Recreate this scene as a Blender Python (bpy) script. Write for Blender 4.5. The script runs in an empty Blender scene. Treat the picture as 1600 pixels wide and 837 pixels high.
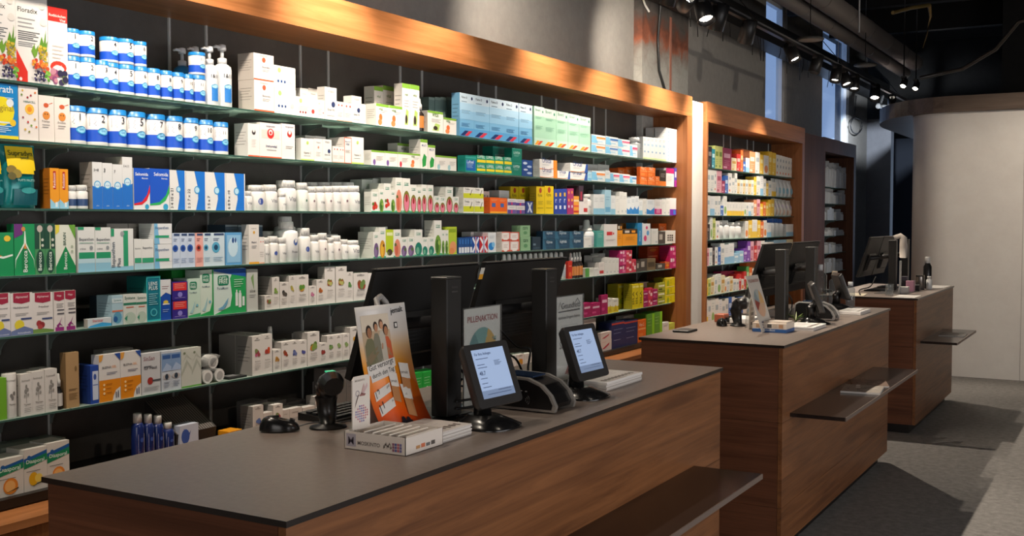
import bpy, math, random
from mathutils import Vector, Matrix
random.seed(7)
PI = math.pi
S = bpy.context.scene
COL = S.collection
# ---------------------------------------------------------------- camera
FPX = 1690.0; CX, CY = 800.0, 418.5; EYE = 1.6
PITCH = math.atan((CY - 344) / FPX); YAW = math.radians(30.1)
cam = bpy.data.cameras.new('camera'); camo = bpy.data.objects.new('camera', cam); COL.objects.link(camo)
cam.sensor_width = 36; cam.lens = 36 * FPX / 1600; cam.clip_start = 0.05
camo.location = (0, 0, EYE); camo.rotation_euler = (PI / 2 - PITCH, 0, YAW)
S.camera = camo
# ---------------------------------------------------------------- world, light, exposure
w = bpy.data.worlds.new('sky'); S.world = w; w.use_nodes = True
w.node_tree.nodes['Background'].inputs[0].default_value = (0.36, 0.52, 0.86, 1)
w.node_tree.nodes['Background'].inputs[1].default_value = 0.78
S.view_settings.view_transform = 'Standard'; S.view_settings.look = 'None'
S.view_settings.exposure = 0.0; S.view_settings.gamma = 1; S.view_settings.use_curve_mapping = False
S.cycles.max_bounces = 8; S.cycles.diffuse_bounces = 3; S.cycles.glossy_bounces = 3
S.cycles.transparent_max_bounces = 24; S.cycles.transmission_bounces = 6
S.cycles.caustics_reflective = False; S.cycles.caustics_refractive = False
S.cycles.sample_clamp_indirect = 4; S.cycles.use_denoising = True
S.cycles.adaptive_threshold = 0.02

def area(name, loc, aim, sx, sy, power, col):
    l = bpy.data.lights.new(name, 'AREA'); l.shape = 'RECTANGLE'; l.size = sx; l.size_y = sy
    l.energy = power; l.color = col
    o = bpy.data.objects.new(name, l); COL.objects.link(o); o.location = loc
    o.rotation_euler = (Vector(aim) - Vector(loc)).to_track_quat('-Z', 'Y').to_euler()
    return o
# unseen area lamps added as fill, to the right of and behind the camera
area('right_fill_light', (3.35, 3.0, 1.25), (-2, 3.4, 1.2), 5.5, 1.7, 115, (1.0, 0.93, 0.86))
area('rear_fill_light', (0.4, -2.3, 1.5), (-1.5, 4, 1.1), 2.6, 2.2, 40, (1.0, 0.93, 0.88))
# hidden area lamp added behind the curved wall for cool daylight in the passage
area('passage_daylight_fill', (-2.52, 17.5, 1.9), (-2.2, 12.6, 1.6), .5, 2.0, 14, (.58, .74, 1.0))
SPOT_W = 60          # power of one shelf spotlight
AISLE_W = 120         # power of one aisle spotlight
TRX, TRZ = -2.53, 3.06   # the lamp track over the staff aisle

# ---------------------------------------------------------------- materials
MATS = {}
def srgb(h):
    h = h.lstrip('#'); v = [int(h[i:i + 2], 16) / 255 for i in (0, 2, 4)]
    return tuple(((c / 12.92) if c <= .04045 else ((c + .055) / 1.055) ** 2.4) for c in v) + (1,)
def mat(hexc, rough=.42, metal=0, spec=.5, emit=0, alpha=1, key=None, trans=0):
    k = (hexc, rough, metal, spec, emit, alpha, trans)
    if k in MATS: return MATS[k]
    m = bpy.data.materials.new('paint_' + hexc.strip('#')); m.use_nodes = True
    b = m.node_tree.nodes['Principled BSDF']
    b.inputs['Base Color'].default_value = srgb(hexc); b.inputs['Roughness'].default_value = rough
    b.inputs['Metallic'].default_value = metal; b.inputs['Specular IOR Level'].default_value = spec
    b.inputs['Alpha'].default_value = alpha
    if trans: b.inputs['Transmission Weight'].default_value = trans
    if emit:
        b.inputs['Emission Color'].default_value = srgb(hexc); b.inputs['Emission Strength'].default_value = emit
    MATS[k] = m; return m
def nodes(m):
    m.use_nodes = True; nt = m.node_tree; return nt, nt.nodes, nt.links, nt.nodes['Principled BSDF']
def wood(name, c1, c2, axis, rough=.42, seam=None):
    """walnut veneer; axis = direction of the grain"""
    m = bpy.data.materials.new(name); nt, N, L, b = nodes(m)
    tc = N.new('ShaderNodeTexCoord'); mp = N.new('ShaderNodeMapping')
    sc = {'x': (1, 26, 26), 'y': (26, 1, 26), 'z': (26, 26, 1)}[axis]
    mp.inputs['Scale'].default_value = sc; L.new(tc.outputs['Object'], mp.inputs[0])
    n1 = N.new('ShaderNodeTexNoise'); n1.inputs['Scale'].default_value = 1.1; n1.inputs['Detail'].default_value = 9
    n1.inputs['Roughness'].default_value = .68; n1.inputs['Distortion'].default_value = .9
    L.new(mp.outputs[0], n1.inputs[0])
    mp2 = N.new('ShaderNodeMapping'); mp2.inputs['Scale'].default_value = tuple(.55 if s == 1 else 5 for s in sc)
    L.new(tc.outputs['Object'], mp2.inputs[0])
    n2 = N.new('ShaderNodeTexNoise'); n2.inputs['Scale'].default_value = 1.3; n2.inputs['Detail'].default_value = 4
    n2.inputs['Distortion'].default_value = 1.5; L.new(mp2.outputs[0], n2.inputs[0])
    mx = N.new('ShaderNodeMath'); mx.operation = 'MULTIPLY_ADD'; mx.inputs[1].default_value = .72
    L.new(n1.outputs[0], mx.inputs[0]); m3 = N.new('ShaderNodeMath'); m3.operation = 'MULTIPLY'; m3.inputs[1].default_value = .28
    L.new(n2.outputs[0], m3.inputs[0]); L.new(m3.outputs[0], mx.inputs[2])
    r = N.new('ShaderNodeValToRGB'); r.color_ramp.elements[0].position = .36; r.color_ramp.elements[0].color = srgb(c1)
    r.color_ramp.elements[1].position = .62; r.color_ramp.elements[1].color = srgb(c2)
    L.new(mx.outputs[0], r.inputs[0]); L.new(r.outputs[0], b.inputs['Base Color'])
    b.inputs['Roughness'].default_value = rough; b.inputs['Specular IOR Level'].default_value = .35
    bp = N.new('ShaderNodeBump'); bp.inputs['Strength'].default_value = .12; bp.inputs['Distance'].default_value = .002
    L.new(mx.outputs[0], bp.inputs['Height']); L.new(bp.outputs[0], b.inputs['Normal'])
    return m
def speck(name, c1, c2, scale, rough, bump=.1, dist=.002, detail=6):
    m = bpy.data.materials.new(name); nt, N, L, b = nodes(m)
    tc = N.new('ShaderNodeTexCoord'); n = N.new('ShaderNodeTexNoise'); n.inputs['Scale'].default_value = scale
    n.inputs['Detail'].default_value = detail; n.inputs['Roughness'].default_value = .7; L.new(tc.outputs['Object'], n.inputs[0])
    r = N.new('ShaderNodeValToRGB'); r.color_ramp.elements[0].position = .3; r.color_ramp.elements[1].position = .7
    r.color_ramp.elements[0].color = srgb(c1); r.color_ramp.elements[1].color = srgb(c2)
    L.new(n.outputs[0], r.inputs[0]); L.new(r.outputs[0], b.inputs['Base Color']); b.inputs['Roughness'].default_value = rough
    bp = N.new('ShaderNodeBump'); bp.inputs['Strength'].default_value = bump; bp.inputs['Distance'].default_value = dist
    L.new(n.outputs[0], bp.inputs['Height']); L.new(bp.outputs[0], b.inputs['Normal'])
    return m
def clear(name, tint, a=.25, rough=.03, dif=None, gl=.7):
    """thin clear glass or plastic film: transparent, with a clear coat of gloss and some body colour"""
    m = bpy.data.materials.new(name); m.use_nodes = True; N = m.node_tree.nodes; L = m.node_tree.links
    N.remove(N['Principled BSDF']); out = N['Material Output']
    t = N.new('ShaderNodeBsdfTransparent'); t.inputs[0].default_value = srgb(tint)
    g = N.new('ShaderNodeBsdfGlossy'); g.inputs['Roughness'].default_value = rough
    d = N.new('ShaderNodeBsdfDiffuse'); d.inputs[0].default_value = srgb(dif or tint)
    tr = N.new('ShaderNodeBsdfTranslucent'); tr.inputs[0].default_value = srgb(dif or tint)
    dd = N.new('ShaderNodeMixShader'); L.new(d.outputs[0], dd.inputs[1]); L.new(tr.outputs[0], dd.inputs[2])
    a1 = N.new('ShaderNodeMixShader'); a1.inputs[0].default_value = a; L.new(t.outputs[0], a1.inputs[1]); L.new(dd.outputs[0], a1.inputs[2])
    lw = N.new('ShaderNodeLayerWeight'); lw.inputs[0].default_value = .5
    pw = N.new('ShaderNodeMath'); pw.operation = 'POWER'; pw.inputs[1].default_value = 3; L.new(lw.outputs['Facing'], pw.inputs[0])
    f = N.new('ShaderNodeMath'); f.operation = 'MULTIPLY_ADD'; f.inputs[1].default_value = gl; f.inputs[2].default_value = .04; L.new(pw.outputs[0], f.inputs[0])
    a2 = N.new('ShaderNodeMixShader'); L.new(f.outputs[0], a2.inputs[0]); L.new(a1.outputs[0], a2.inputs[1]); L.new(g.outputs[0], a2.inputs[2])
    L.new(a2.outputs[0], out.inputs[0]); return m
WALNUT = wood('walnut_counter', '#5c3820', '#875835', 'y')
WALNUT_X_SHADED = wood('walnut_counter_end_shaded', '#4f2e1d', '#714630', 'x')  # darker than the fronts: shade of the counter ends put into the colour
CROWNW = wood('walnut_crown', '#935c33', '#b9794a', 'y', .4)
SIDEW = wood('walnut_upright', '#85502e', '#a66b40', 'z', .42)
TOPM = speck('countertop_laminate', '#736760', '#7f736b', 60, .38, .06, .0006)
LEDGEM = speck('ledge_laminate', '#231c1a', '#2a2220', 60, .22, .02, .0004)
EDGEM = mat('#241d19', .3)
BACKM = speck('dark_back_panel', '#45413e', '#504c48', 8, .5, .03)
GLASS = clear('shelf_glass', '#cbe4dc', .78, .08, '#dbf3ea', .3)
GEDGE = mat('#3f5f57', .12, 0, .8)
STEEL = mat('#dcdedd', .35, .1)
DSTEEL = mat('#7c8682', .4, .3)
BLACK = mat('#0d0d0e', .42)
BLACKS = mat('#131314', .22)
DGREY = mat('#1d1d1f', .45)
FILM = clear('clear_film', '#f2f4f5', .16, .06, '#ffffff')
ACRYL = clear('clear_acrylic', '#f4f6f6', .06, .03, '#ffffff')
WPLAST = mat('#e9e9e6', .32)

# ---------------------------------------------------------------- mesh building
TXT = {}
def text_mesh(s):
    if s in TXT: return TXT[s]
    cu = bpy.data.curves.new('t', 'FONT'); cu.body = s; cu.size = 1; cu.resolution_u = 2; cu.offset = .008
    o = bpy.data.objects.new('t', cu); COL.objects.link(o)
    dg = bpy.context.evaluated_depsgraph_get(); me = o.evaluated_get(dg).to_mesh()
    vs = [(v.co.x, v.co.y) for v in me.vertices]; fs = [tuple(p.vertices) for p in me.polygons]
    o.evaluated_get(dg).to_mesh_clear(); bpy.data.objects.remove(o); bpy.data.curves.remove(cu)
    x0 = min(v[0] for v in vs); y0 = min(v[1] for v in vs); x1 = max(v[0] for v in vs); y1 = max(v[1] for v in vs)
    TXT[s] = ([((a - x0) / (x1 - x0), (b - y0) / (x1 - x0)) for a, b in vs], fs, (y1 - y0) / (x1 - x0)); return TXT[s]
class MB:
    def __init__(s): s.v = []; s.f = []; s.m = []; s.ml = []; s.sm = []
    def mi(s, m):
        if isinstance(m, str): m = mat(m)
        if m not in s.ml: s.ml.append(m)
        return s.ml.index(m)
    def add(s, vs, fs, m, smooth=False):
        n = len(s.v); s.v += [tuple(v) for v in vs]; k = s.mi(m)
        for f in fs: s.f.append(tuple(n + i for i in f)); s.m.append(k); s.sm.append(smooth)
    def box(s, x0, x1, y0, y1, z0, z1, m, faces=None):
        if x0 > x1: x0, x1 = x1, x0
        if y0 > y1: y0, y1 = y1, y0
        if z0 > z1: z0, z1 = z1, z0
        vs = [(x0, y0, z0), (x1, y0, z0), (x1, y1, z0), (x0, y1, z0), (x0, y0, z1), (x1, y0, z1), (x1, y1, z1), (x0, y1, z1)]
        F = [(0, 3, 2, 1), (4, 5, 6, 7), (0, 1, 5, 4), (1, 2, 6, 5), (2, 3, 7, 6), (3, 0, 4, 7)]  # bot top -y +x +y -x
        if faces:
            for f, mm in zip(F, faces): s.add(vs, [f], mm)
        else: s.add(vs, F, m)
        return s
    def bev(s, x0, x1, y0, y1, z0, z1, b, m):
        """box with chamfered edges"""
        pts = []
        for ix, (xa, sx) in enumerate(((x0, 1), (x1, -1))):
            for ya, sy in ((y0, 1), (y1, -1)):
                for za, sz in ((z0, 1), (z1, -1)):
                    pts += [(xa + sx * b, ya + sy * b, za), (xa + sx * b, ya, za + sz * b), (xa, ya + sy * b, za + sz * b)]
        import bmesh
        bm = bmesh.new(); [bm.verts.new(p) for p in pts]; r = bmesh.ops.convex_hull(bm, input=bm.verts)
        bm.verts.index_update(); vs = [v.co[:] for v in bm.verts]; fs = [tuple(v.index for v in f.verts) for f in bm.faces]
        bm.free(); s.add(vs, fs, m); return s
    def hull(s, pts, m, smooth=False):
        import bmesh
        bm = bmesh.new(); [bm.verts.new(p) for p in pts]; bmesh.ops.convex_hull(bm, input=bm.verts)
        bm.verts.index_update(); vs = [v.co[:] for v in bm.verts]; fs = [tuple(v.index for v in f.verts) for f in bm.faces]
        bm.free(); s.add(vs, fs, m, smooth); return s
    def lathe(s, prof, m, n=20, c=(0, 0, 0), sx=1, sy=1, close=True):
        """prof: list of (r, z) or (r, z, material of the band above)"""
        rings = []
        for p in prof:
            rings.append(len(s.v))
            for i in range(n):
                a = 2 * PI * i / n; s.v.append((c[0] + sx * p[0] * math.cos(a), c[1] + sy * p[0] * math.sin(a), c[2] + p[1]))
        for j in range(len(prof) - 1):
            k = s.mi(prof[j][2] if len(prof[j]) > 2 else m); a, b = rings[j], rings[j + 1]
            for i in range(n):
                i2 = (i + 1) % n; s.f.append((a + i, a + i2, b + i2, b + i)); s.m.append(k); s.sm.append(True)
        if close:
            k = s.mi(prof[0][2] if len(prof[0]) > 2 else m); s.f.append(tuple(reversed(range(rings[0], rings[0] + n)))); s.m.append(k); s.sm.append(False)
            k = s.mi(prof[-2][2] if len(prof[-2]) > 2 else m); s.f.append(tuple(range(rings[-1], rings[-1] + n))); s.m.append(k); s.sm.append(False)
        return s
    def tube(s, pts, r, m, n=8):
        pts = [Vector(p) for p in pts]; rings = []; up = Vector((.13, .21, 1)).normalized()
        for i, p in enumerate(pts):
            t = (pts[min(i + 1, len(pts) - 1)] - pts[max(i - 1, 0)]).normalized()
            a = t.cross(up); a = a.normalized() if a.length > 1e-4 else Vector((1, 0, 0)); b = t.cross(a)
            rr = r[i] if isinstance(r, (list, tuple)) else r
            rings.append(len(s.v)); s.v += [tuple(p + a * (rr * math.cos(2 * PI * k / n)) + b * (rr * math.sin(2 * PI * k / n))) for k in range(n)]
        km = s.mi(m)
        for a, b in zip(rings, rings[1:]):
            for k in range(n): s.f.append((a + k, a + (k + 1) % n, b + (k + 1) % n, b + k)); s.m.append(km); s.sm.append(True)
        s.f.append(tuple(range(rings[0], rings[0] + n))); s.m.append(km); s.sm.append(False)
        s.f.append(tuple(reversed(range(rings[-1], rings[-1] + n)))); s.m.append(km); s.sm.append(False)
        return s
    def prism(s, prof, y0, y1, m, axis='y', smooth=False, endm=None):
        """extrude a closed outline [(a, b)] from y0 to y1 along an axis"""
        f = {'y': lambda a, b, t: (a, t, b), 'x': lambda a, b, t: (t, a, b), 'z': lambda a, b, t: (a, b, t)}[axis]
        n = len(prof); vs = [f(a, b, y0) for a, b in prof] + [f(a, b, y1) for a, b in prof]
        s.add(vs, [(i, (i + 1) % n, n + (i + 1) % n, n + i) for i in range(n)], m, smooth)
        s.add(vs, [tuple(reversed(range(n))), tuple(range(n, 2 * n))], endm or m); return s
    def xf(s, M, start=0):
        for i in range(start, len(s.v)): s.v[i] = tuple(M @ Vector(s.v[i]))
        return s
    def build(s, name, parent=None, loc=(0, 0, 0), rz=0, kind=None):
        me = bpy.data.meshes.new(name); me.from_pydata(s.v, [], s.f); me.update()
        for m in s.ml: me.materials.append(m)
        me.polygons.foreach_set('material_index', s.m); me.polygons.foreach_set('use_smooth', s.sm)
        o = bpy.data.objects.new(name, me); COL.objects.link(o); o.location = loc; o.rotation_euler = (0, 0, rz)
        if parent: o.parent = parent
        if kind: o['kind'] = kind
        return o
def tag(o, label, cat, group=None, kind=None):
    o['label'] = label; o['category'] = cat
    if group: o['group'] = group
    if kind: o['kind'] = kind
    return o
def empty(name, loc, rz=0, label=None, cat=None, group=None):
    o = bpy.data.objects.new(name, None); COL.objects.link(o); o.location = loc; o.rotation_euler = (0, 0, rz); o.empty_display_size = .05
    if label: tag(o, label, cat, group)
    return o
def copy_tree(o, parent=None):
    c = o.copy(); COL.objects.link(c)
    if parent: c.parent = parent
    for ch in list(o.children): copy_tree(ch, c)
    return c
# photograph pixel -> point on a plane of the room (used to survey positions)
_f = Vector((-math.sin(YAW) * math.cos(PITCH), math.cos(YAW) * math.cos(PITCH), -math.sin(PITCH)))
_r = Vector((math.cos(YAW), math.sin(YAW), 0)); _u = _r.cross(_f)
_C = Vector((0, 0, EYE))
def ray(px, py): return _f * FPX + _r * (px - CX) - _u * (py - CY)
def onx(px, py, x): d = ray(px, py); return _C + d * (x / d.x)
def ony(px, py, y): d = ray(px, py); return _C + d * (y / d.y)
def onz(px, py, z): d = ray(px, py); return _C + d * ((z - EYE) / d.z)
# ---------------------------------------------------------------- the setting
WALLM = speck('grey_plaster', '#8b8986', '#979591', 14, .75, .05)
WHITEW = speck('white_plaster', '#d9d5d0', '#e2dfda', 5, .6, .03)
BLUEW = speck('slate_paint', '#6d7078', '#777a82', 9, .7, .03)
CEILM = speck('black_ceiling', '#0b0b0b', '#161514', 7, .85, .4, .02)
SOFFM = wood('soffit_board', '#5c4f46', '#74655a', 'x', .5)
FLOORM = speck('brushed_floor', '#62605e', '#8b8885', 22, .8, .35, .003, 10)
def struct(mb, name): return mb.build(name, kind='structure')
struct(MB().box(-3.8, 3.7, -2.8, 19, -.1, 0, FLOORM), 'floor')
struct(MB().box(-3.8, 3.7, -2.8, 19, 4.1, 4.2, CEILM), 'ceiling')
WX = -3.35
w1 = (10.96, 11.73, 2.40, 3.9); w2 = (13.25, 14.62, 2.40, 3.96)
m = MB()
ys = [-2.8, w1[0], w1[1], w2[0], w2[1], 15.75]
for a, b in ((ys[0], ys[1]), (ys[2], ys[3]), (ys[4], ys[5])): m.box(WX, -3.46, a, b, 0, 4.1, WALLM)
for q in (w1, w2): m.box(WX, -3.46, q[0], q[1], 0, q[2], WALLM); m.box(WX, -3.46, q[0], q[1], q[3], 4.1, WALLM)
struct(m, 'wall_left')
PANE = clear('window_pane', '#f4f8fc', .04, .02, None, .08)
for i, q in enumerate((w1, w2)):
    m = MB(); c = '#dfe3e8'
    m.box(-3.385, -3.44, q[0], q[1], q[2], q[2] + .04, c); m.box(-3.385, -3.44, q[0], q[1], q[3] - .04, q[3], c)
    m.box(-3.375, -3.44, q[1] - (.10, .03)[i], q[1], q[2], q[3], '#f0f2f4'); m.box(-3.385, -3.44, q[0], q[0] + .03, q[2], q[3], c)  # whiter right jamb: the lit reveal put into the colour
    f = struct(m, 'window_%d' % (i + 1))
    MB().box(-3.41, -3.418, q[0] + .03, q[1] - .03, q[2] + .04, q[3] - .04, PANE).build('pane', f)
# the old concrete pillar with its flaking paint above the shelving
m = bpy.data.materials.new('flaking_concrete'); nt, N, L, b = nodes(m)
tc = N.new('ShaderNodeTexCoord'); sp = N.new('ShaderNodeSeparateXYZ'); L.new(tc.outputs['Object'], sp.inputs[0])
no = N.new('ShaderNodeTexNoise'); no.inputs['Scale'].default_value = 7; no.inputs['Detail'].default_value = 9; no.inputs['Distortion'].default_value = .6
L.new(tc.outputs['Object'], no.inputs[0])
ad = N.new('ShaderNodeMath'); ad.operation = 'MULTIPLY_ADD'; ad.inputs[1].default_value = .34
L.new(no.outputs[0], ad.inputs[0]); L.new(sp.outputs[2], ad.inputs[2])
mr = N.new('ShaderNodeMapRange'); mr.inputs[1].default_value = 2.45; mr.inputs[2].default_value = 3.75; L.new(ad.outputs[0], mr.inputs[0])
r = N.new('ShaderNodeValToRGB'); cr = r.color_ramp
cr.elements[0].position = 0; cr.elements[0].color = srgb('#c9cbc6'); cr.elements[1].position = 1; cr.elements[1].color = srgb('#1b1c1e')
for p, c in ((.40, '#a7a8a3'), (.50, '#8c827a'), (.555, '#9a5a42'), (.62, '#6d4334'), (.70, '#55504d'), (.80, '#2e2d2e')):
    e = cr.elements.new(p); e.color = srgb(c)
L.new(mr.outputs[0], r.inputs[0])
n2 = N.new('ShaderNodeTexVoronoi'); n2.inputs['Scale'].default_value = 16; n2.feature = 'DISTANCE_TO_EDGE'; L.new(tc.outputs['Object'], n2.inputs[0])
mx = N.new('ShaderNodeMix'); mx.data_type = 'RGBA'; mx.blend_type = 'MULTIPLY'; mx.inputs[0].default_value = .12
r2 = N.new('ShaderNodeValToRGB'); r2.color_ramp.elements[0].position = 0; r2.color_ramp.elements[0].color = (.25, .22, .2, 1); r2.color_ramp.elements[1].position = .12
L.new(n2.outputs[0], r2.inputs[0]); L.new(r.outputs[0], mx.inputs[6]); L.new(r2.outputs[0], mx.inputs[7])
L.new(mx.outputs[2], b.inputs['Base Color']); b.inputs['Roughness'].default_value = .8
bp = N.new('ShaderNodeBump'); bp.inputs['Strength'].default_value = .7; bp.inputs['Distance'].default_value = .01; L.new(no.outputs[0], bp.inputs['Height']); L.new(bp.outputs[0], b.inputs['Normal'])
PILLAR = m
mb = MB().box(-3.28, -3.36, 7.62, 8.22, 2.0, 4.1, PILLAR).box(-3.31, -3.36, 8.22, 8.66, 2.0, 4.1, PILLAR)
mb.box(-3.275, -3.28, 8.17, 8.205, 2.0, 3.22, '#a56f5e')
struct(mb, 'trim_1')
# white pilaster between the cabinets
struct(MB().box(-3.03, -3.34, 7.965, 8.265, 0, 2.53, WHITEW).box(-3.018, -3.03, 7.965, 8.265, .0, .08, WHITEW), 'trim_2')
# far end: slate wall piece, dark passage, curved white wall with its soffit
xa = ony(1391, 300, 15.75).x
struct(MB().box(-3.65, xa, 15.75, 15.95, 0, ony(1370, 186, 15.75).z, BLUEW), 'wall_far')
struct(MB().box(-3.8, 3.7, 18.8, 19, 0, 4.1, mat('#4a5364', .7)), 'wall_end')
struct(MB().box(-3.8, -3.65, 15.75, 19, 0, 4.1, mat('#4a5364', .7)), 'wall_passage')
struct(MB().box(-3.8, -1.6, 16.1, 18.8, 2.95, 4.1, CEILM), 'trim_3')
YW = 11.85; RC = .42; cxx = -1.70
prof = [(3.7, YW), (cxx, YW)] + [(cxx - RC * math.sin(a), YW + RC - RC * math.cos(a)) for a in [PI / 2 * i / 14 for i in range(1, 15)]] + [(cxx - RC, 15.4), (3.7, 15.4)]
# white wall (front face drawn counter-clockwise seen from above)
struct(MB().prism(prof[::-1], 0, 2.699, WHITEW, 'z', False), 'wall_curved')
o = bpy.data.objects['wall_curved']
for p in o.data.polygons: p.use_smooth = len(p.vertices) == 4 and abs(p.normal.z) < .1 and abs(p.normal.x * p.normal.y) > .001
seam = MB().box(-1.0, -1.004, YW - .002, YW, 0, 2.7, '#a8a29c')
for k in range(22): seam.lathe([(.0001, 0), (.006, .001), (.006, .004)], '#b9b3aa', 8, (0, 0, 0)) if False else seam.box(-.93, -.922, YW - .006, YW, .15 + k * .115, .162 + k * .115, '#f0ece6')
struct(seam, 'trim_4')
struct(MB().box(-.905, -.86, YW - .03, YW, 0, 2.7, '#a69a80').box(-.86, .1, YW - .015, YW, 0, 2.7, '#d6d0c8'), 'door_1')
Rs = 1.02; cs = -1.66; Yf = YW - .06
pr = [(3.7, Yf), (cs, Yf)] + [(cs - Rs * math.sin(a), Yf + Rs * 1.75 * (1 - math.cos(a))) for a in [PI / 2 * i / 16 for i in range(1, 17)]] + [(cs - Rs, 15.4), (3.7, 15.4)]
struct(MB().prism(pr[::-1], 2.70, 2.86, SOFFM, 'z', False), 'trim_5')
struct(MB().box(-1.3, 3.7, 12.6, 15.4, 2.9, 4.1, CEILM), 'trim_6')
struct(MB().box(3.6, 3.7, -2.8, 19, 0, .35, WALLM).box(3.6, 3.7, -2.8, 19, 2.3, 4.1, WALLM).box(3.6, 3.7, -2.8, .2, .35, 2.3, WALLM).box(3.6, 3.7, 5.8, 19, .35, 2.3, WALLM), 'wall_right')
struct(MB().box(3.56, 3.62, .2, .26, .35, 2.3, DGREY).box(3.56, 3.62, 5.74, 5.8, .35, 2.3, DGREY).box(3.56, 3.62, 2.97, 3.03, .35, 2.3, DGREY), 'window_3')  # unseen window, added with its wall opening to let sky light in
struct(MB().box(-3.65, 3.7, -2.8, -2.7, 0, 4.1, WALLM), 'wall_back')
struct(MB().box(-3.345, -3.33, 13.52, 15.75, 0, .1, '#4b4d52'), 'baseboard_left')

# ---------------------------------------------------------------- shelving cabinets
FX, SX, BX = -3.0, -3.075, -3.325      # cabinet face, front edge of the glass, back panel
def bracket(z, y):
    pr = [(BX + .001, z), (-3.195, z), (-3.195, z - .010)]
    for i in range(7):
        a = PI / 2 * i / 6; pr.append((-3.205 - .10 * math.sin(a), z - .014 - .062 * (1 - math.cos(a))))
    pr += [(BX + .001, z - .088)]
    return MB().prism([(a, b) for a, b in pr], y - .0022, y + .0022, DSTEEL)
def cabinet(label, y0, y1, yl, yr, crown, zs, bays, joints=(), shade=None):
    ct = empty('shelving_cabinet', (FX, (y0 + y1) / 2, 0), 0, label, 'shelving cabinet')
    inv = Matrix.Translation((-FX, -(y0 + y1) / 2, 0))
    def P(mb, n, par=None): return mb.xf(inv).build(n, par or ct)
    zc0, zc1 = crown
    cuts = [y0] + list(joints) + [y1]
    for a, b in zip(cuts, cuts[1:]): P(MB().box(FX, BX - .02, a + .0008, b - .0008, zc0, zc1, CROWNW), 'crown_board')
    P(MB().box(FX, BX - .02, y0, yl, 0, zc0 - .001, SIDEW), 'side_panel')
    P(MB().box(FX, BX - .02, yr, y1, 0, zc0 - .001, SIDEW), 'side_panel')
    P(MB().box(BX, BX - .02, yl, yr, .70, zc0, BACKM), 'back_panel')
    P(MB().box(-2.985, BX - .02, yl, yr, .08, .64, SIDEW), 'base')
    P(MB().box(-2.915, BX - .02, yl, yr, .664, .69, CROWNW), 'base_ledge')
    P(MB().box(-3.05, BX - .02, yl, yr, 0, .08, '#15110f'), 'plinth')
    for a, b in zip(bays, bays[1:]):
        for yy in (a + .098, b - .098): P(MB().box(BX, BX + .009, yy - .004, yy + .004, .73, zc0, STEEL).box(BX + .009, BX + .0095, yy - .001, yy + .001, .75, zc0, '#45484a'), 'shelf_upright')
        for i, z in enumerate(zs):
            if i == len(zs) - 1:
                P(MB().box(SX + .02, BX, a + .001, b - .001, z - .03, z, '#16120f'), 'bottom_shelf'); continue
            s = P(MB().box(SX, BX + .003, a + .0015, b - .0015, z - .0065, z, GLASS, (GLASS, GLASS, GEDGE, GEDGE, GEDGE, GLASS)), 'glass_shelf')
            for yy in (a + .098, b - .098): P(bracket(z - .0085, yy), 'bracket', s)
    return ct
ZS = [2.04, 1.855, 1.638, 1.424, 1.234, .972, .725]
BAYS = [.82, 1.60, 2.368, 3.135, 3.905, 4.675, 5.44, 6.205, 6.97, 7.735]
cabinet('long walnut shelving cabinet with glass shelves behind the counters', .70, 7.948, .80, 7.841, (2.395, 2.55), ZS, BAYS, (2.3, 4.785))
ZS2 = [2.034, 1.832, 1.640, 1.438, 1.223, .975, .72]
cabinet('walnut shelving cabinet right of the white pilaster', 8.275, 11.19, 8.306, 11.10, (2.385, 2.545), ZS2, [8.31, 9.005, 9.70, 10.395, 11.09])
ZS3 = [1.98, 1.79, 1.60, 1.42, 1.22, 1.0, .72]
CROWNW_, SIDEW_ = CROWNW, SIDEW
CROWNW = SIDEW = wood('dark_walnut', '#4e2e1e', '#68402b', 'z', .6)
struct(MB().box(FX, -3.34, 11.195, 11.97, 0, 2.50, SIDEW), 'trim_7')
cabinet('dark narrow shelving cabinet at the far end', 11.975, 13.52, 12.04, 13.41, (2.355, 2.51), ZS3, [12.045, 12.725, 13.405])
CROWNW, SIDEW = CROWNW_, SIDEW_

# ---------------------------------------------------------------- counters
HC = 1.02; CXL, CXR = -2.14, -1.41
def counter(y0, y1, ly0, ly1, label):
    c = empty('sales_counter', ((CXL + CXR) / 2, (y0 + y1) / 2, 0), 0, label, 'sales counter')
    inv = Matrix.Translation((-(CXL + CXR) / 2, -(y0 + y1) / 2, 0))
    def P(mb, n): return mb.xf(inv).build(n, c)
    P(MB().box(CXL, CXR, y0, y1, HC - .013, HC, TOPM, (EDGEM, TOPM, EDGEM, EDGEM, EDGEM, EDGEM)), 'countertop')
    x0, x1 = CXL + .012, CXR - .008
    zz = [.07, .255, .656, HC - .0135]
    for a, b in zip(zz, zz[1:]):
        P(MB().box(x1 - .02, x1, y0 + .008, y1 - .008, a + .0007, b - .0007, WALNUT), 'front_board')
        P(MB().box(x0, x1 - .0215, y0 + .008, y0 + .03, a + .0007, b - .0007, WALNUT_X_SHADED), 'end_board')
        P(MB().box(x0, x1 - .0215, y1 - .03, y1 - .008, a + .0007, b - .0007, WALNUT_X_SHADED), 'end_board')
    P(MB().box(x0, x0 + .02, y0 + .031, y1 - .031, .07, HC - .014, WALNUT), 'back_board')
    P(MB().box(x0 + .04, x1 - .05, y0 + .05, y1 - .05, 0, .07, '#120e0c'), 'plinth')
    P(MB().box(x1 + .0005, -1.160, ly0, ly1, .668, .686, LEDGEM).box(-1.160, -1.156, ly0, ly1, .668, .686, '#6b5d55'), 'bag_ledge')
    return c
C1 = (1.565, 4.095); C2 = (4.945, 7.42); C3 = (8.435, 10.26)
counter(*C1, 1.72, 3.80, 'nearest walnut counter with dark top and orange poster on it')
counter(*C2, 5.08, 6.95, 'middle walnut counter with magazines on its ledge')
counter(*C3, 8.62, 9.70, 'farthest walnut counter in front of the white wall')

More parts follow.
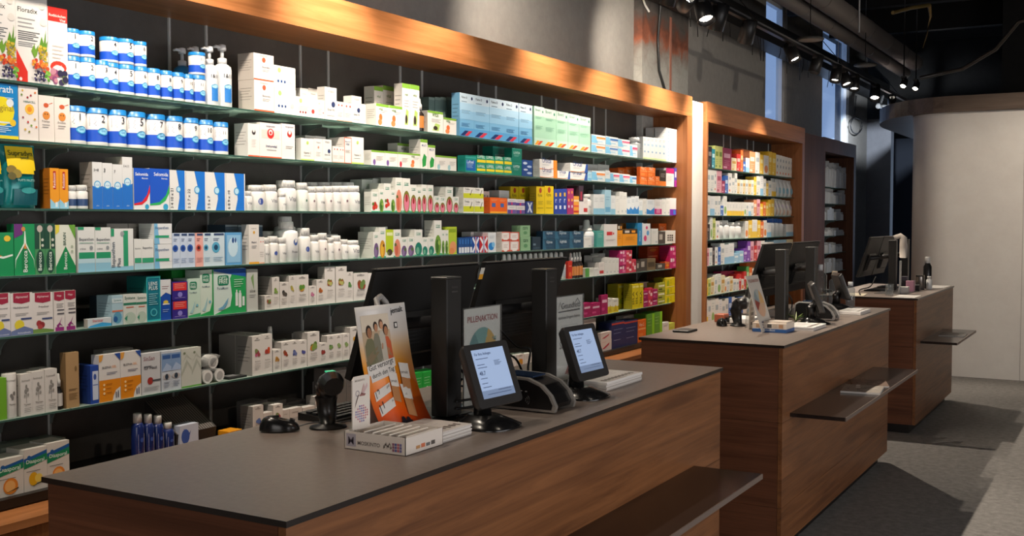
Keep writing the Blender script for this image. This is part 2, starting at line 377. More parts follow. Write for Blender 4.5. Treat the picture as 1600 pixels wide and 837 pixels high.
# ---------------------------------------------------------------- ceiling services
def seg(y0, y1, x, z, r, m, name, label, cat, step=.9):
    e = MB(); n = 20
    e.tube([(x, y0, z), (x, y1, z)], r, m, 24)
    y = y0 + .4
    while y < y1: e.lathe([(r * 1.002, -.012), (r * 1.035, -.012), (r * 1.035, .012), (r * 1.002, .012)], m, 24, (0, 0, 0)) if False else e.tube([(x, y - .012, z), (x, y + .012, z)], r * 1.04, m, 24); y += step
    o = e.build(name); tag(o, label, cat); return o
DUCT = mat('#5d5855', .5, .1)
seg(3.0, 14.3, -2.47, 3.56, .095, DUCT, 'ventilation_duct', 'upper and thicker of the two grey round ducts below the black ceiling', 'duct')
seg(3.0, 14.6, -2.64, 3.48, .068, DUCT, 'ventilation_duct', 'lower and thinner of the two grey round ducts, nearer the shelving wall', 'duct')
t = MB().box(-3.02, -3.24, 5.0, 15.6, 3.26, 3.46, '#0e0e0e')
t = t.build('cable_tray'); tag(t, 'black cable tray along the grey wall above the lamp track', 'cable tray')
# loose wire ends hanging under the tray, each one a thing
random.seed(11)
for k, px in enumerate((1077, 1087, 1110, 1128, 1140, 1175, 1184, 1188, 1193, 1220, 1228, 1250, 1256, 1262, 1296, 1303)):
    p = onx(px, 60, -3.03); ln = random.uniform(.10, .26); sl = random.choice((-1, 1, .3)) * random.uniform(.0, .10)
    z = 3.262
    o = MB().tube([(0, 0, 0), (.004, sl * .35, -ln * .5), (.0, sl, -ln)], .0035, '#0d0d0d', 5).build('hanging_wire', None, (-3.03, p.y, z))
    tag(o, 'short black wire end hanging from the cable tray over the grey wall', 'wire', 'loose wire ends under the cable tray')
# cross beams and dark equipment in the black ceiling void
for k, (y, z) in enumerate(((6.5, 3.9), (8.2, 3.85), (9.9, 3.9), (11.6, 3.88), (13.4, 3.9))):
    o = MB().box(-3.3, 3.5, y - .06, y + .06, z - .1, z + .2, mat('#070707', .9)).build('ceiling_beam', None)
    tag(o, ['nearest', 'second', 'third', 'fourth', 'farthest'][k] + ' black beam crossing under the ceiling, counted from the camera', 'beam', 'black beams under the ceiling')
o = MB().tube([(-1.9, 11.3, 3.0), (-1.5, 11.2, 3.05), (-1.2, 11.1, 3.2), (-1.0, 11.0, 3.42), (-.6, 10.9, 3.5)], .02, mat('#2d2a28', .3), 8).build('ceiling_pipe')
tag(o, 'thin dark pipe curving up the black ceiling void', 'pipe')
o = MB().tube([(-2.0, 9.5, 3.93), (1.5, 9.3, 4.0)], .028, mat('#24211f', .3), 8).build('ceiling_pipe'); tag(o, 'dark pipe running across the ceiling at top right', 'pipe')
m = MB()
m.tube([onx(1395, 20, -2.0), onx(1425, 12, -1.9), onx(1452, 8, -1.85)], .018, mat('#6d5c33', .4), 8); m.tube([onx(1452, 8, -1.85), onx(1454, 26, -1.85), onx(1448, 55, -1.87), onx(1442, 75, -1.9)], [.02, .014, .008, .004], mat('#8c7445', .4), 6)
tag(m.build('insulated_pipe'), 'yellowish insulated pipe end hanging in the ceiling void', 'pipe')
m = MB(); m.tube([onx(1372, 165, -2.75), onx(1385, 168, -2.7), onx(1410, 163, -2.5), onx(1440, 161, -2.2)], [.03, .035, .03, .02], mat('#777879', .22, .9), 10)
m.tube([onx(1380, 150, -2.75), onx(1376, 160, -2.75), onx(1372, 166, -2.75)], [.012, .02, .03], mat('#777879', .22, .9), 8)
tag(m.build('flexible_duct'), 'crumpled silver flexible duct above the far passage', 'duct')
for (px, yt, yb, lab) in ((1342, 0, 29, 0), (1341, 78, 120, 1)): pass
for px, x, z0, r, lab in ((1342, -2.0, 3.12, .007, 'white hanging rod in front of the ducts'), (1178, -2.30, 3.3, .003, 'thin steel wire hanging left of the ducts'), (1310, -2.75, 3.1, .003, 'thin steel wire hanging behind the ducts')):
    p = onx(px, 60, x); o = MB().tube([(0, 0, 0), (0, 0, 4.0 - z0)], r, mat('#a7a9ab', .4), 8).build('hanging_rod', None, (x, p.y, z0)); tag(o, lab, 'rod')
for px, py, lab in ((1266, 63, 'nearer flat round disc hanging beside the lamp track'), (1352, 103, 'farther flat round disc hanging beside the lamp track')):
    p = onx(px, py, -2.42); e = empty('ceiling_disc', p, 0, lab, 'wireless access disc', 'round discs by the lamp track')
    MB().lathe([(.02, .03), (.10, .022), (.115, .01), (.11, 0)], '#3a3937', 28).build('disc_body', e); MB().lathe([(.0005, -.001), (.095, -.001), (.1, .0005)], '#8b8680', 28).build('disc_underside', e)
    MB().tube([(0, 0, .03), (0, 0, 4.09 - p.z)], .004, '#1a1a1a', 6).build('cord', e)
m = MB().tube([onx(1038, -60, -3.262), onx(1028, 60, -3.262), onx(1030, 110, -3.262), onx(1039, 140, -3.264), onx(1044, 152, -3.266)], .010, '#26292a', 8); tag(m.build('power_cable'), 'black cable hanging down in front of the concrete pillar', 'cable')
m = MB().tube([onx(1003, -6, -3.262), onx(1008, 8, -3.262), onx(1014, 18, -3.262)], .008, '#c9cac8', 8); tag(m.build('power_cable'), 'short white cable end at the top of the concrete pillar', 'cable')
cp = [onx(1338, 150, -3.3)] + [onx(1338 + 9 * math.sin(a) - (3 if i < 2 else 0), 196 + 13 * -math.cos(a), -3.3) for i, a in enumerate([k * PI / 8 for k in range(0, 17)])]
tag(MB().tube(cp, .008, '#25262a', 6).build('power_cable'), 'black cable loop hanging on the slate wall right of the second window', 'cable')
# the lamp track with its rail and adapters
tr = empty('lamp_track', (TRX, 7.5, TRZ), 0, 'black lamp track running along the whole shelving wall', 'lamp track')
MB().box(-.018, .018, -7.3, 7.6, 0, .035, mat('#232325', .3, .3)).build('rail', tr)
MB().box(.018, .02, -7.3, 7.6, .02, .033, mat('#85868a', .3, .6)).build('rail_highlight', tr)  # pale strip: the highlight along the rail put into the colour
for y in (-5, -2.2, .6, 3.4, 6.2): MB().tube([(0, y, .035), (-.78, y, 1.0)], .004, '#2a2a2a', 6).build('suspension_wire', tr)
def spot_lamp(y, aim, power, label, lit=True, x=TRX, z=TRZ, ang=58, col=(1, .86, .70), cord=True, group='spotlights on the lamp track over the staff aisle', blend=.75, sc=1.0):
    e = empty('spotlight', (x, y, z), 0, label, 'spotlight', group)
    head = Vector((x, y, z - .075)); d = (Vector(aim) - head).normalized()
    q = d.to_track_quat('-Z', 'Y').to_matrix().to_4x4(); M = Matrix.Translation((0, 0, -.075)) @ q @ Matrix.Scale(sc, 4)
    MB().box(-.02, .02, -.05, .05, -.022, -.001, DGREY).tube([(0, 0, -.02), (0, 0, -.055)], .007, DGREY, 8).build('adapter', e)
    if x != TRX: MB().tube([(0, 0, 0), (0, 0, 4.1 - z)], .006, '#111111', 8).build('stem', e)
    MB().lathe([(.03, .085), (.044, .08), (.048, .0), (.048, -.065), (.044, -.067), (.041, -.04), (.0001, -.035)], mat('#151517', .4), 24, close=False).xf(M).build('lamp_housing', e)
    MB().lathe([(.0001, -.0395), (.041, -.0395)], mat('#fff4e2', .4, emit=22 if lit else .0) if lit else mat('#6d6a66', .2), 24, close=False).xf(M).build('lens', e)
    if lit:
        l = bpy.data.lights.new('spot', 'SPOT'); l.energy = power; l.spot_size = math.radians(ang); l.spot_blend = blend; l.color = col; l.shadow_soft_size = .022
        lo = bpy.data.objects.new('spot_light', l); COL.objects.link(lo); lo.parent = e; lo.matrix_local = Matrix.Translation(Vector((0, 0, -.075)) + d * .075 * sc) @ q
    return e
# ---------------------------------------------------------------- spotlights
# off-frame part of the track, washing the shelves
for i, (y, ay, az, p) in enumerate(((.9, 1.5, 1.4, .9), (1.8, 2.3, 1.4, .85), (2.75, 2.9, 1.4, .95), (3.62, 3.7, 1.5, 1.15), (4.45, 4.5, 1.45, 1.2), (5.5, 5.6, 1.45, 1.15), (6.3, 6.5, 1.3, 1.7))):
    spot_lamp(y, (-3.2, ay, az), SPOT_W * p, 'black track spotlight washing the long shelving cabinet', ang=82)
for i, (y, aim, p) in enumerate(((1.3, (-1.5, 1.9, 1.0), .42), (2.3, (-1.6, 2.7, 1.0), .34), (4.1, (-1.6, 3.6, 1.0), .34), (5.0, (-.6, 6.0, 0), 1.6), (5.95, (-.6, 7.0, .0), 1.5))):
    spot_lamp(y, aim, AISLE_W * p, 'black track spotlight aimed down at the counters', ang=62)
# lamps tilted at the cornice and the wall above it
for y, aim, p, an in ((2.05, (-3.05, 2.6, 2.45), 3.0, 70), (3.3, (-3.05, 3.6, 2.42), 3.0, 64), (3.95, (-3.05, 4.25, 2.42), 1.2, 50), (5.2, (-3.3, 5.7, 2.7), 2.2, 95), (6.58, (-3.3, 7.6, 2.75), 4.0, 80)):
    spot_lamp(y, aim, 24 * p, 'black track spotlight tilted at the wooden cornice', ang=an, blend=1)
# the lamps in view
def ly(px, py): return onx(px, py, TRX).y
V = [(1100, 20, (-1.3, 5.7, 0), 1.0, True, 'lit spotlight tilted toward the camera, nearest one in view', 60, 1.25),
     (1122, 30, (-3.2, 7.5, 1.3), .75, True, 'spotlight turned to the shelves, just right of the nearest lit one', 80, 1.25),
     (1168, 50, (-3.1, 8.35, 1.5), 1.1, True, 'spotlight turned to the white pilaster, under the track', 78, 1.2),
     (1238, 88, (-.9, 8.3, .0), 1.7, True, 'lit spotlight beside the right edge of the first tall window', 74, 1.1),
     (1275, 108, (-3.0, 9.4, 1.0), 1.2, True, 'lit spotlight just left of the second tall window', 74, 1.1),
     (1306, 124, (-2.7, 9.6, .4), .4, True, 'lit spotlight in front of the second tall window, leftmost there', 60, 1.1),
     (1320, 130, (-1.2, 9.9, 0), 1.15, True, 'lit spotlight with round bright lens over the second window', 70, 1.15),
     (1335, 137, (-2.4, 10.2, .2), .3, True, 'lit spotlight at the right edge of the second tall window', 60, 1.1),
     (1367, 150, (-2.3, 10.6, .3), .3, True, 'last lit spotlight, tilted toward the white curved wall', 70, 1.2)]
for px, py, aim, p, lit, lab, an, sc in V:
    y = ly(px, py)
    if aim is None: aim = (-3.2, y + .35, 2.2)
    spot_lamp(y, aim, AISLE_W * p, lab, lit, ang=an, sc=sc, z=TRZ)
spot_lamp(8.3, (-3.15, 8.9, 1.7), SPOT_W * 1.5, 'black track spotlight washing the second cabinet', ang=84) if False else None
for px, py, lab in ((1412, 132, 'small distant lit spotlight left of its neighbour over the soffit'), (1431, 136, 'small distant lit spotlight right of its neighbour over the soffit')):
    q = onx(px, py, -2.05); spot_lamp(q.y, (-2.3, q.y - 2.5, .5), 10, lab, x=-2.05, z=q.z + .08, group='small distant spotlights', ang=50, sc=.7)
spot_lamp(13.2, (-3.1, 15.6, 1.6), 330, 'added black track spotlight brightening the slate wall', ang=110, col=(.85, .92, 1))  # extra lamp added to brighten the slate wall
# unseen spotlights added over the customer side as fill light
for i, (x, y, aim, p) in enumerate(((.5, 2.6, (-1.6, 3.1, 1.0), .42), (.5, 6.0, (-1.4, 6.2, .6), .12), (.5, 8.3, (.6, 9.4, 0), .5), (.4, 9.9, (-1.2, 11.85, 1.3), 1.2), (1.4, 9.6, (-.2, 11.85, 1.5), .7), (.5, 8.9, (-3.35, 9.6, 3.2), .55))):
    spot_lamp(y, aim, AISLE_W * p, 'unseen fill spotlight added over the customer aisle', x=x, z=3.3, ang=70, group='added fill spotlights over the customer aisle')

# ---------------------------------------------------------------- things on the counters
def V3(*a): return Vector(a)
def monitor(y, x, label, w=.59, dy=0):
    """seen from behind: column stand, arm, tilted panel. y = near edge of the column"""
    e = empty('monitor', (x, y, HC), 0, label, 'monitor', 'computer monitors on the counters')
    m = MB(); m.bev(-.058, 0, 0, .076, .012, .413, .003, mat('#171615', .45)); m.bev(-.0585, .0005, -.0005, .0765, .411, .417, .002, mat('#3a3938', .35))
    for k in range(6): pass
    m.box(.0005, .001, .022, .054, .372, .376, '#3b3a39')
    vs, fs, hh = text_mesh('lenovo'); m.add([(.0012, .024 + v[0] * .03, .384 + v[1] * .03) for v in vs], fs, '#4a4846')
    m.build('stand_column', e)
    m = MB(); pts = [(.0004, .026, .045), (.0004, .05, .045), (.0004, .05, .13)] + [(.0004, .038 + .012 * math.cos(a), .13 + .014 * math.sin(a)) for a in [PI * i / 8 for i in range(1, 8)]] + [(.0004, .026, .13)]
    m.add(pts, [tuple(range(len(pts)))], '#030303'); m.build('cable_slot', e)
    MB().bev(-.24, -.0, -.06, .14, 0, .010, .004, mat('#161617', .3)).build('stand_base', e)
    a0 = -.10 + dy; top = V3(-.19, 0, .437); bot = V3(-.295, 0, .118)
    n = V3(.05, 0, .0)
    th = .022; d = (top - bot).normalized(); nn = V3(d.z, 0, -d.x)
    m = MB()
    for (b0, b1, t0, t1, q0, q1) in ((0, 0, 0, th, a0, a0 + w),):
        c = [bot, bot + nn * th, top + nn * th * .6, top]
        m.prism([(p.x, p.z) for p in c], q0, q1, mat('#0c0c0c', .5), 'y', False)
    # bulge of the electronics housing and the thin frame rim
    c = [bot + d * .05 + nn * th, bot + d * .07 + nn * (th + .022), bot + d * .17 + nn * (th + .022), bot + d * .20 + nn * th]
    m.prism([(p.x, p.z) for p in c], a0 + .12, a0 + w - .12, mat('#0a0a0a', .5), 'y', False)
    for k in range(7):
        p = bot + d * (.075 + k * .013) + nn * (th + .0225); m.box(p.x, p.x + .001, a0 + .15, a0 + w - .15, p.z, p.z + .004, '#050505')
    m.build('screen_housing', e)
    p0 = top + d * .0005; m = MB().box(p0.x - .004, p0.x + .016, a0, a0 + w, p0.z, p0.z + .004, mat('#4a4744', .3)); m.build('top_rim', e)
    mm = MB(); q = bot - nn * .0008; c = [q + d * .02, q + d * (d.dot(top - bot) - .012)]
    mm.add([(c[0].x, a0 + .015, c[0].z), (c[1].x, a0 + .015, c[1].z), (c[1].x, a0 + w - .015, c[1].z), (c[0].x, a0 + w - .015, c[0].z)], [(0, 1, 2, 3)], mat('#20242a', .12)); mm.build('screen', e)
    cc = (top + bot) / 2 + nn * (th + .01)
    MB().tube([(cc.x, max(.038, a0 + .10), cc.z), (-.05, .038, cc.z + .02)], .018, DGREY, 10).build('arm', e)
    return e
def cable(pts, r=.003, lab='black cable behind the monitors on the nearest counter', par=None, colr='#0b0b0c'):
    P = [Vector(p) for p in pts]; out = []
    for i in range(len(P) - 1):
        a, b, c, d = P[max(i - 1, 0)], P[i], P[i + 1], P[min(i + 2, len(P) - 1)]
        for k in range(6):
            t = k / 6; out.append(.5 * ((2 * b) + (c - a) * t + (2 * a - 5 * b + 4 * c - d) * t * t + (3 * b - 3 * c + d - a) * t ** 3))
    out.append(P[-1]); o = MB().tube(out, r, colr, 6).build('cable'); tag(o, lab, 'cable', 'cables on the counters'); return o
SCR = mat('#8fa6c9', .25, emit=.42)
def display(x, y, label, w=.205, yaw=0, screen=True, dim=1.0, lean=1):
    """customer display: slim tablet on a wedge foot; x,y = foot of the lower near corner"""
    e = empty('customer_display', (x, y + w / 2, HC), yaw, label, 'customer display', 'customer displays on the counters')
    bx, bz, tx, tz = .05, .062, -.012, .234
    d = V3(tx - bx, 0, tz - bz); L = d.length; d.normalize(); nn = V3(d.z, 0, -d.x)
    M = Matrix(((0, d.x, nn.x, bx), (1, 0, 0, 0), (0, d.z, nn.z, bz), (0, 0, 0, 1)))  # local (along y, up the panel, outwards)
    r = .012; W = w / 2; pr = []
    for cx, cy, a0 in ((W - r, r, -90), (W - r, L - r, 0), (-W + r, L - r, 90), (-W + r, r, 180)):
        for k in range(5): a = math.radians(a0 + 22.5 * k); pr.append((cx + r * math.cos(a), cy + r * math.sin(a)))
    m = MB(); n = len(pr)
    vs = [(a, b, 0) for a, b in pr] + [(a * .985, L / 2 + (b - L / 2) * .985, .009) for a, b in pr] + [(a * .9, L / 2 + (b - L / 2) * .9, -.02) for a, b in pr]
    m.add(vs, [(i, (i + 1) % n, n + (i + 1) % n, n + i) for i in range(n)] + [(2 * n + i, 2 * n + (i + 1) % n, (i + 1) % n, i) for i in range(n)], mat('#232222', .35), True)
    m.add(vs, [tuple(range(n, 2 * n)), tuple(reversed(range(2 * n, 3 * n)))], mat('#2b2a2a', .35)); m.xf(M).build('screen_frame', e)
    s = MB(); sw, s0, s1 = W * .72, .026, L - .018; z = .0095
    em = mat('#9db3d6', .25, emit=.42 * dim) if screen else mat('#10151b', .12)
    s.add([(-sw, s0, z), (sw, s0, z), (sw, s1, z), (-sw, s1, z)], [(0, 1, 2, 3)], em)
    if screen:
        ink = mat('#3a4a72', .3, emit=.1); z2 = z + .0004
        def q(a, b, c, dd, mm=ink): s.add([(a, b, z2), (c, b, z2), (c, dd, z2), (a, dd, z2)], [(0, 1, 2, 3)], mm)
        H = s1 - s0
        q(-sw, s0, sw, s0 + H * .16, mat('#7f93b4', .3, emit=.3))
        vs2, fs2, h2 = text_mesh('Für Ihre Anliegen'); s.add([(-sw * .86 + v[0] * sw * 1.0, s0 + H * .86 + v[1] * sw * 1.0, z2) for v in vs2], fs2, ink)
        vs2, fs2, h2 = text_mesh('48.7'); s.add([(-sw * .86 + v[0] * sw * .38, s0 + H * .47 + v[1] * sw * .38, z2) for v in vs2], fs2, ink)
        for k, (u0, u1, v) in enumerate(((-.86, -.1, .80), (-.86, -.4, .68), (-.86, -.3, .62), (-.86, -.45, .40), (-.86, -.5, .30), (-.86, -.35, .22), (.0, .8, .13), (-.7, .8, .07))): q(sw * u0, s0 + H * v, sw * u1, s0 + H * (v + .012))
        for k in range(5): q(sw * .2, s0 + H * (.64 + k * .022), sw * (.5 + .08 * (k % 3)), s0 + H * (.648 + k * .022))
    s.xf(M).build('screen', e)
    # wedge foot and neck
    m = MB(); pf = []
    for k in range(24):
        a = 2 * PI * k / 24; pf.append((.085 * math.copysign(abs(math.cos(a)) ** .7, math.cos(a)), .085 * math.copysign(abs(math.sin(a)) ** .7, math.sin(a))))
    vs = [(a + .01, b, 0) for a, b in pf] + [(a + .01, b, .008) for a, b in pf] + [(a * .45 - .01, b * .45, .034) for a, b in pf]; n = 24
    m.add(vs, [(i, (i + 1) % n, n + (i + 1) % n, n + i) for i in range(n)] + [(n + i, n + (i + 1) % n, 2 * n + (i + 1) % n, 2 * n + i) for i in range(n)], BLACKS, True); m.add(vs, [tuple(range(2 * n, 3 * n))], BLACKS)
    m.build('foot', e)
    MB().lathe([(.026, .030), (.024, .07), (.028, .09), (.02, .10)], mat('#0d0d0e', .3), 20, (-.012, 0, 0)).tube([(-.012, 0, .09), (.018, 0, .125)], .02, BLACK, 12).build('neck', e)
    return e
def terminal(x, y, label, rim='#a5a19c'):
    e = empty('card_terminal', (x, y, HC), 0, label, 'card terminal', 'card payment terminals')
    RIM = mat(rim, .3, .6); o = [(a * 1.05, b * 1.2) for a, b in [(-.135, .008), (-.13, .078), (-.11, .088), (.0, .085), (.045, .07), (.075, .045), (.09, .018), (.085, .004), (-.13, .004)]]
    i_ = [(a * .93 - .004, .008 + b * .86) for a, b in o]
    m = MB(); m.prism(o[::-1], 0, .016, RIM, 'y'); m.prism(o[::-1], .124, .136, RIM, 'y'); m.build('side_rims', e)
    m = MB(); m.prism([(a, b) for a, b in i_][::-1], -.002, .138, mat('#0c0c0d', .28), 'y'); m.build('body', e)
    m = MB(); m.prism([(-.10, .1035), (.0, .1005), (.0, .105), (-.10, .108)][::-1], .03, .11, mat('#1b2b44', .12), 'y'); m.build('pin_screen', e)
    m = MB()
    for k in range(4): m.box(-.06 + k * .017, -.054 + k * .017, -.0030, -.002, .064 - k * .001, .067 - k * .001, '#8f8f8f')
    for k in range(3):
        pts = [(-.012 + (.006 + k * .006) * math.cos(a), .036 + (.006 + k * .006) * math.sin(a)) for a in [PI * (-.25 + .5 * j / 6) for j in range(7)]]
        for a, b in zip(pts, pts[1:]): m.add([(a[0], -.0026, a[1]), (b[0], -.0026, b[1]), (b[0], -.0026, b[1] + .002), (a[0], -.0026, a[1] + .002)], [(0, 1, 2, 3)], '#8d8d8d')
    m.build('contactless_mark', e)
    return e
def leaflets(x, y, dx, dy, h, label, rz=0, name='leaflet_stack', hue='#cfc8c4', marks='#5a4a44', seedv=1):
    rnd = random.Random(seedv); m = MB(); n = max(3, int(h / .004)); t = h / n
    for k in range(n):
        ox, oy = rnd.uniform(-.0022, .0022), rnd.uniform(-.002, .002)
        m.box(-dx / 2 + ox, dx / 2 + ox, -dy / 2 + oy, dy / 2 + oy, k * t, (k + 1) * t - .0004, hue if k == n - 1 else ('#dcd8d4' if k % 2 else '#c4bfbb'))
    z = h + .0003
    for k in range(9):
        a = -dy * .42 + k * dy * .095; m.add([(dx * .26, a, z), (dx * .40, a + .004, z), (dx * .38, a + dy * .06, z), (dx * .24, a + dy * .05, z)], [(0, 1, 2, 3)], marks)
    for k in range(5): m.add([(-dx * .4 + k * dx * .1, -dy * .4, z), (-dx * .39 + k * dx * .1, -dy * .4, z), (-dx * .39 + k * dx * .1, dy * .3, z), (-dx * .4 + k * dx * .1, dy * .3, z)], [(0, 1, 2, 3)], '#a39c98')
    o = m.build(name, None, (x, y, HC), rz); tag(o, label, 'leaflet stack'); return o
def pr_text(m, s, y0, z0, width, x, c, up=None):
    """flat lettering facing +x; y to the right, z up"""
    vs, fs, h = text_mesh(s); m.add([(x, y0 + v[0] * width, z0 + v[1] * width) for v in vs], fs, c); return h * width
def sign_frame(x, y, w, h, label, name='leaflet_holder', rz=0, tilt=0):
    e = empty(name, (x, y, HC), rz, label, 'counter sign')
    MB().box(-.003, 0, 0, w, .004, h, mat('#dedbd6', .5)).box(-.0035, -.003, -.004, w + .004, .002, h + .004, '#3a3a3a').build('paper', e)
    MB().box(.0035, .0045, -.004, w + .004, .002, h + .004, ACRYL).build('acrylic_cover', e)
    MB().box(-.05, .045, -.004, w + .004, 0, .003, ACRYL).build('acrylic_foot', e)
    return e
def pie(m, cy, cz, r, x, cols, sx=1):
    a = PI * .62
    for fr, c in cols:
        n = max(2, int(fr * 28)); pts = [(x, cy, cz)] + [(x, cy - r * sx * math.cos(a + 2 * PI * fr * k / n), cz + r * math.sin(a + 2 * PI * fr * k / n)) for k in range(n + 1)]
        m.add(pts, [tuple(range(len(pts)))], c); a += 2 * PI * fr
# ---- nearest counter
monitor(2.58, -1.71, 'left monitor on the nearest counter, behind the orange poster', w=.565)
monitor(3.18, -1.71, 'right monitor on the nearest counter, beside the handwritten white sign')
display(-1.585, 2.485, 'lit customer display on the nearest counter beside the big leaflet stack', yaw=-.10)
display(-1.585, 3.075, 'lit customer display on the nearest counter beside the card terminal', yaw=-.06)
terminal(-1.59, 2.84, 'black card terminal with silver rim between the two displays, nearest counter')
leaflets(-1.635, 2.345, .155, .245, .030, 'thick stack of leaflets beside the white sachet box, nearest counter', -.0)
leaflets(-1.628, 3.47, .15, .30, .030, 'white leaflet stack behind the second display, nearest counter', 0, hue='#e4e1df', seedv=3)
# pill campaign sign
e = sign_frame(-1.79, 2.795, .215, .305, 'white counter sign with red heading and round pill picture, nearest counter')
m = MB(); pr_text(m, 'PILLENAKTION', .018, .262, .178, .001, '#a03a40')
pie(m, .107, .155, .088, .0008, ((.18, '#cda34b'), (.16, '#c9866a'), (.2, '#cf8f7b'), (.16, '#7f8f96'), (.15, '#4f8487'), (.15, '#6fa3a0')))
rnd = random.Random(4)
for k in range(26):
    a, b = rnd.uniform(.11, .185), rnd.uniform(.10, .22); m.box(.0009, .0012, a, a + .008, b, b + .005, ('#2f5d60', '#8fb9b4', '#456f74')[k % 3])
for k in range(4): m.box(.0008, .001, .03, .18 - .01 * k, .05 - k * .011, .054 - k * .011, '#8d8a87')
m.build('printed_picture', e)
# handwritten sign
e = sign_frame(-1.784, 3.385, .215, .305, 'narrow white counter sign with house drawing and handwriting, nearest counter')
m = MB(); INK = '#2c2b2d'
pr_text(m, 'Gesundheits', .045, .262, .15, .001, INK); pr_text(m, 'Coop. Apotheke AG', .09, .247, .10, .001, INK); pr_text(m, 'Apotheke Drogerie Reform', .02, .222, .17, .001, INK)
for a, b, c, d in ((.02, .258, .035, .285), (.035, .285, .05, .258), (.15, .275, .172, .292), (.172, .292, .195, .272), (.02, .25, .19, .252)):
    m.add([(.001, a, b), (.001, c, d), (.001, c, d + .004), (.001, a, b + .004)], [(0, 1, 2, 3)], INK)
for z in (.165, .20): m.box(.0008, .001, .04, .17, z, z + .001, '#807d7a')
m.box(.0008, .001, .04, .041, .165, .2, '#807d7a'); m.box(.0008, .001, .169, .17, .165, .2, '#807d7a')
for k in range(4): m.box(.0008, .001, .055, .155 - .01 * (k % 2), .172 + k * .007, .1735 + k * .007, '#8d8a87')
pr_text(m, 'SIDLER', .03, .118, .12, .001, '#5a5856'); pr_text(m, 'Stop', .07, .085, .07, .001, INK)
m.add([(.001, .07, .025), (.001, .10, .06), (.001, .125, .025)], [(0, 1, 2)], '#8f3d3a'); m.add([(.001, .09, .02), (.001, .115, .055), (.001, .14, .02)], [(0, 1, 2)], '#b98f6d')
m.build('printed_picture', e)
# orange poster: a curved card whose foot sweeps forward
PW, PH = .225, .345
pm = bpy.data.materials.new('orange_poster'); nt, N, L, b = nodes(pm); tc = N.new('ShaderNodeTexCoord'); sp = N.new('ShaderNodeSeparateXYZ'); L.new(tc.outputs['Generated'], sp.inputs[0])
r = N.new('ShaderNodeValToRGB'); cr = r.color_ramp; cr.elements[0].position = 0; cr.elements[0].color = srgb('#b8380c'); cr.elements[1].position = 1; cr.elements[1].color = srgb('#d9d6d2')
for p, c in ((.15, '#d9530f'), (.34, '#e8780f'), (.52, '#e99a25'), (.66, '#dfb98a'), (.78, '#d8d0c8')): q = cr.elements.new(p); q.color = srgb(c)
L.new(sp.outputs[2], r.inputs[0]); L.new(r.outputs[0], b.inputs['Base Color']); b.inputs['Roughness'].default_value = .35
def psx(v): t = 1 - v; return .012 * math.sin(v * 2.4) + .085 * t ** 3      # sweep of the card, v = 0 foot .. 1 top
def pmap(u, v, off=.0): return (psx(v) + off, u * PW + .012 * math.sin(v * 3.1) - .012 + (1 - v) ** 2 * .035, v * PH)
e = empty('poster_display', (-1.815, 2.292, HC + .002), 0, 'orange and white curved poster card with family photo, nearest counter', 'poster')
m = MB(); n = 20; vs = []
for off in (0, -.002):
    for j in range(n + 1): vs += [pmap(0, j / n, off), pmap(1, j / n, off)]
k = 2 * (n + 1)
fs = [(2 * j, 2 * j + 1, 2 * j + 3, 2 * j + 2) for j in range(n)] + [(k + 2 * j, k + 2 * j + 2, k + 2 * j + 3, k + 2 * j + 1) for j in range(n)]
fs += [(2 * j, 2 * j + 2, k + 2 * j + 2, k + 2 * j) for j in range(n)] + [(2 * j + 1, k + 2 * j + 1, k + 2 * j + 3, 2 * j + 3) for j in range(n)] + [(0, k, k + 1, 1), (2 * n, 2 * n + 1, k + 2 * n + 1, k + 2 * n)]
m.add(vs, fs, pm, True); m.build('card', e)
def pq(m, pts, c, off=.0008): m.add([pmap(u, v, off) for u, v in pts], [tuple(range(len(pts)))], c)
def pr(m, u0, v0, u1, v1, c, off=.0008, n=4):
    for i in range(n): a, b = v0 + (v1 - v0) * i / n, v0 + (v1 - v0) * (i + 1) / n; pq(m, [(u0, a), (u1, a), (u1, b), (u0, b)], c, off)
def pel(m, u, v, ru, rv, c, off): pq(m, [(u + ru * math.cos(2 * PI * k / 14), v + rv * math.sin(2 * PI * k / 14)) for k in range(14)], c, off)
def ptx(m, s, u0, v0, wd, slope, c, off=.0016):
    vs, fs, h = text_mesh(s); m.add([pmap(u0 + x * wd, v0 + x * wd * slope + y * wd * PW / PH, off) for x, y in vs], fs, c)
m = MB(); pr(m, .07, .52, .62, .93, '#b9a184'); pr(m, .07, .80, .62, .93, '#d2c5b2', .0010)
pr(m, .07, .52, .62, .57, '#8c7256', .0010, 1)
for (u, v, hr, sk, hair, sh, wd) in ((.20, .80, .055, '#9b6b4c', '#2a1d16', '#6b6a4e', .12), (.34, .835, .042, '#b17f5f', '#2b1c14', '#7a7766', .08), (.45, .85, .042, '#c08e6c', '#5b4030', '#b9b2a4', .075), (.53, .80, .05, '#a87452', '#2a1a15', '#c05a35', .10)):
    pq(m, [(u - wd * .95, .525), (u + wd * .85, .525), (u + wd * .8, v - .10), (u + wd * .35, v - .055), (u - wd * .4, v - .055), (u - wd * .9, v - .11)], sh, .0013)
    pel(m, u, v, hr * 1.05, hr * .95, hair, .0015); pel(m, u + .006, v - .012, hr * .78, hr * .78, sk, .0017)
pq(m, [(.09, .60), (.14, .54), (.42, .66), (.40, .70)], '#7a6a50', .0018); pq(m, [(.40, .63), (.60, .58), (.60, .63), (.43, .70)], '#a87452', .0019)
m.build('family_photo', e)
m = MB(); ptx(m, 'jemalt', .68, .905, .25, .04, '#33302f'); pr(m, .72, .80, .79, .85, '#33302f'); pr(m, .735, .81, .775, .84, '#d8d4cf', .0014)
m.build('brand_print', e); m = MB()
for (u0, v0, u1, v1) in ((.06, .455, .63, .53), (.10, .40, .60, .46)): pq(m, [(u0, v0), (u1, v0 + .045), (u1, v1 + .04), (u0, v1)], '#d9d5d0', .0018)
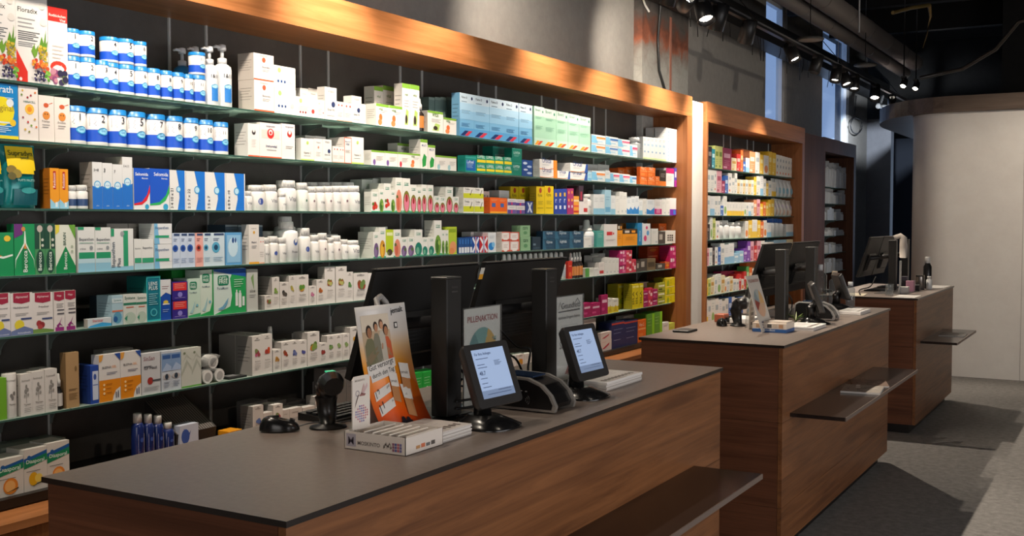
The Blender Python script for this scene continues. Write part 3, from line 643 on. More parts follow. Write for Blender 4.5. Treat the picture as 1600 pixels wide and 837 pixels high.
ptx(m, 'Gut versorgt', .09, .475, .50, .08, '#22201f', .0022); ptx(m, 'durch den Tag', .13, .42, .45, .08, '#22201f', .0022)
m.build('slogan_print', e); m = MB()
for v0, t1, t2 in ((.255, '12', 'Vitamine'), (.14, '11', 'Mineralstoffe')):
    pq(m, [(.08, v0), (.42, v0 + .055), (.43, v0 + .125), (.09, v0 + .07)], '#ddd9d4', .0018)
    ptx(m, t1, .11, v0 + .018, .09, .3, '#2a2524', .0022); ptx(m, t2, .22, v0 + .04, .19, .3, '#2a2524', .0022)
m.build('content_print', e)
m = MB()
for (u, v, s) in ((.42, .24, 1), (.66, .27, 1.15), (.60, .11, 1.1)):
    pq(m, [(u, v), (u + .13 * s, v - .03), (u + .17 * s, v + .12 * s), (u + .03, v + .14 * s)], '#b98255', .0026); pq(m, [(u + .03, v + .11 * s), (u + .175 * s, v + .09 * s), (u + .185 * s, v + .20 * s), (u + .02, v + .22 * s)], '#dfdbd6', .0030)
    ptx(m, 'jemalt', u + .035, v + .135 * s, .12 * s, -.12, '#4a3a34', .0034)
m.build('sachet_picture', e)
m = MB()
for k, (u, v) in enumerate(((.46, .085), (.50, .055), (.55, .075), (.52, .035), (.58, .05), (.43, .06))): pel(m, u, v, .035, .024, '#1f1a26', .0030 + k * .0002)
m.build('berry_picture', e)
MB().tube([(.0, .10, .335), (-.004, .10, .36), (-.01, .125, .366), (-.012, .15, .35), (-.01, .16, .33)], .009, mat('#8f8d8b', .4), 8).build('hanger_clip', e)
MB().hull([(-.004, .03, 0), (-.004, .2, 0), (-.045, .07, 0), (-.045, .16, 0), (-.004, .11, .25), (-.006, .12, .25)], mat('#bdbab6', .6)).build('card_easel', e)
# sachet box
e = empty('sachet_display_box', (-1.645, 2.15, HC), 0, 'white open counter box holding small sachets, nearest counter', 'display box')
m = MB(); X0, X1, Y0, Y1, H = -.094, .096, 0, .165, .045; t = .0015; c = mat('#d6cec6', .5)
m.box(X0, X1, Y0, Y0 + t, 0, H, c).box(X0, X1, Y1 - t, Y1, 0, H, c).box(X0, X0 + t, Y0, Y1, 0, H, c).box(X1 - t, X1, Y0, Y1, 0, H, c).box(X0, X1, Y0, Y1, 0, t, c)
def ft(m, s, x0, z0, width, y, cc): vs, fs, h = text_mesh(s); m.add([(x0 + v[0] * width, y, z0 + v[1] * width) for v in vs], fs, cc)
ft(m, 'MOSKINTO', X0 + .042, .014, .07, -.0006, '#6d6560'); m.box(X0 + .006, X0 + .036, -.0006, 0, .008, .040, '#aaa5b0'); ft(m, 'M', X0 + .012, .013, .018, -.001, '#4e4854')
for k in range(7): m.add([(X0 + .122 + k * .0035, -.0006, .012 + (k % 3) * .006), (X0 + .128 + k * .0035, -.0006, .016 + (k % 2) * .006), (X0 + .124 + k * .0035, -.0006, .022 + (k % 3) * .004)], [(0, 1, 2)], '#5f5752')
for k in range(12): a, b = (k % 4) * .0075, (k // 4) * .0075; m.box(X0 + .150 + a, X0 + .156 + a, -.0006, 0, .008 + b, .014 + b, ('#8a5a70', '#5a5f93', '#b0606c', '#6d6a9a')[(k * 5) % 4])
for k in range(4): m.box(X1, X1 + .0006, .045 + k * .022, .062 + k * .022, .010, .018 + .002 * (k % 2), ('#b98a5a', '#c7704e', '#6a6a6a', '#55504b')[k])
m.build('tray', e)
m = MB(); HX, hy0, hy1 = -.085, .018, .090
m.prism([(hy0, .044), (hy1, .040), (hy1, .172), (hy1 - .008, .18), (hy0 + .008, .18), (hy0, .172)], HX, HX + .003, mat('#d9d2ca', .5), 'x')
x = HX + .0036
pr_text(m, 'MOSKINTO', hy0 + .010, .166, .04, x, '#a09790')
def q4(pts, c): m.add([(x, hy0 + a, b) for a, b in pts], [tuple(range(len(pts)))], c)
q4([(.026, .128), (.050, .127), (.054, .132), (.036, .136)], '#8d5f5c'); q4([(.034, .134), (.046, .160), (.050, .150), (.040, .134)], '#c5a5a2'); q4([(.040, .134), (.060, .160), (.062, .150), (.046, .133)], '#c9aeb0')
q4([(.026, .132), (.020, .120), (.008, .098), (.012, .112), (.022, .132)], '#5f4b4b')
for k in range(10): a = 2 * PI * k / 10; q4([(.020 + .008 * math.cos(a), .136 + .008 * math.sin(a)), (.020 + .008 * math.cos(a + .6), .136 + .008 * math.sin(a + .6)), (.020 + .006 * math.cos(a + .6), .136 + .006 * math.sin(a + .6)), (.020 + .006 * math.cos(a), .136 + .006 * math.sin(a))], '#8c8291')
for i in range(7):
    for j in range(7):
        if abs(i - 3) + abs(j - 3) < 5: a, b = .010 + i * .0078, .060 + j * .0065; q4([(a, b + .0025), (a + .003, b), (a + .0068, b + .0025), (a + .003, b + .006)], ('#6f6fa5', '#9a6c9a', '#b5728a', '#7d7fb5')[(i + j) % 4] if i < 5 else '#c0747e')
m.build('header_card', e)
MB().box(HX - .004, HX - .001, hy0 + .02, hy0 + .03, .03, .13, '#bfb8b0').build('header_strut', e)
for k in range(6):
    o = MB().box(-.0015, .0015, -.066, .066, 0, .050, '#e6e0da').box(-.0018, -.0015, -.06, -.03, .02, .044, '#4d4656').xf(Matrix.Rotation(.62, 4, 'Y')).build('sachet', None, (-1.645 + X0 + .022 + k * .026, 2.15 + .083, HC + .0035))
    tag(o, ['leftmost', 'second', 'third', 'fourth', 'fifth', 'rightmost'][k] + ' of six white sachets leaning in the open counter box', 'sachet', 'sachets in the counter box')
# mouse, keyboard, handheld scanner
def mouse(x, y, label, rz=0):
    e = empty('computer_mouse', (x, y, HC), rz, label, 'computer mouse', 'computer mice')
    m = MB(); n = 20; R = []
    for j in range(9):
        t = j / 8; ring = []
        for k in range(n):
            a = 2 * PI * k / n; rr = math.cos(t * PI / 2) ** .45 if j < 8 else 0.02
            ring.append((.030 * rr * math.cos(a), .055 * rr * math.sin(a), .004 + .034 * math.sin(t * PI / 2) * (1 - .22 * math.sin(a))))
        R.append(ring)
    vs = [p for r_ in R for p in r_]; m.add(vs, [(j * n + k, j * n + (k + 1) % n, (j + 1) * n + (k + 1) % n, (j + 1) * n + k) for j in range(8) for k in range(n)], BLACKS, True); m.add(vs, [tuple(reversed(range(n)))], BLACK)
    m.build('shell', e); MB().tube([(0, .028, .034), (0, .042, .029)], .004, DGREY, 8).build('scroll_wheel', e); return e
mouse(-2.035, 2.235, 'black computer mouse on the nearest counter', -.9)
def keyboard(x, y, rz, label, w=.36, d=.13):
    e = empty('keyboard', (x, y, HC), rz, label, 'keyboard', 'computer keyboards')
    MB().prism([(-d / 2, 0), (d / 2, 0), (d / 2, .010), (-d / 2, .022)][::-1], -w / 2, w / 2, mat('#141415', .35)).build('keyboard_case', e)
    m = MB()
    for i in range(5):
        for j in range(14):
            x0 = d / 2 - .012 - i * .022 - .018; z = .0105 + (d / 2 - x0) / d * .012; m.box(x0, x0 + .016, -w / 2 + .01 + j * .0245, -w / 2 + .031 + j * .0245, z, z + .005, mat('#222224', .4))
    m.build('keys', e); return e
keyboard(-2.035, 2.60, 0, 'black keyboard behind the scanner on the nearest counter', w=.42, d=.14)
def scanner(x, y, label, rz=0, s=1, light=True):
    e = empty('barcode_scanner', (x, y, HC), rz, label, 'barcode scanner', 'barcode scanners')
    m = MB(); m.lathe([(.045, 0), (.043, .006), (.018, .013), (.012, .03)], BLACK, 20, (.0, 0, 0), 1.0, 1.2); m.build('stand_foot', e)
    m = MB(); m.tube([(0, 0, .01), (-.008, 0, .05), (-.014, .0, .085), (-.006, 0, .11), (.01, 0, .125)], [.022, .028, .032, .034, .034], mat('#111112', .3), 12)
    m.tube([(-.004, 0, .105), (.012, 0, .122), (.04, -.004, .128), (.056, -.005, .122)], [.030, .036, .036, .028], mat('#111112', .3), 12); m.build('scanner_body', e)
    if light: MB().box(.008, .028, -.012, .012, .158, .162, mat('#2fb883', .3, emit=.8)).build('status_light', e)
    MB().tube([(0, 0, .03), (-.03, .01, .012), (-.08, .05, .006), (-.09, .12, .004)], .003, BLACK, 6).build('scanner_cable', e)
    return e
scanner(-1.955, 2.345, 'black standing barcode scanner with green light, nearest counter', -.5)
cable([(-2.0, 2.26, HC + .01), (-1.97, 2.30, HC + .02), (-1.96, 2.40, HC + .005), (-1.93, 2.55, HC + .006)], .002, 'thin grey cable running from the mouse to the left monitor', colr='#55565a')
for k, (ya, yb, sag) in enumerate(((2.66, 2.95, .16), (2.68, 3.02, .10), (2.64, 2.86, .22), (2.7, 2.9, .03))):
    cable([(-1.80, ya, 1.30 - k * .05), (-1.83, (ya + yb) / 2 - .05, 1.22 - sag * .4), (-1.84, (ya + yb) / 2 + .03, 1.15 - sag * .4), (-1.84, yb, 1.06 + .02 * k)], .0035, ['topmost', 'second', 'third', 'lowest'][k] + ' black cable hanging right of the left column stand')
for k, (ya, yb) in enumerate(((3.10, 3.36), (3.2, 3.40), (3.46, 3.56))):
    cable([(-1.86, ya - .1, 1.28 - k * .03), (-1.84, ya, 1.17), (-1.83, ya + .08, 1.13 + k * .02), (-1.825, yb - .14, 1.08), (-1.82, yb - .1, 1.03)], .004, ['leftmost', 'middle', 'rightmost'][k] + ' black cable hanging beside the right column stand')
for k in range(3): cable([(-1.705, 2.62, 1.075 - k * .022), (-1.65, 2.66, 1.085 - k * .022), (-1.61, 2.68, 1.10 - k * .012)], .004, ['upper', 'middle', 'lower'][k] + ' black cable from the left column to the lit display')
m = MB().box(0, .001, -.012, .012, 0, .04, '#c9c6bd').box(.001, .0014, -.012, .012, 0, .018, '#d99a2b')
q = bpy.data.objects['monitor.001'] if 'monitor.001' in bpy.data.objects else None
o = m.xf(Matrix.Rotation(.3, 4, 'Y')).build('price_tag', None, (-1.888, 3.045, HC + .385)); tag(o, 'small white and orange tag stuck on the left monitor edge', 'tag')
# zebra-striped paper bags behind the second display
m = MB()
for k in range(3): m.bev(-.05 + k * .012, -.042 + k * .012, -.06 + k * .01, .10 + k * .01, 0, .15 - k * .006, .002, '#bdb8b4')
rnd = random.Random(9)
for k in range(30):
    y = -.04 + rnd.random() * .15; z = rnd.random() * .12; l = .02 + rnd.random() * .03
    m.add([(-.0168, y, z), (-.0168, y + .004, z), (-.0168, y + .009 + .004, z + l), (-.0168, y + .009, z + l)], [(0, 1, 2, 3)], '#2b2628')
o = m.xf(Matrix.Rotation(-.3, 4, 'Y')).build('paper_bags', None, (-1.96, 3.93, HC)); tag(o, 'bundle of black and white striped paper bags, far end of nearest counter', 'paper bags')
# ---- middle counter
monitor(6.0, -1.71, 'left monitor on the middle counter, behind the tilted sign', w=.60, dy=.28)
monitor(6.64, -1.71, 'right monitor on the middle counter, beside the clear bottles', w=.62, dy=.30)
display(-1.575, 5.99, 'customer display with grey screen on the middle counter', screen=True, dim=.25, yaw=.35)
display(-1.70, 7.10, 'dark customer display at the far end of the middle counter', screen=False, yaw=.5)
terminal(-1.60, 6.30, 'card terminal with light rim on the middle counter', '#c9c6c2')
leaflets(-1.545, 5.80, .16, .26, .020, 'thin white leaflet stack on the middle counter front edge', 0, hue='#e6e4e1', seedv=5)
leaflets(-1.53, 6.90, .14, .28, .022, 'white leaflet stack at the far end of the middle counter', 0, hue='#e9e7e4', seedv=6)
e = empty('leaflet_holder', (-1.66, 5.45, HC), 0, 'tilted white counter sign with round pill picture, middle counter', 'counter sign')
m = MB(); m.box(-.003, 0, 0, .20, .0, .30, mat('#c3bdb4', .5)); pr_text(m, 'PILLENAKTION', .02, .262, .16, .001, '#a05a50'); pie(m, .10, .15, .075, .0008, ((.2, '#cda36b'), (.2, '#c9a68a'), (.2, '#d0a88b'), (.14, '#8f3f35'), (.13, '#7d8d92'), (.13, '#9fa8a4')), 1)
for k in range(3): m.box(.0008, .001, .04, .16, .045 - k * .014, .053 - k * .014, '#4c4a58')
m.xf(Matrix.Rotation(-.0, 4, 'Y') @ Matrix(((1, 0, 0, 0), (0, 1, -.52, .16), (0, 0, 1, 0), (0, 0, 0, 1)))) if False else None
m.xf(Matrix.Translation((0, .17, .015)) @ Matrix.Rotation(-.22, 4, 'X') @ Matrix.Rotation(-.30, 4, 'Y')) if False else m.xf(Matrix.Translation((-.01, .0, .004)) @ Matrix.Rotation(-.30, 4, 'Y'))
m.build('paper', e); MB().box(-.13, -.126, .08, .12, 0, .24, ACRYL).xf(Matrix.Rotation(.1, 4, 'Y')).build('acrylic_stand', e)
m = MB().bev(-.09, .09, 0, .15, 0, .018, .001, '#2d5c9c').bev(-.0895, .0895, .0005, .1495, .018, .048, .001, '#d8cbbd')
for k in range(5): m.box(-.07 + k * .03, -.048 + k * .03, -.0006, 0, .024, .042, ('#b99a7d', '#cdbfb0', '#4c4a48', '#c7b7a5', '#b98f6d')[k])
ft(m, 'Bouillon', -.03, .006, .06, -.0008, '#c9d3e0'); m.box(-.085, .085, .02, .13, .048, .055, '#cfc4b8')
o = m.build('display_box', None, (-1.648, 5.50, HC)); tag(o, 'flat beige display box with blue base on the middle counter', 'display box')
mouse(-1.98, 5.72, 'black mouse lying on the middle counter', .4); scanner(-1.90, 5.76, 'black standing barcode scanner on the middle counter', .3, light=False); keyboard(-2.0, 6.1, 0, 'black keyboard on the middle counter')
m = MB(); n = 14; ar = [(.0, .0)] + [(.05 - .05 * math.cos(PI * k / n), .12 + .055 * math.sin(PI * k / n)) for k in range(n + 1)] + [(.10, .0)]
m.prism(ar[::-1], 0, .003, mat('#cfcac3', .5), 'x')
for k in range(4): m.box(.0032, .0036, .03, .075, .02 + k * .026, .036 + k * .026, ('#6a6262', '#a99f97', '#77706c', '#b3a79c')[k])
o = m.build('arched_card', None, (-1.79, 5.60, HC)); tag(o, 'white card with rounded top behind the beige display box', 'card')
def jar(x, y, z, r, h, m_, name, label, cat, capm=None, caph=.0, group=None, neck=.6):
    e = empty(name, (x, y, z), 0, label, cat, group)
    MB().lathe([(r * .92, 0), (r, .004), (r, h * .78), (r * neck, h * .88), (r * neck, h)], m_, 22).build('body', e)
    if capm: MB().lathe([(r * neck * 1.12, h * .9), (r * neck * 1.12, h + caph - .002), (r * neck * 1.0, h + caph)], capm, 22).build('cap', e)
    return e
GLS = clear('clear_bottle', '#e6eaec', .14, .04, '#cfd6da')
jar(-1.86, 7.365, HC, .045, .27, GLS, 'water_bottle', 'clear plastic bottle behind the right monitor, middle counter', 'bottle', mat('#d7d9da', .3), .012, None, .35)
jar(-1.765, 7.37, HC, .036, .22, GLS, 'water_bottle', 'smaller clear bottle beside the dark display, middle counter', 'bottle', mat('#b9a58f', .4), .02, None, .45)
jar(-1.79, 7.28, HC, .035, .12, GLS, 'drinking_glass', 'clear drinking glass in front of the dark display', 'drinking glass', neck=1)
jar(-1.66, 7.37, HC, .03, .16, GLS, 'water_bottle', 'slim clear bottle right behind the right column stand', 'bottle', mat('#dfe0e0', .3), .01, None, .5)
m = MB()
for k in range(7): a = k * .9; m.tube([(0, 0, 0), (.02 * math.cos(a), .02 * math.sin(a), .03), (.045 * math.cos(a), .045 * math.sin(a), .035 + .01 * (k % 3))], [.002, .004, .001], ('#5f7f3a', '#8ea35a', '#c7cfa0')[k % 3], 6)
tag(m.build('small_posy', None, (-1.69, 6.16, HC)), 'small green posy at the foot of the left column stand, middle counter', 'posy')
cable([(-1.77, 6.02, 1.27), (-1.74, 6.12, 1.2), (-1.73, 6.22, 1.12), (-1.74, 6.15, 1.03)], .005, 'black cable arching between the monitors on the middle counter')
for k, (x, y, dx, dy, c) in enumerate(((-2.06, 5.95, .06, .08, '#a5563a'), (-2.04, 5.32, .09, .13, '#171718'), (-1.93, 5.98, .12, .2, '#d8d6d3'), (-1.86, 6.45, .12, .16, '#cfcac6'))):
    o = MB().bev(-dx / 2, dx / 2, -dy / 2, dy / 2, 0, (.045, .012, .03, .045)[k], .003, c).build(('tissue_box', 'mouse_pad', 'note_pad', 'note_pad')[k], None, (x, y, HC))
    tag(o, ('small orange carton beside the scanner on the middle counter', 'round-edged black pad on the near left of the middle counter', 'white note pad under the left monitor, middle counter', 'white note pad under the right monitor, middle counter')[k], ('carton', 'pad', 'note pad', 'note pad')[k])
# ---- farthest counter
monitor(9.18, -1.71, 'left monitor on the farthest counter, behind the clutter', w=.5)
monitor(9.71, -1.71, 'right monitor on the farthest counter with a pale cloth over it', w=.5)
m = MB(); m.add([(0, 0, .0), (0, .07, .0), (.012, .06, -.10), (.014, .02, -.11), (.012, .065, -.16), (-.02, .0, .0), (-.02, .07, 0)], [(0, 3, 2, 1), (3, 4, 2), (0, 1, 6, 5)], mat('#c9c1b8', .6))
o = MB().tube([(-.06, 0, .435), (-.01, .005, .452), (.01, .01, .43), (.014, .012, .36), (.012, .022, .27)], [.02, .022, .03, .033, .03], mat('#c4bbb1', .7), 12).build('cloth', None, (-1.71, 9.42, HC)); tag(o, 'pale cloth hanging over the monitor on the farthest counter', 'cloth')
e = sign_frame(-1.62, 8.86, .05, .26, 'narrow upright clear sign on the farthest counter'); 
jar(-1.66, 8.68, HC, .03, .09, GLS, 'drinking_glass', 'clear tumbler at the left of the farthest counter', 'drinking glass', neck=1)
jar(-1.58, 9.55, HC, .035, .12, mat('#8d8781', .25, .7), 'steel_tin', 'grey metal tin on the farthest counter', 'tin', neck=1)
jar(-1.55, 9.72, HC, .034, .24, mat('#1b1b1c', .3), 'pump_bottle', 'black bottle with white cap on the farthest counter', 'bottle', mat('#e6e4e0', .3), .03, None, .6)
jar(-1.52, 9.62, HC, .024, .10, WPLAST, 'small_bottle', 'small white bottle in front of the black bottle, farthest counter', 'bottle', mat('#e6e4e0', .3), .01)
for k, (x, y, dx, dy, h, c, lab) in enumerate(((-1.62, 9.05, .07, .08, .05, '#cfcbc6', 'small pale carton leftmost before the far monitors'), (-1.60, 9.22, .06, .07, .09, '#b9869a', 'small pinkish carton before the far monitors'), (-1.58, 9.36, .06, .06, .05, '#141415', 'small black box before the far monitors'), (-1.66, 9.3, .05, .08, .12, '#4a4450', 'dark grey carton before the far monitors'), (-1.64, 9.02, .10, .12, .10, '#e1dfdc', 'white box before the far monitors'))):
    if k == 4: continue
    tag(MB().bev(-dx / 2, dx / 2, -dy / 2, dy / 2, 0, h, .002, c).build('small_carton', None, (x, y, HC)), lab, 'carton')
for k, (x, y, dx, dy, rz, c, lab) in enumerate(((-1.52, 8.60, .16, .30, 0, '#e9e7e2', 'white paper sheet on the near edge of the farthest counter'), (-1.95, 8.62, .24, .30, .1, '#ddd3b9', 'cream paper sheet on the left of the farthest counter'), (-1.50, 9.98, .14, .40, 0, '#e3e1dd', 'white paper sheet at the far end of the farthest counter'))):
    tag(MB().box(-dx / 2, dx / 2, -dy / 2, dy / 2, 0, .003, c).box(-dx * .4, dx * .4, -dy * .3, -dy * .28, .003, .0034, '#8a8a8a').box(-dx * .4, dx * .4, -.0, .004, .003, .0034, '#8a8a8a').build('paper_sheet', None, (x, y, HC), rz), lab, 'paper')
mt = MB().bev(-.15, .1, -.4, .4, 0, .004, .001, mat('#3a3735', .4)).build('counter_mat', None, (-1.66, 9.25, HC)); tag(mt, 'dark mat under the clutter on the farthest counter', 'mat')
for n_ in ('farthest',): cable([(-1.85, 8.55, HC + .004), (-1.9, 8.75, HC + .03), (-1.86, 8.95, HC + .05), (-1.85, 9.1, HC + .12)], .005, 'black cable trailing left of the monitors on the farthest counter')
# ---- magazines on the bag ledges
def magazine(x, y, z, dx, dy, rz, label, cols, name='magazine', n=1):
    m = MB(); m.box(-dx / 2, dx / 2, -dy / 2, dy / 2, 0, .005 * n, '#c9c4bf'); zz = .005 * n + .0003; rnd = random.Random(hash(label) % 1000 if False else len(label))
    m.box(-dx / 2, dx / 2, -dy / 2, dy / 2, .005 * n, zz, cols[0])
    for k in range(9):
        a, b = rnd.uniform(-.42, .3) * dx, rnd.uniform(-.42, .3) * dy; m.box(a, a + dx * rnd.uniform(.05, .2), b, b + dy * rnd.uniform(.05, .22), zz, zz + .0003 + k * .00005, cols[1 + k % (len(cols) - 1)])
    o = m.build(name, None, (x, y, z), rz); tag(o, label, 'magazine', 'magazines on the counter ledges'); return o
LZ = .6865
magazine(-1.28, 2.60, LZ, .21, .24, .1, 'magazine with brown photo cover at the bottom edge, nearest ledge', ('#6d5f55', '#4a3d36', '#8c7f74', '#3a302b', '#a39a90'))
o = MB().lathe([(.026, 0), (.028, .003), (.024, .004), (.001, .004)], mat('#b9aea4', .4), 24, (0, 0, 0)).build('round_badge', None, (-1.30, 2.63, LZ + .0065)); tag(o, 'round pale badge lying on the nearest magazine', 'badge')
magazine(-1.27, 5.95, LZ, .20, .26, .12, 'newspaper-like magazine with white margin on the middle ledge', ('#8b847d', '#5b554f', '#d4d0cb', '#6d665f', '#a9a29b'), n=2)
magazine(-1.29, 6.22, LZ, .19, .24, .28, 'brown photo magazine behind the newspaper on the middle ledge', ('#6b584e', '#3d2d27', '#8c6f60', '#4f4039', '#a38d80'))
magazine(-1.27, 9.22, LZ, .19, .28, .05, 'grey magazine on the ledge of the farthest counter', ('#4d4b49', '#3a3837', '#6a6663', '#2e2c2b'))
# ---------------------------------------------------------------- goods on the shelves
ROWN = ['top', 'second', 'third', 'fourth', 'fifth', 'sixth', 'bottom']
CABN = {1: 'long cabinet', 2: 'second cabinet', 3: 'far dark cabinet'}
REG = []
D = {}
def d(key, look, body, prims=(), name='medicine_box', cat='box', side=None, **k): D[key] = dict(look=look, body=body, prims=list(prims), name=name, cat=cat, side=side, **k)
def R(u0, v0, u1, v1, c): return ('r', u0, v0, u1, v1, c)
def O(u, v, r, c, ry=None): return ('o', u, v, r, c, ry)
def T(s, u, v, wd, c): return ('t', s, u, v, wd, c, 0)
def TV(s, u, v, ln, c): return ('t', s, u, v, ln, c, 1)
def LN(u0, v0, u1, n, c='#9a9c9e', g=.045): return ('l', u0, v0, u1, n, c, g)
def P(c, *pts): return ('p', c, pts)
Wt = '#e6e3e0'; Gy = '#8d9092'
def fruitmix(u, v, s, cs, rnd=3):
    q = random.Random(rnd); return [O(u + q.uniform(-s, s) * .7, v + q.uniform(-s, s) * .28, q.uniform(.38, .62) * s, c) for c in cs for _ in (0, 1, 2)]
    q = random.Random(rnd); return [O(u + q.uniform(-s, s), v + q.uniform(-s, s) * .5, q.uniform(.3, .55) * s, c) for c in cs for _ in (0, 1)]
def blobs(u, v, su, sv, r, cols, n, sd):
    q = random.Random(sd); return [O(min(.97, u + q.uniform(-su, su)), max(.02, v + q.uniform(-sv, sv)), r * q.uniform(.7, 1.1), cols[i % len(cols)]) for i in range(n)]
d('juiceA', 'tall white and green tonic carton with fruit picture', Wt, [P('#1f9a52', (0, .92), (0, 1), (.5, 1)), T('Floradix', .06, .78, .62, '#2f3234'), LN(.06, .70, .6, 3), LN(.06, .56, .75, 5, '#5a5f62', .022), LN(.06, .44, .6, 3, Gy, .02), P('#d92f23', (0, 0), (0, .36), (.34, .12), (.34, 0)), O(.12, .03, .05, '#f2d9d5'), O(.86, .70, .11, '#dcd8d2'), O(.82, .88, .10, '#dcd8d2'), P('#5d8f2d', (.70, .40), (.80, .54), (.86, .46), (.94, .62), (.93, .46), (.99, .5), (.95, .36)), P('#6f9c35', (.46, .36), (.56, .44), (.60, .38), (.70, .44), (.64, .32), (.56, .28))] + blobs(.84, .33, .14, .09, .045, ('#b59a2c', '#d2bb42', '#8a8a2c', '#c7ab36'), 26, 1) + blobs(.62, .21, .14, .05, .05, ('#d8492a', '#e0672e', '#c23a24', '#e39a35'), 18, 2) + blobs(.86, .18, .12, .05, .055, ('#d9702b', '#e38f3a', '#c9502a'), 14, 3) + blobs(.66, .08, .17, .055, .036, ('#2f2b47', '#433d63', '#57507a', '#25223a'), 30, 4) + blobs(.92, .09, .07, .05, .05, ('#6fae3c', '#8cc455', '#4f8f2c'), 8, 5), cat='carton', name='tonic_carton')
d('berry', 'white carton with red top and berry picture', Wt, [R(0, .82, 1, 1, '#dd2f28'), T('Rotbäckchen', .06, .88, .86, '#f7e6e2'), T('Vital', .6, .83, .3, '#f7e6e2'), LN(.2, .5, .8, 4, '#c9bdb8', .05), O(.5, .24, .42, '#dd3a2a', .08), O(.5, .215, .30, Wt, .05), T('Vital', .36, .235, .3, '#fff1ee')] + fruitmix(.3, .12, .26, ('#b0627d', '#8d4a78', '#c28799'), 5) + fruitmix(.72, .12, .26, ('#3b3555', '#5d7040', '#2f2d49'), 6), cat='carton', name='tonic_carton')
d('strath', 'bright blue carton with big yellow disc', '#1387cf', [R(0, 0, 1, .06, '#e8d52c'), T('Strath', .18, .84, .66, '#f2f7fa'), LN(.1, .74, .85, 3, '#c6e3f4', .035), O(.46, .50, .42, '#f0de22'), O(.74, .66, .12, '#e9eef0'), T('Original', .06, .47, .78, '#a48f2a'), R(0, .28, .8, .31, '#dbe9f1'), O(.82, .30, .10, '#f0c92c'), LN(.1, .22, .8, 4, '#c6e3f4', .035)], cat='carton', name='tonic_carton')
d('flower', 'cream carton with dots around an orange flower', '#e9e2dc', [O(.55, .58, .24, '#f2c04a'), O(.55, .58, .12, '#e88f2a'), T('VIBRACELL', .22, .70, .64, '#3d6d66')] + [O(u, v, .05, c) for u, v, c in ((.2, .92, '#d9b13f'), (.85, .9, '#e0793c'), (.45, .8, '#a02f35'), (.62, .84, '#a02f35'), (.15, .84, '#6d8f3a'), (.2, .42, '#8d3340'), (.45, .34, '#c23c3b'), (.62, .28, '#7b9d44'), (.88, .26, '#e0793c'), (.3, .2, '#d9b13f'), (.5, .16, '#8a8a3a'), (.8, .4, '#c7a13d'))], cat='carton', name='tonic_carton')
d('honey', 'cream carton with spoon and round orange fruit', '#e7dfd8', [P('#c9552f', (.5, .80), (.9, .86), (.9, .84)), O(.48, .79, .17, '#cc5a33', .05), O(.48, .57, .24, '#dc8b3c'), O(.40, .60, .04, '#5d3a20'), O(.56, .60, .04, '#5d3a20'), T('Früchte', .2, .42, .5, '#6f6a66'), LN(.2, .36, .7, 2, '#a8a29d', .05)], cat='carton', name='tonic_carton')
WN = 'zero one two three four five six seven eight nine ten eleven'.split()
for n in range(1, 12): d('can%d' % n, 'white and blue tub numbered %s with sky blue lid' % WN[n], Wt, [T(str(n), .50 if n < 10 else .42, .62, {1: .045, 10: .28, 11: .15}.get(n, .17), '#2a2f3f')], kind='can', name='tablet_tub', cat='tub')
d('pump', 'white pump bottle with blue label', '#e4e6e8', [], kind='pump', name='pump_bottle', cat='pump bottle')
d('pumpb', 'blue-topped pump bottle standing behind', '#3d9ad4', [], kind='pump', name='pump_bottle', cat='pump bottle')
OR = '#dd5a35'
d('orgbox', 'white square box with orange rim and small emblem', '#e8e1dc', [R(0, 0, 1, .05, OR), O(.5, .78, .09, '#cf5a3d'), T('Basentabs', .42, .48, .4, '#6b6f7b'), LN(.42, .40, .8, 2, '#a7a3a0', .05), T('burgerstein', .3, .88, .4, '#8f8a88')], side='#c5bdb6')
d('drops', 'low white box with three red dots', '#e9e6e1', [O(.22, .8, .07, '#a9c47f'), O(.20, .22, .035, '#8d3030'), O(.32, .22, .035, '#8d3030'), O(.44, .22, .035, '#8d3030'), O(.78, .32, .07, '#c24a44'), LN(.1, .5, .6, 3, '#c3beb8', .08)])
d('dropsb', 'white box with three blue dots and green sign', '#e6e6e0', [O(.25, .8, .08, '#9cbf73'), O(.20, .3, .045, '#2f4e86'), O(.35, .3, .045, '#2f4e86'), O(.5, .3, .045, '#2f4e86'), O(.82, .34, .09, '#b8bcc0', .1)])
d('plain', 'plain white carton with small grey lettering', '#e6e3df', [T('Vitamin', .25, .80, .5, '#77797c'), LN(.2, .38, .75, 3, '#b5b2af', .07), O(.5, .62, .1, '#c8917f')])
d('plainb', 'white carton with blue seal', '#e6e4e0', [T('Vitalis', .25, .84, .5, '#77797c'), O(.7, .48, .16, '#33406b'), T('Gran Vit', .2, .28, .6, '#4d5563'), LN(.15, .12, .8, 1, '#b5b2af')])
d('plainr', 'small white carton with two red marks', '#e8e4e0', [O(.3, .82, .09, '#cc4c3e'), O(.75, .82, .09, '#cc4c3e'), LN(.12, .42, .85, 3, '#bdb8b4', .08), R(0, 0, 1, .05, '#e0a489')])
d('orout', 'white carton framed with an orange line', '#e8e4e0', [R(0, 0, 1, .025, OR), R(0, .975, 1, 1, OR), R(0, 0, .06, 1, OR), R(.94, 0, 1, 1, OR), T('Magnesium', .14, .80, .7, '#5c6a8c'), T('vital', .2, .7, .5, '#5c6a8c'), LN(.16, .5, .8, 3, '#b9b4b0')])
d('grnline', 'white carton with lime green base line', '#e7e5df', [R(0, 0, 1, .06, '#b5cf6a'), O(.5, .8, .09, '#b5cf6a'), T('Vitamin C', .2, .30, .55, '#60646a'), LN(.2, .2, .7, 1)])
d('purple', 'grey carton with mauve top stripe', '#b9b3b4', [R(0, .78, 1, 1, '#b6a2b4'), LN(.1, .6, .9, 7, '#9a9496', .07)], side='#8f8a8c')
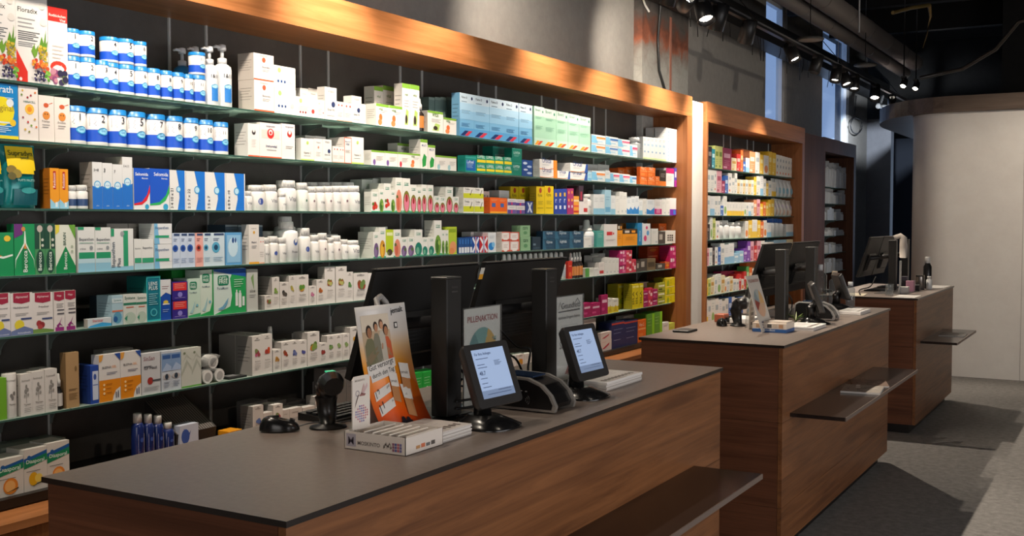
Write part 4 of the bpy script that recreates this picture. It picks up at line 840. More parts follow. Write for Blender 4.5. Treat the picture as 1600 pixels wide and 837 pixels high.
d('immun', 'wide white carton with red emblem and dotted band', '#e9e4e1', [R(.08, .56, .92, .80, '#ecd0c9'), O(.5, .70, .16, '#c9302b'), O(.5, .735, .09, '#e9e4e1'), O(.5, .72, .05, '#c9302b'), T('burgerstein', .3, .87, .4, '#6d6a8a'), T('Immunvital', .28, .30, .5, '#34406f'), LN(.32, .22, .75, 1), R(0, 0, 1, .035, OR)])
d('immun2', 'white carton with small red emblem at its top', '#e6e2df', [O(.6, .72, .18, '#b8342f'), O(.6, .76, .1, '#e6e2df'), T('burgerstein', .3, .88, .6, '#6d6a8a'), LN(.3, .35, .85, 2, '#9b9896')])
d('immun3', 'slim white carton with small black emblem', '#e8e4e1', [O(.5, .74, .16, '#3a3638'), O(.5, .78, .09, '#e8e4e1'), LN(.3, .5, .7, 5, '#d3cdc9', .05), R(0, 0, 1, .04, OR)])
GB = '#7fae3f'
d('vgA', 'white carton with green top and orange figure', '#e9e6e0', [R(0, .88, 1, 1, GB), O(.35, .40, .13, '#e2703a', .16), O(.30, .18, .16, '#e88a55', .14), LN(.4, .7, .9, 2, '#a5a29e', .07), T('vital', .2, .72, .3, '#4f7a34')])
d('vgB', 'white carton with green top and dark leaf picture', '#e9e6e0', [R(0, .90, 1, 1, GB), P('#b5d072', (.3, .1), (.7, .1), (.8, .4), (.5, .45)), O(.5, .22, .14, '#3c3325', .10), LN(.25, .62, .85, 3, '#a5a29e', .06), T('vital', .3, .74, .4, '#4f7a34')])
d('vgC', 'white carton with green top and purple figure', '#e9e6e0', [R(0, .88, 1, 1, GB), O(.22, .22, .10, '#7b5aa0', .2), LN(.35, .6, .9, 4, '#a5a29e', .08)])
d('vgD', 'white carton with green top and red figure', '#e9e6e0', [R(0, .88, 1, 1, GB), O(.25, .2, .10, '#c9384b', .2), LN(.35, .6, .9, 4, '#a5a29e', .08)])
d('vgE', 'white carton with green top and large green leaf', '#e9e6e0', [R(0, .90, 1, 1, GB), T('MULTI', .2, .76, .62, '#4a568c'), P('#2f9a48', (.3, .05), (.75, .12), (.85, .42), (.5, .52), (.25, .3))])
d('vgF', 'white carton with green top and pale blue figure', '#e9e6e0', [R(0, .88, 1, 1, GB), O(.3, .2, .13, '#9cc7cf', .2), LN(.35, .6, .9, 4, '#a5a29e', .08)])
d('greyg', 'thin green-grey carton', '#5f7673', [R(0, .93, 1, 1, '#7f938c')])
d('flubl', 'tall blue-shaded carton with blue and red stripes', '#79b4dc', [R(0, .78, 1, 1, '#c4d8e6'), R(0, .6, 1, .78, '#aacfe8'), R(0, .4, 1, .6, '#93c3e4'), R(0, 0, 1, .2, '#5aa2d6'), T('Pulmo D', .12, .88, .4, '#2d3446'), LN(.12, .80, .5, 1, '#5c7d99'), LN(.12, .60, .75, 3, '#7ea5c2', .03), LN(.12, .3, .7, 3, '#4f86b3', .03), O(.85, .90, .06, '#2f3d63'), P('#20396f', (.04, .02), (.30, .02), (.62, .14), (.36, .14)), P('#d43a50', (.32, .02), (.56, .02), (.88, .14), (.64, .14))])
d('flugr', 'tall pale green carton with orange stripes', '#a5d3ba', [R(0, .76, 1, 1, '#c6dfd2'), R(0, 0, 1, .2, '#b9dccb'), T('Biovert', .12, .88, .5, '#3e6f60'), O(.85, .88, .06, '#3e8a70'), LN(.12, .72, .75, 2, '#7fb39a', .03), LN(.12, .5, .85, 4, '#8dbfa6', .03), P('#f0a42c', (.04, .02), (.28, .02), (.56, .13), (.32, .13)), P('#e2582c', (.30, .02), (.54, .02), (.88, .13), (.62, .13))])
for k, c, nm in (('apo', '#e58a3a', 'orange'), ('apb', '#2f6fb8', 'dark blue'), ('app', '#e2557e', 'pink')): d(k, 'flat white and light blue carton with %s stripes' % nm, '#dfe6e9', [P('#7fc0e4', (0, .1), (.45, .1), (.3, .9), (0, .9)), R(.35, .55, 1, .80, c), R(.35, .58, 1, .62, '#dfe6e9'), R(.2, .28, .8, .34, '#6fb4dc'), LN(.4, .18, .9, 1, '#9db3c0')])
d('syr', 'slim white carton with pale blue wave pattern', '#dfe3e4', [R(.2, .6, .8, .7, '#a9c6dc'), R(.3, .3, .7, .38, '#8fb2cf'), LN(.2, .9, .8, 2, '#8f9499', .06), R(0, 0, 1, .08, '#cfe0a9')])
d('syr2', 'white carton covered with small blue squares', '#e0e5e7', [R(.15 + .28 * i, .12 + .2 * j, .30 + .28 * i, .20 + .2 * j, '#9dc0dc') for i in range(3) for j in range(4)])
d('silverb', 'small silver-topped bottle beside the carton stacks', '#9aa0a3', [], kind='jar', name='small_bottle', cat='bottle', lid='#c9cccd')
d('teal', 'teal carton with blue label panel', '#1d8c82', [R(.0, 0, 1, 1, '#1d8c82'), R(.08, .1, .92, .72, '#1d5fae'), T('Lufteel', .15, .52, .6, '#dfeaf0'), LN(.15, .44, .7, 3, '#b7d0e6', .08), R(0, .85, 1, .9, '#4fb3a6')])
d('tealy', 'small green box with yellow band', '#178c6f', [R(.04, .25, .96, .55, '#e5cf2c'), T('LUFFEEL', .08, .70, .8, '#dff0ea'), LN(.2, .1, .8, 1, '#8fd0bb')])
d('tealt', 'tall dark teal carton with white lettering', '#127a68', [T('LUVITEA', .15, .6, .65, '#cfe8e0'), LN(.2, .5, .75, 2, '#8fc5b7', .08), R(0, .94, 1, 1, '#38a08e')])
d('bluep', 'dark blue carton with white splash pattern', '#234a8f', [O(.3, .8, .2, '#c8d6ea', .08), O(.7, .6, .22, '#b7cae6', .07), O(.35, .4, .2, '#c8d6ea', .06), O(.7, .2, .24, '#b7cae6', .07)])
d('orwh', 'white carton with orange end and curved line', '#e6e4e2', [R(.78, 0, 1, 1, '#e98a2e'), P('#e07a2c', (0, .08), (.5, .04), (.8, .2), (.8, .12), (.5, 0), (0, 0)), T('Urocal', .15, .66, .5, '#2d4d8f'), LN(.15, .5, .6, 2, '#9aa5b5', .08)])
d('orbl', 'white carton with blue corner and orange curve', '#e6e4e2', [P('#2c55a5', (.8, 0), (1, 0), (1, 1), (.9, 1)), P('#e07a2c', (0, .08), (.5, .04), (.8, .2), (.8, .12), (.5, 0), (0, 0)), T('Urocal', .15, .66, .5, '#2d4d8f'), LN(.15, .5, .6, 2, '#9aa5b5', .08)])
d('white', 'small plain white carton', '#dfe0dd', [LN(.15, .8, .8, 2, '#b3b5b5', .08), R(.6, .1, .9, .2, '#b9bfc6')])
d('whitel', 'small white carton with light blue foot', '#dfe4e6', [R(0, 0, 1, .3, '#8cc3de'), LN(.15, .8, .85, 3, '#a7b0b8', .08)])
d('ltbl', 'light blue small carton', '#a5cfe3', [LN(.15, .7, .85, 2, '#5f8fb5', .1), R(.1, .1, .9, .3, '#6eafd6')])
d('orng', 'bright orange carton', '#ea6f1f', [R(.05, .55, .95, .62, '#f4b173'), T('Vita C', .15, .70, .6, '#fbe3cd'), R(.1, .15, .6, .4, '#f08c44')], side='#c9561a')
d('orngb', 'orange carton with round blue print', '#e8641f', [R(.2, .4, .6, .65, '#3f63a8'), LN(.15, .85, .8, 2, '#f7c29a', .07), R(0, 0, 1, .12, '#f0a52e')], side='#c9551a')
d('blkor', 'black carton with orange base', '#2a2624', [R(0, 0, 1, .3, '#df7a2b'), LN(.2, .75, .85, 3, '#c9c2bc', .09)])
d('whmg', 'white carton with magenta top', '#e2d8d6', [R(0, .72, 1, 1, '#b5246c'), LN(.15, .55, .85, 4, '#b9a4a8', .08)])
d('prpl', 'purple and blue slim carton', '#4444a5', [R(0, .0, 1, .35, '#a22a8f'), R(.2, .5, .8, .8, '#d8d3e6')])
d('orvit', 'tall orange carton with red capsule print', '#e99a1c', [('rr', .36, .48, .66, .93, '#b52a20'), TV('Redoxon', .60, .52, .36, '#f6e6dc'), P('#8fc7e0', (0, 0), (1, 0), (1, .2), (.55, .12), (0, .24)), R(.55, .04, .8, .16, '#d9e9ef')], side='#a9641a')
d('jarsm', 'small white jar with dark blue label', '#dcdcda', [], kind='jar', name='tablet_jar', cat='jar', lid='#dededb', band='#2d4a78', bv=(.12, .42))
for k, s in (('num38', '3+8'), ('num3', '3'), ('num7', '7'), ('num1', '1+11')): d(k, 'tall white and blue carton with large upright figures', '#dcdedf', [P('#2470c9', (0, 0), (1, 0), (1, .50), (.5, .44), (0, .50)), O(.5, .52, .34, '#2f9fd6'), O(.5, .52, .26, '#cfe6f2'), T('ADLER', .3, .50, .4, '#2f7fc0'), T(s, .14, .80, .5 if len(s) > 1 else .16, '#33363c'), T('plus', .38, .05, .26, '#bcd6ee')], side='#96908a')
d('selr', 'blue carton with red swoosh at its foot', '#e0e2e4', [P('#1d56c6', (0, 1), (1, 1), (1, .62), (.86, .38), (.6, .2), (0, .13)), P('#de2530', (0, .14), (.5, .19), (.82, .36), (1, .60), (1, .42), (.8, .22), (.5, .12), (0, .10)), T('Selomida', .10, .82, .80, '#eef3f8'), T('Muskeln', .5, .74, .38, '#dfe8f4'), O(.80, .07, .13, '#38a0cc')])
d('selg', 'blue carton with green swoosh at its foot', '#e0e2e4', [P('#1d56c6', (0, 1), (1, 1), (1, .62), (.86, .38), (.6, .2), (0, .13)), P('#2fae5c', (0, .14), (.5, .19), (.82, .36), (1, .60), (1, .42), (.8, .22), (.5, .12), (0, .10)), T('Selomida', .22, .82, .72, '#eef3f8'), T('Nerven', .6, .74, .3, '#dfe8f4'), O(.80, .07, .13, '#38a0cc')])
for k, s in (('w1', '3 4 10 x 21'), ('w2', '2 5 7 x 22'), ('w3', '3 5 x 7'), ('w4', '6 8 9 x 10')): d(k, 'white carton with blue wave and upright number row', '#dfe0df', [P('#1f74d2', (.42, 1), (.95, 1), (.95, 0), (.48, 0), (.60, .3), (.58, .6)), O(.55, .52, .15, '#2b93cf'), O(.55, .52, .11, '#b5dcf0'), TV(s, .20, .04, .5 if len(s) > 8 else .34, '#34363b'), R(.95, 0, 1, 1, '#e4e5e4')])
d('pill', 'white plastic pill bottle with small print', '#e2e1de', [T('Vital', .3, .42, .5, '#6a6e78'), LN(.2, .3, .85, 3, '#b5b3b0', .07)], kind='jar', name='pill_bottle', cat='pill bottle', lid='#dfdedb')
d('pillb', 'white pill bottle with round blue emblem', '#e2e1de', [O(.5, .48, .17, '#39509a'), LN(.2, .25, .85, 2, '#b5b3b0', .07)], kind='jar', name='pill_bottle', cat='pill bottle', lid='#dfdedb')
d('pillk', 'white pill bottle with pinkish label edge', '#e2ddd9', [O(.5, .55, .09, '#6e5560'), LN(.2, .4, .85, 2, '#b5b3b0', .07), R(.1, .05, .9, .10, '#e5a79d')], kind='jar', name='pill_bottle', cat='pill bottle', lid='#dfdedb')
d('pillg', 'white pill bottle with pale green label', '#dfe4de', [R(.1, .1, .9, .55, '#d3e0d2'), O(.6, .50, .09, '#3a6a55'), LN(.2, .35, .85, 2, '#b5b3b0', .07)], kind='jar', name='pill_bottle', cat='pill bottle', lid='#dfdedb')
d('pillbig', 'large white plastic bottle with blue anchor-like emblem', '#e6e6e5', [O(.62, .62, .14, '#36559a'), O(.62, .66, .08, '#e6e6e5'), T('Proteo', .4, .28, .35, '#4a4e5a')], kind='bigjar', name='pill_bottle', cat='pill bottle', lid='#e2e1de')
VG = '#2d8f72'
def vog(cs, top=None): return [R(0, 0, 1, .05, '#3fa57f'), T('A.Vogel', .22, .82, .56, VG), R(.22, .79, .78, .81, VG)] + cs
d('vo1', 'white herbal carton with pink coneflower in dark arch', '#e2e3dd', vog([O(.5, .30, .44, '#7d7a2f', .34), O(.5, .28, .34, '#e07f98', .26), O(.5, .42, .16, '#9c2f2c', .12)]))
d('vo2', 'white herbal carton with red berries', '#e2e3dd', vog([O(.35, .22, .2, '#c5352c'), O(.65, .28, .2, '#d24a35'), O(.5, .40, .18, '#b52d27'), O(.25, .4, .14, '#5d7a38')]))
d('vo3', 'white herbal carton with green leaves', '#e2e3dd', vog([O(.5, .28, .42, '#6f9a3d', .3), O(.4, .25, .2, '#3f6d2c', .2), O(.65, .35, .18, '#98b65a')]))
d('vo4', 'white herbal carton with salmon flower', '#e2e3dd', vog([O(.5, .30, .42, '#d98a72', .36), O(.4, .25, .2, '#c9664e', .2), O(.25, .45, .14, '#5f6a3a')]))
d('vo5', 'white herbal carton with violet plant', '#e2e3dd', vog([O(.5, .28, .42, '#6c5580', .3), O(.4, .22, .2, '#8a76a0', .16), O(.65, .36, .16, '#56713c')]))
d('vo6', 'white herbal carton with yellow-orange flower', '#e2e3dd', vog([O(.5, .28, .42, '#c98f2c', .3), O(.45, .25, .22, '#e3b23c', .2), O(.65, .40, .14, '#6a4a25')]))
d('vo7', 'lime green carton with dark berries at its foot', '#b4c92f', [R(.1, .78, .9, .9, '#dfe6a9'), R(0, 0, 1, .18, '#dfe0d4'), O(.5, .18, .36, '#4a3a33', .12), O(.3, .14, .14, '#6d7a3a')])
d('vo8', 'lime green carton with pink tablets picture', '#b2c83a', [R(.1, .80, .9, .92, '#8aa62a'), O(.55, .25, .42, '#e09a6a', .22), O(.4, .12, .3, '#d98a55', .12)])
d('vo9', 'white herbal carton with dark teal plant', '#e2e3dd', vog([O(.5, .26, .44, '#1f7c6a', .26), O(.4, .2, .2, '#6fae92', .14)]))
d('vogr', 'greyish carton back with green lettering', '#c9cfc8', [T('A.Vogel', .25, .6, .5, VG), LN(.2, .4, .8, 3, '#9aa19c', .08)])
d('chk', 'white carton with yellow-green panel and black tick', '#e3e2dc', [R(0, .1, 1, .5, '#c9cf2e'), P('#2d2f25', (.60, .42), (.66, .30), (.86, .82), (.80, .82), (.66, .44), (.62, .50)), T('Triofan', .12, .76, .45, '#4c4e48'), LN(.1, .64, .5, 1)])
d('prwh', 'white carton with purple and pink base', '#e2dfdf', [R(0, 0, .5, .45, '#5a4a95'), R(.5, 0, 1, .45, '#6d55a0'), R(.4, 0, .58, .45, '#c23a72'), LN(.15, .75, .85, 2, '#9d9aa5', .1)])
d('navx', 'small navy carton with white cross pattern', '#2a3f86', [P('#cdd6ea', (.2, .1), (.4, .1), (.9, .9), (.7, .9)), P('#e3e8f2', (.7, .1), (.9, .1), (.4, .9), (.2, .9))])
d('yelt', 'bright yellow carton with small red emblem', '#e6c81c', [O(.5, .86, .16, '#b5402a'), T('Kytta', .2, .60, .5, '#5b4c1a'), R(.15, .2, .85, .23, '#b59c1a'), LN(.2, .45, .8, 3, '#a08c22', .05)], side='#a78d1c')
d('blwt', 'slim royal blue carton with white letters', '#26429c', [R(.3, .70, .7, .85, '#e4b13a'), T('r', .35, .45, .3, '#dfe3f0'), R(.3, .2, .7, .34, '#dfe3f0')])
d('mgsl', 'slim magenta carton with yellow dots', '#a5306c', [O(.5, .85, .22, '#e9a13a'), O(.5, .55, .22, '#e4b13a'), O(.5, .3, .22, '#d9dce6')])
d('orsl', 'small orange and yellow striped carton', '#e8a03a', [R(0, .4, 1, .5, '#dd5a3a'), R(0, .7, 1, .8, '#f0d9b0'), R(0, .1, 1, .2, '#c9402f')])
d('dksl', 'dark slim carton with red centre', '#3b2c3c', [R(0, 0, 1, .45, '#dfd9da'), R(.3, .5, .7, .8, '#a8324a')])
d('rdbnd', 'white carton with red band', '#e3dedb', [R(.1, .15, .9, .38, '#c53a3c'), LN(.15, .8, .85, 2, '#a5a2a0', .1)])
d('spr', 'white spray bottle with clear cap', '#dfe2e3', [], kind='spray', name='nasal_spray_bottle', cat='spray bottle')
d('mgft', 'white carton with magenta foot panel', '#e3e0df', [R(.0, .05, 1, .40, '#c4267c'), T('m', .3, .14, .4, '#f0d7e4'), LN(.15, .8, .85, 3, '#b3b0b0', .09)])
d('blft', 'white carton with bright blue wave foot', '#dfe5e9', [P('#2c86d0', (0, .05), (1, .05), (1, .5), (.5, .28), (0, .4)), LN(.15, .85, .85, 3, '#9fb0be', .07)])
d('prft', 'white carton with purple foot', '#e3e1e4', [R(0, .0, 1, .35, '#7a2fb0'), R(.55, .05, .9, .3, '#3f7fd8')])
d('ber', 'tall green effervescent tablet carton with purple corner', '#139457', [P('#6a2c7a', (0, 1), (.42, 1), (.42, .80), (0, .72)), O(.45, .90, .1, '#cf8f4a'), P('#e2f0e6', (.50, .86), (.54, .86), (.58, .62), (.95, .30), (.98, .12), (.93, .30), (.52, .60), (.08, .30), (.03, .12), (.05, .32), (.46, .62)), P('#e88a3c', (.45, .5), (.52, .64), (.60, .5)), ('rv', .36, .06, .66, .52, '#0c7a45'), TV('Berocca', .62, .06, .42, '#eef5f0')], side='#0d6e40')
d('berd', 'slim dark green carton with tablet print', '#1c4a3a', [R(.0, 0, 1, .5, '#4a8f5c'), O(.5, .25, .42, '#1c4a3a', .24), TV('Berocca', .64, .08, .36, '#e4efe6'), O(.5, .90, .28, '#bfb6ae', .07), O(.75, .68, .13, '#c9cdbf'), O(.75, .57, .13, '#c9cdbf'), P('#c9dfb2', (.48, .85), (.52, .85), (.55, .5), (.45, .5))], side='#143529')
d('berw', 'white and green carton reading BRAIN upright', '#dfe4d6', [P('#138a50', (0, 0), (1, 0), (1, .14), (.5, .56), (0, .14)), P('#6aa53a', (.66, 1), (1, 1), (1, .70)), P('#e4d64a', (0, 1), (.2, 1), (.18, .86), (0, .80)), TV('BRAIN', .52, .58, .26, '#2b5540'), TV('Berocca', .56, .08, .36, '#eef5f0'), O(.82, .55, .06, '#a9b5a0'), O(.82, .45, .06, '#a9b5a0')])
d('berg', 'green carton lying by its tall neighbour, orange drop print', '#119055', [P('#e2f0e6', (0, .5), (.5, .45), (.95, .5), (.95, .46), (.5, .40), (0, .45)), P('#e88a3c', (0, .52), (.45, .47), (0, .38)), O(.7, .86, .16, '#e9c83a', .07)])
d('bep', 'white wound cream carton with green and blue bands', '#dfe2e0', [R(0, 0, 1, .20, '#8fc4dc'), R(0, .20, 1, .30, '#b9d9e4'), R(.05, .30, .98, .44, '#27976a'), R(0, .94, .35, 1, '#27976a'), T('Bepanthen', .08, .68, .85, '#4d5560'), R(.08, .64, .9, .655, '#6a9c86'), T('crème', .1, .50, .35, '#5d6570'), O(.78, .54, .1, '#8f979c')])
d('bepw', 'wide white carton with upright lettering and green stripe', '#dfe2e1', [R(0, 0, 1, .10, '#8fc4dc'), R(.55, .10, .76, .95, '#2c9c70'), TV('Bepanthen', .22, .08, .60, '#49596a'), TV('Plus', .42, .08, .22, '#49596a'), R(0, .82, .14, 1, '#27976a'), O(.5, .88, .09, '#9aa1a5')])
d('bepb', 'flat white carton with blue gradient left edge', '#dfe3e6', [P('#79b7df', (0, 0), (.3, 0), (.18, 1), (0, 1)), T('Bepanthen', .06, .68, .75, '#40618c'), R(.05, .30, .85, .42, '#2c9c70'), O(.9, .36, .08, '#dfe3e6')])
d('beps', 'small white carton with green strip', '#dfe2e0', [R(0, 0, 1, .2, '#a9d0de'), R(.05, .22, .98, .38, '#36a178'), T('Bepanthen', .1, .66, .8, '#4d5560')])
d('gryb', 'grey carton showing its narrow side behind', '#8b8782', [TV('info', .4, .3, .3, '#6b6864'), LN(.2, .9, .8, 2, '#75726e', .06)])
d('eyb', 'slim pale blue eye drop carton with dark blue disc', '#c3d2e8', [R(.2, .92, .95, .985, '#34486f'), O(.38, .56, .36, '#2f5cae'), O(.38, .56, .2, '#1c3d86'), LN(.15, .82, .6, 2, '#53658c', .05), LN(.15, .25, .85, 3, '#8ea5c9', .05)])
d('eyr', 'slim pink eye drop carton with red iris', '#e3a9a2', [R(.2, .92, .95, .985, '#34486f'), O(.4, .56, .34, '#c9564a'), O(.4, .56, .18, '#4a2020'), LN(.15, .82, .6, 2, '#7a4c50', .05), LN(.15, .25, .85, 3, '#c98a86', .05)])
d('eyl', 'pale eye drop carton with light blue iris', '#c7dae6', [R(.2, .92, .95, .985, '#34486f'), O(.35, .56, .30, '#56a5c9'), O(.35, .56, .15, '#20486a'), LN(.15, .82, .6, 2, '#53658c', .05), LN(.15, .25, .85, 3, '#8eb0c9', .05)])
d('blbag', 'shaded blue square carton with pale glow print', '#5f9fd2', [R(.08, .08, .92, .92, '#8fc0e4'), O(.45, .55, .3, '#c3dff0', .3), O(.45, .76, .07, '#28508f', .09), O(.6, .76, .05, '#28508f', .08)])
d('dkblk', 'dark grey-blue carton seen from its side', '#3f5364', [LN(.1, .9, .9, 8, '#566a7a', .07), R(0, .95, 1, 1, '#8a979f')])
d('ywft', 'tall white carton with yellow foot line', '#e0dcd7', [R(0, 0, 1, .05, '#e0a32c'), O(.5, .80, .11, '#d9a84a'), T('burgerstein', .25, .88, .5, '#7b7876'), T('Magnes', .25, .52, .5, '#6d7080'), LN(.25, .45, .75, 2)])
for k, s, c in (('uk', 'blue carton with white crossed stripes', '#1c4ba0'), ('ukr', 'red carton with white crossed stripes', '#c1272f')): d(k, s, c, [P('#e3e6ee', (0, .1), (.14, 0), (1, .9), (.86, 1)), P('#e3e6ee', (.86, 0), (1, .1), (.14, 1), (0, .9)), R(.42, 0, .58, 1, '#e3e6ee'), R(.46, 0, .54, 1, '#c1272f' if c[1] == '1' else '#1c4ba0')])
d('blsl', 'slim dark blue carton with white foot', '#204f8f', [R(.1, .05, .9, .4, '#dfe4ea'), R(.3, .6, .7, .9, '#3d79c0')])
d('wbl', 'white carton with blue bubble print', '#dde2e6', [O(.4, .3, .36, '#2f86d0', .2), O(.65, .38, .2, '#7fc0ea', .14), LN(.15, .8, .8, 2, '#9aa7b5', .08)])
d('rdcirc', 'white carton with red frame and round logo', '#e6dcd8', [R(0, 0, 1, .12, '#d9573f'), R(.9, 0, 1, 1, '#d9573f'), O(.45, .5, .36, '#f1ece8'), LN(.2, .58, .7, 3, '#a86b60', .12), R(0, .9, 1, 1, '#d9573f')])
d('gnpic', 'pale green carton with dark green sketch', '#8fb98f', [T('care', .25, .62, .5, '#2c5a3c'), O(.5, .35, .2, '#5f9468', .14)])
d('navy', 'dark petrol blue carton with white brand line', '#1f4560', [T('Kijimea', .32, .50, .46, '#c3d3dc'), R(.2, .3, .8, .33, '#3f6f8c'), P('#2f6480', (.0, .0), (.3, 0), (.12, 1), (0, 1)), R(.0, .9, 1, .96, '#2f6480')], side='#152f42')
d('dtea', 'teal small carton with pale print', '#4fa59c', [LN(.2, .8, .8, 3, '#c3e2dc', .1)])
d('whred', 'white carton with red cross logo', '#e0dddb', [R(.2, .5, .62, .66, '#cc2f36'), R(.66, .53, .76, .62, '#cc2f36'), LN(.15, .3, .85, 2, '#b8b3b0')])
d('orbk', 'orange carton with black and white top', '#e9981f', [R(0, .72, 1, 1, '#2c2119'), R(.15, .78, .45, .92, '#d8d0c4'), R(.6, .78, .85, .92, '#e9981f'), LN(.2, .5, .8, 3, '#b06c16', .08)])
d('blmd', 'medium blue carton with pale edge', '#1b7db5', [R(.8, 0, 1, 1, '#cfe0e9'), TV('derma', .5, .15, .5, '#d5e7f0')])
d('pksp', 'white carton with pink and blue spots', '#e0dfe4', [O(.3, .3, .2, '#d9437f', .14), O(.65, .55, .18, '#5fa0d5', .12), O(.5, .8, .14, '#d9437f', .08)])
d('grid', 'white carton with black grid print', '#e0dcd4', [R(.2 + .2 * i, .2 + .18 * j, .34 + .2 * i, .32 + .18 * j, '#3a3632') for i in range(3) for j in range(3)])
d('nspr', 'grey-capped slim bottle with pale body', '#c9c9c2', [], kind='spray', name='nasal_spray_bottle', cat='spray bottle')
d('dkdrp', 'slim dark bottle with orange label and white cap', '#2c2421', [], kind='dropper', name='dropper_bottle', cat='dropper bottle', band='#c9803c')
d('redtri', 'red triangular display carton', '#c9301f', [O(.5, .25, .3, '#e5793a', .14), R(.2, .7, .8, .74, '#f0b08a')])
d('whgn', 'low white carton with green end', '#dfe1d9', [R(.0, 0, .45, 1, '#59a04a'), LN(.5, .8, .95, 3, '#a2a59a', .12)])
d('pnkst', 'magenta and white patterned box', '#c22a72', [R(.1, .55, .4, .85, '#eadbe2'), R(.5, .15, .9, .4, '#e57ba5'), O(.6, .7, .12, '#f0d0de')])
d('redst', 'red and pink patterned box', '#d23c55', [O(.3, .6, .2, '#f0b5bd', .16), R(.5, .2, .9, .5, '#f4d7d8'), O(.7, .75, .12, '#8f2440')])
d('brn', 'brown cardboard carton with dark label', '#7d6a4e', [R(.1, .3, .9, .7, '#4e4232')])
d('dkgl', 'dark carton with light label block', '#4a4440', [R(.15, .35, .6, .8, '#b9b2a8')])
d('rdor', 'red-orange carton with yellow glow', '#c5481c', [O(.5, .5, .3, '#e58f2e', .2), R(.1, .8, .9, .88, '#eab98a')])
d('ywlb', 'bright yellow box with dark lettering', '#e3cf18', [TV('ISLA', .62, .2, .5, '#5c5414'), R(.1, .85, .9, .93, '#f0e88c'), O(.3, .3, .12, '#9fae2a')], side='#a3961f')
d('ywgn', 'olive yellow box with white lettering', '#a5a83a', [R(.1, .5, .9, .72, '#e8e6c4'), R(.1, .15, .6, .3, '#4a4c20')])
d('whyl', 'white carton with yellow foot', '#e2e2d8', [R(.0, 0, 1, .45, '#dcc92c'), P('#c5a81c', (.2, .1), (.8, .1), (.5, .6)), LN(.2, .85, .8, 2)])
d('mgbx', 'magenta carton with white lettering', '#a81f5e', [R(.15, .6, .85, .75, '#e6bfd2'), R(.1, .2, .5, .35, '#d04c8a')], side='#7a1744')
d('hip', 'white carton with dark red shield top and violet flower foot', '#e0dbd8', [P('#a02a44', (.03, 1), (.97, 1), (.97, .80), (.5, .76), (.03, .80)), T('Hipp', .3, .86, .4, '#ecd5d8'), LN(.25, .68, .9, 3, '#9b9895', .04), R(.3, .42, .95, .46, '#5f5c62'), R(.3, .52, .95, .55, '#5f5c62'), P('#8c2f78', (.2, .14), (.5, .22), (.75, .36), (.55, .2), (.8, .12), (.5, .16), (.4, .06)), R(.1, .0, .9, .10, '#93307c')])
d('hipy', 'white baby tea carton with yellow lemon', '#e0dbd8', [P('#a02a44', (.12, 1), (.88, 1), (.88, .78), (.5, .74), (.12, .78)), T('Alpinamed', .22, .86, .56, '#ecd5d8'), T('Nachtkerzenöl', .12, .63, .7, '#55535a'), LN(.2, .50, .8, 2, '#a3a09d', .04), R(.45, .36, .95, .40, '#3c4a78'), O(.38, .24, .22, '#e2cf3a', .12), P('#6c7aa5', (0, 0), (1, 0), (1, .12), (.6, .20), (0, .1)), T('Immunabwehr', .3, .03, .6, '#d9dbe6')])
d('hipr', 'white baby tea carton with red cranberries', '#e0dbd8', [P('#a02a44', (.12, 1), (.88, 1), (.88, .78), (.5, .74), (.12, .78)), T('Alpinamed', .22, .86, .56, '#ecd5d8'), T('Preiselbeer', .3, .63, .5, '#55535a'), LN(.2, .50, .8, 2, '#a3a09d', .04), R(.45, .33, .95, .37, '#3c4a78'), O(.30, .24, .13, '#a0383a'), O(.45, .20, .13, '#8f2f33'), O(.35, .15, .12, '#b0494a'), P('#6f8f4a', (0, 0), (1, 0), (1, .06), (.6, .10), (0, .1))])
d('flat', 'flat white carton with light blue wave', '#cdd7dd', [P('#3aa0d8', (0, .0), (1, 0), (1, .3), (.6, .5), (.1, .2)), T('Sterimar', .2, .6, .45, '#c9404a')], side='#a9a29c')
d('dkbx', 'dark navy carton behind the front row', '#223645', [R(.1, .1, .9, .2, '#3c5566'), R(.1, .35, .4, .5, '#6c8494')])
d('sysb', 'blue and white eye drop carton', '#a9c9d8', [R(0, .75, 1, .9, '#cfe0e6'), T('Systane', .15, .78, .7, '#2e7d86'), O(.5, .25, .4, '#5f9fc0', .2), R(0, .45, 1, .5, '#d8795a'), O(.3, .2, .2, '#2a5f9a', .1)])
d('sysw', 'white and green eye drop carton', '#d3dad5', [R(0, .64, 1, .72, '#2f7d63'), T('Systane', .1, .80, .8, '#31695c'), R(.2, .55, .8, .58, '#c9694a'), O(.5, .2, .45, '#b5c9bd', .2), P('#3c8f74', (.05, .2), (.25, .1), (.3, .3))])
d('lens', 'turquoise carton with large LENS PLUS lettering', '#14758c', [R(0, 0, .06, 1, '#37b8bd'), R(.94, 0, 1, 1, '#37b8bd'), R(0, .96, 1, 1, '#37b8bd'), R(0, 0, 1, .04, '#37b8bd'), T('LENS', .17, .80, .62, '#e2eef2'), T('PLUS', .17, .70, .62, '#e2eef2'), LN(.17, .60, .8, 6, '#8fc7d2', .045), O(.5, .2, .25, '#4fb5c4', .09), O(.5, .2, .17, '#14758c', .06)], side='#0f5f5d')
d('ocu', 'blue carton with white angled top and yellow badge', '#1c4fb0', [P('#d9dde2', (0, 1), (1, 1), (1, .62), (.5, .68), (0, .58)), LN(.15, .82, .8, 2, '#8b6a74', .05), O(.5, .44, .24, '#d9c24a', .05), R(.2, .38, .85, .41, '#dfe4ec'), LN(.2, .25, .8, 2, '#8fa8dc')])
d('purd', 'purple box with red stripes across its top', '#3a2c8c', [R(.05, .52, .95, .95, '#d83a3a'), LN(.15, .86, .85, 3, '#f0b9b0', .1), O(.5, .3, .16, '#8f86d8', .14), LN(.15, .12, .85, 1, '#a9a0e0')], side='#2c2266')
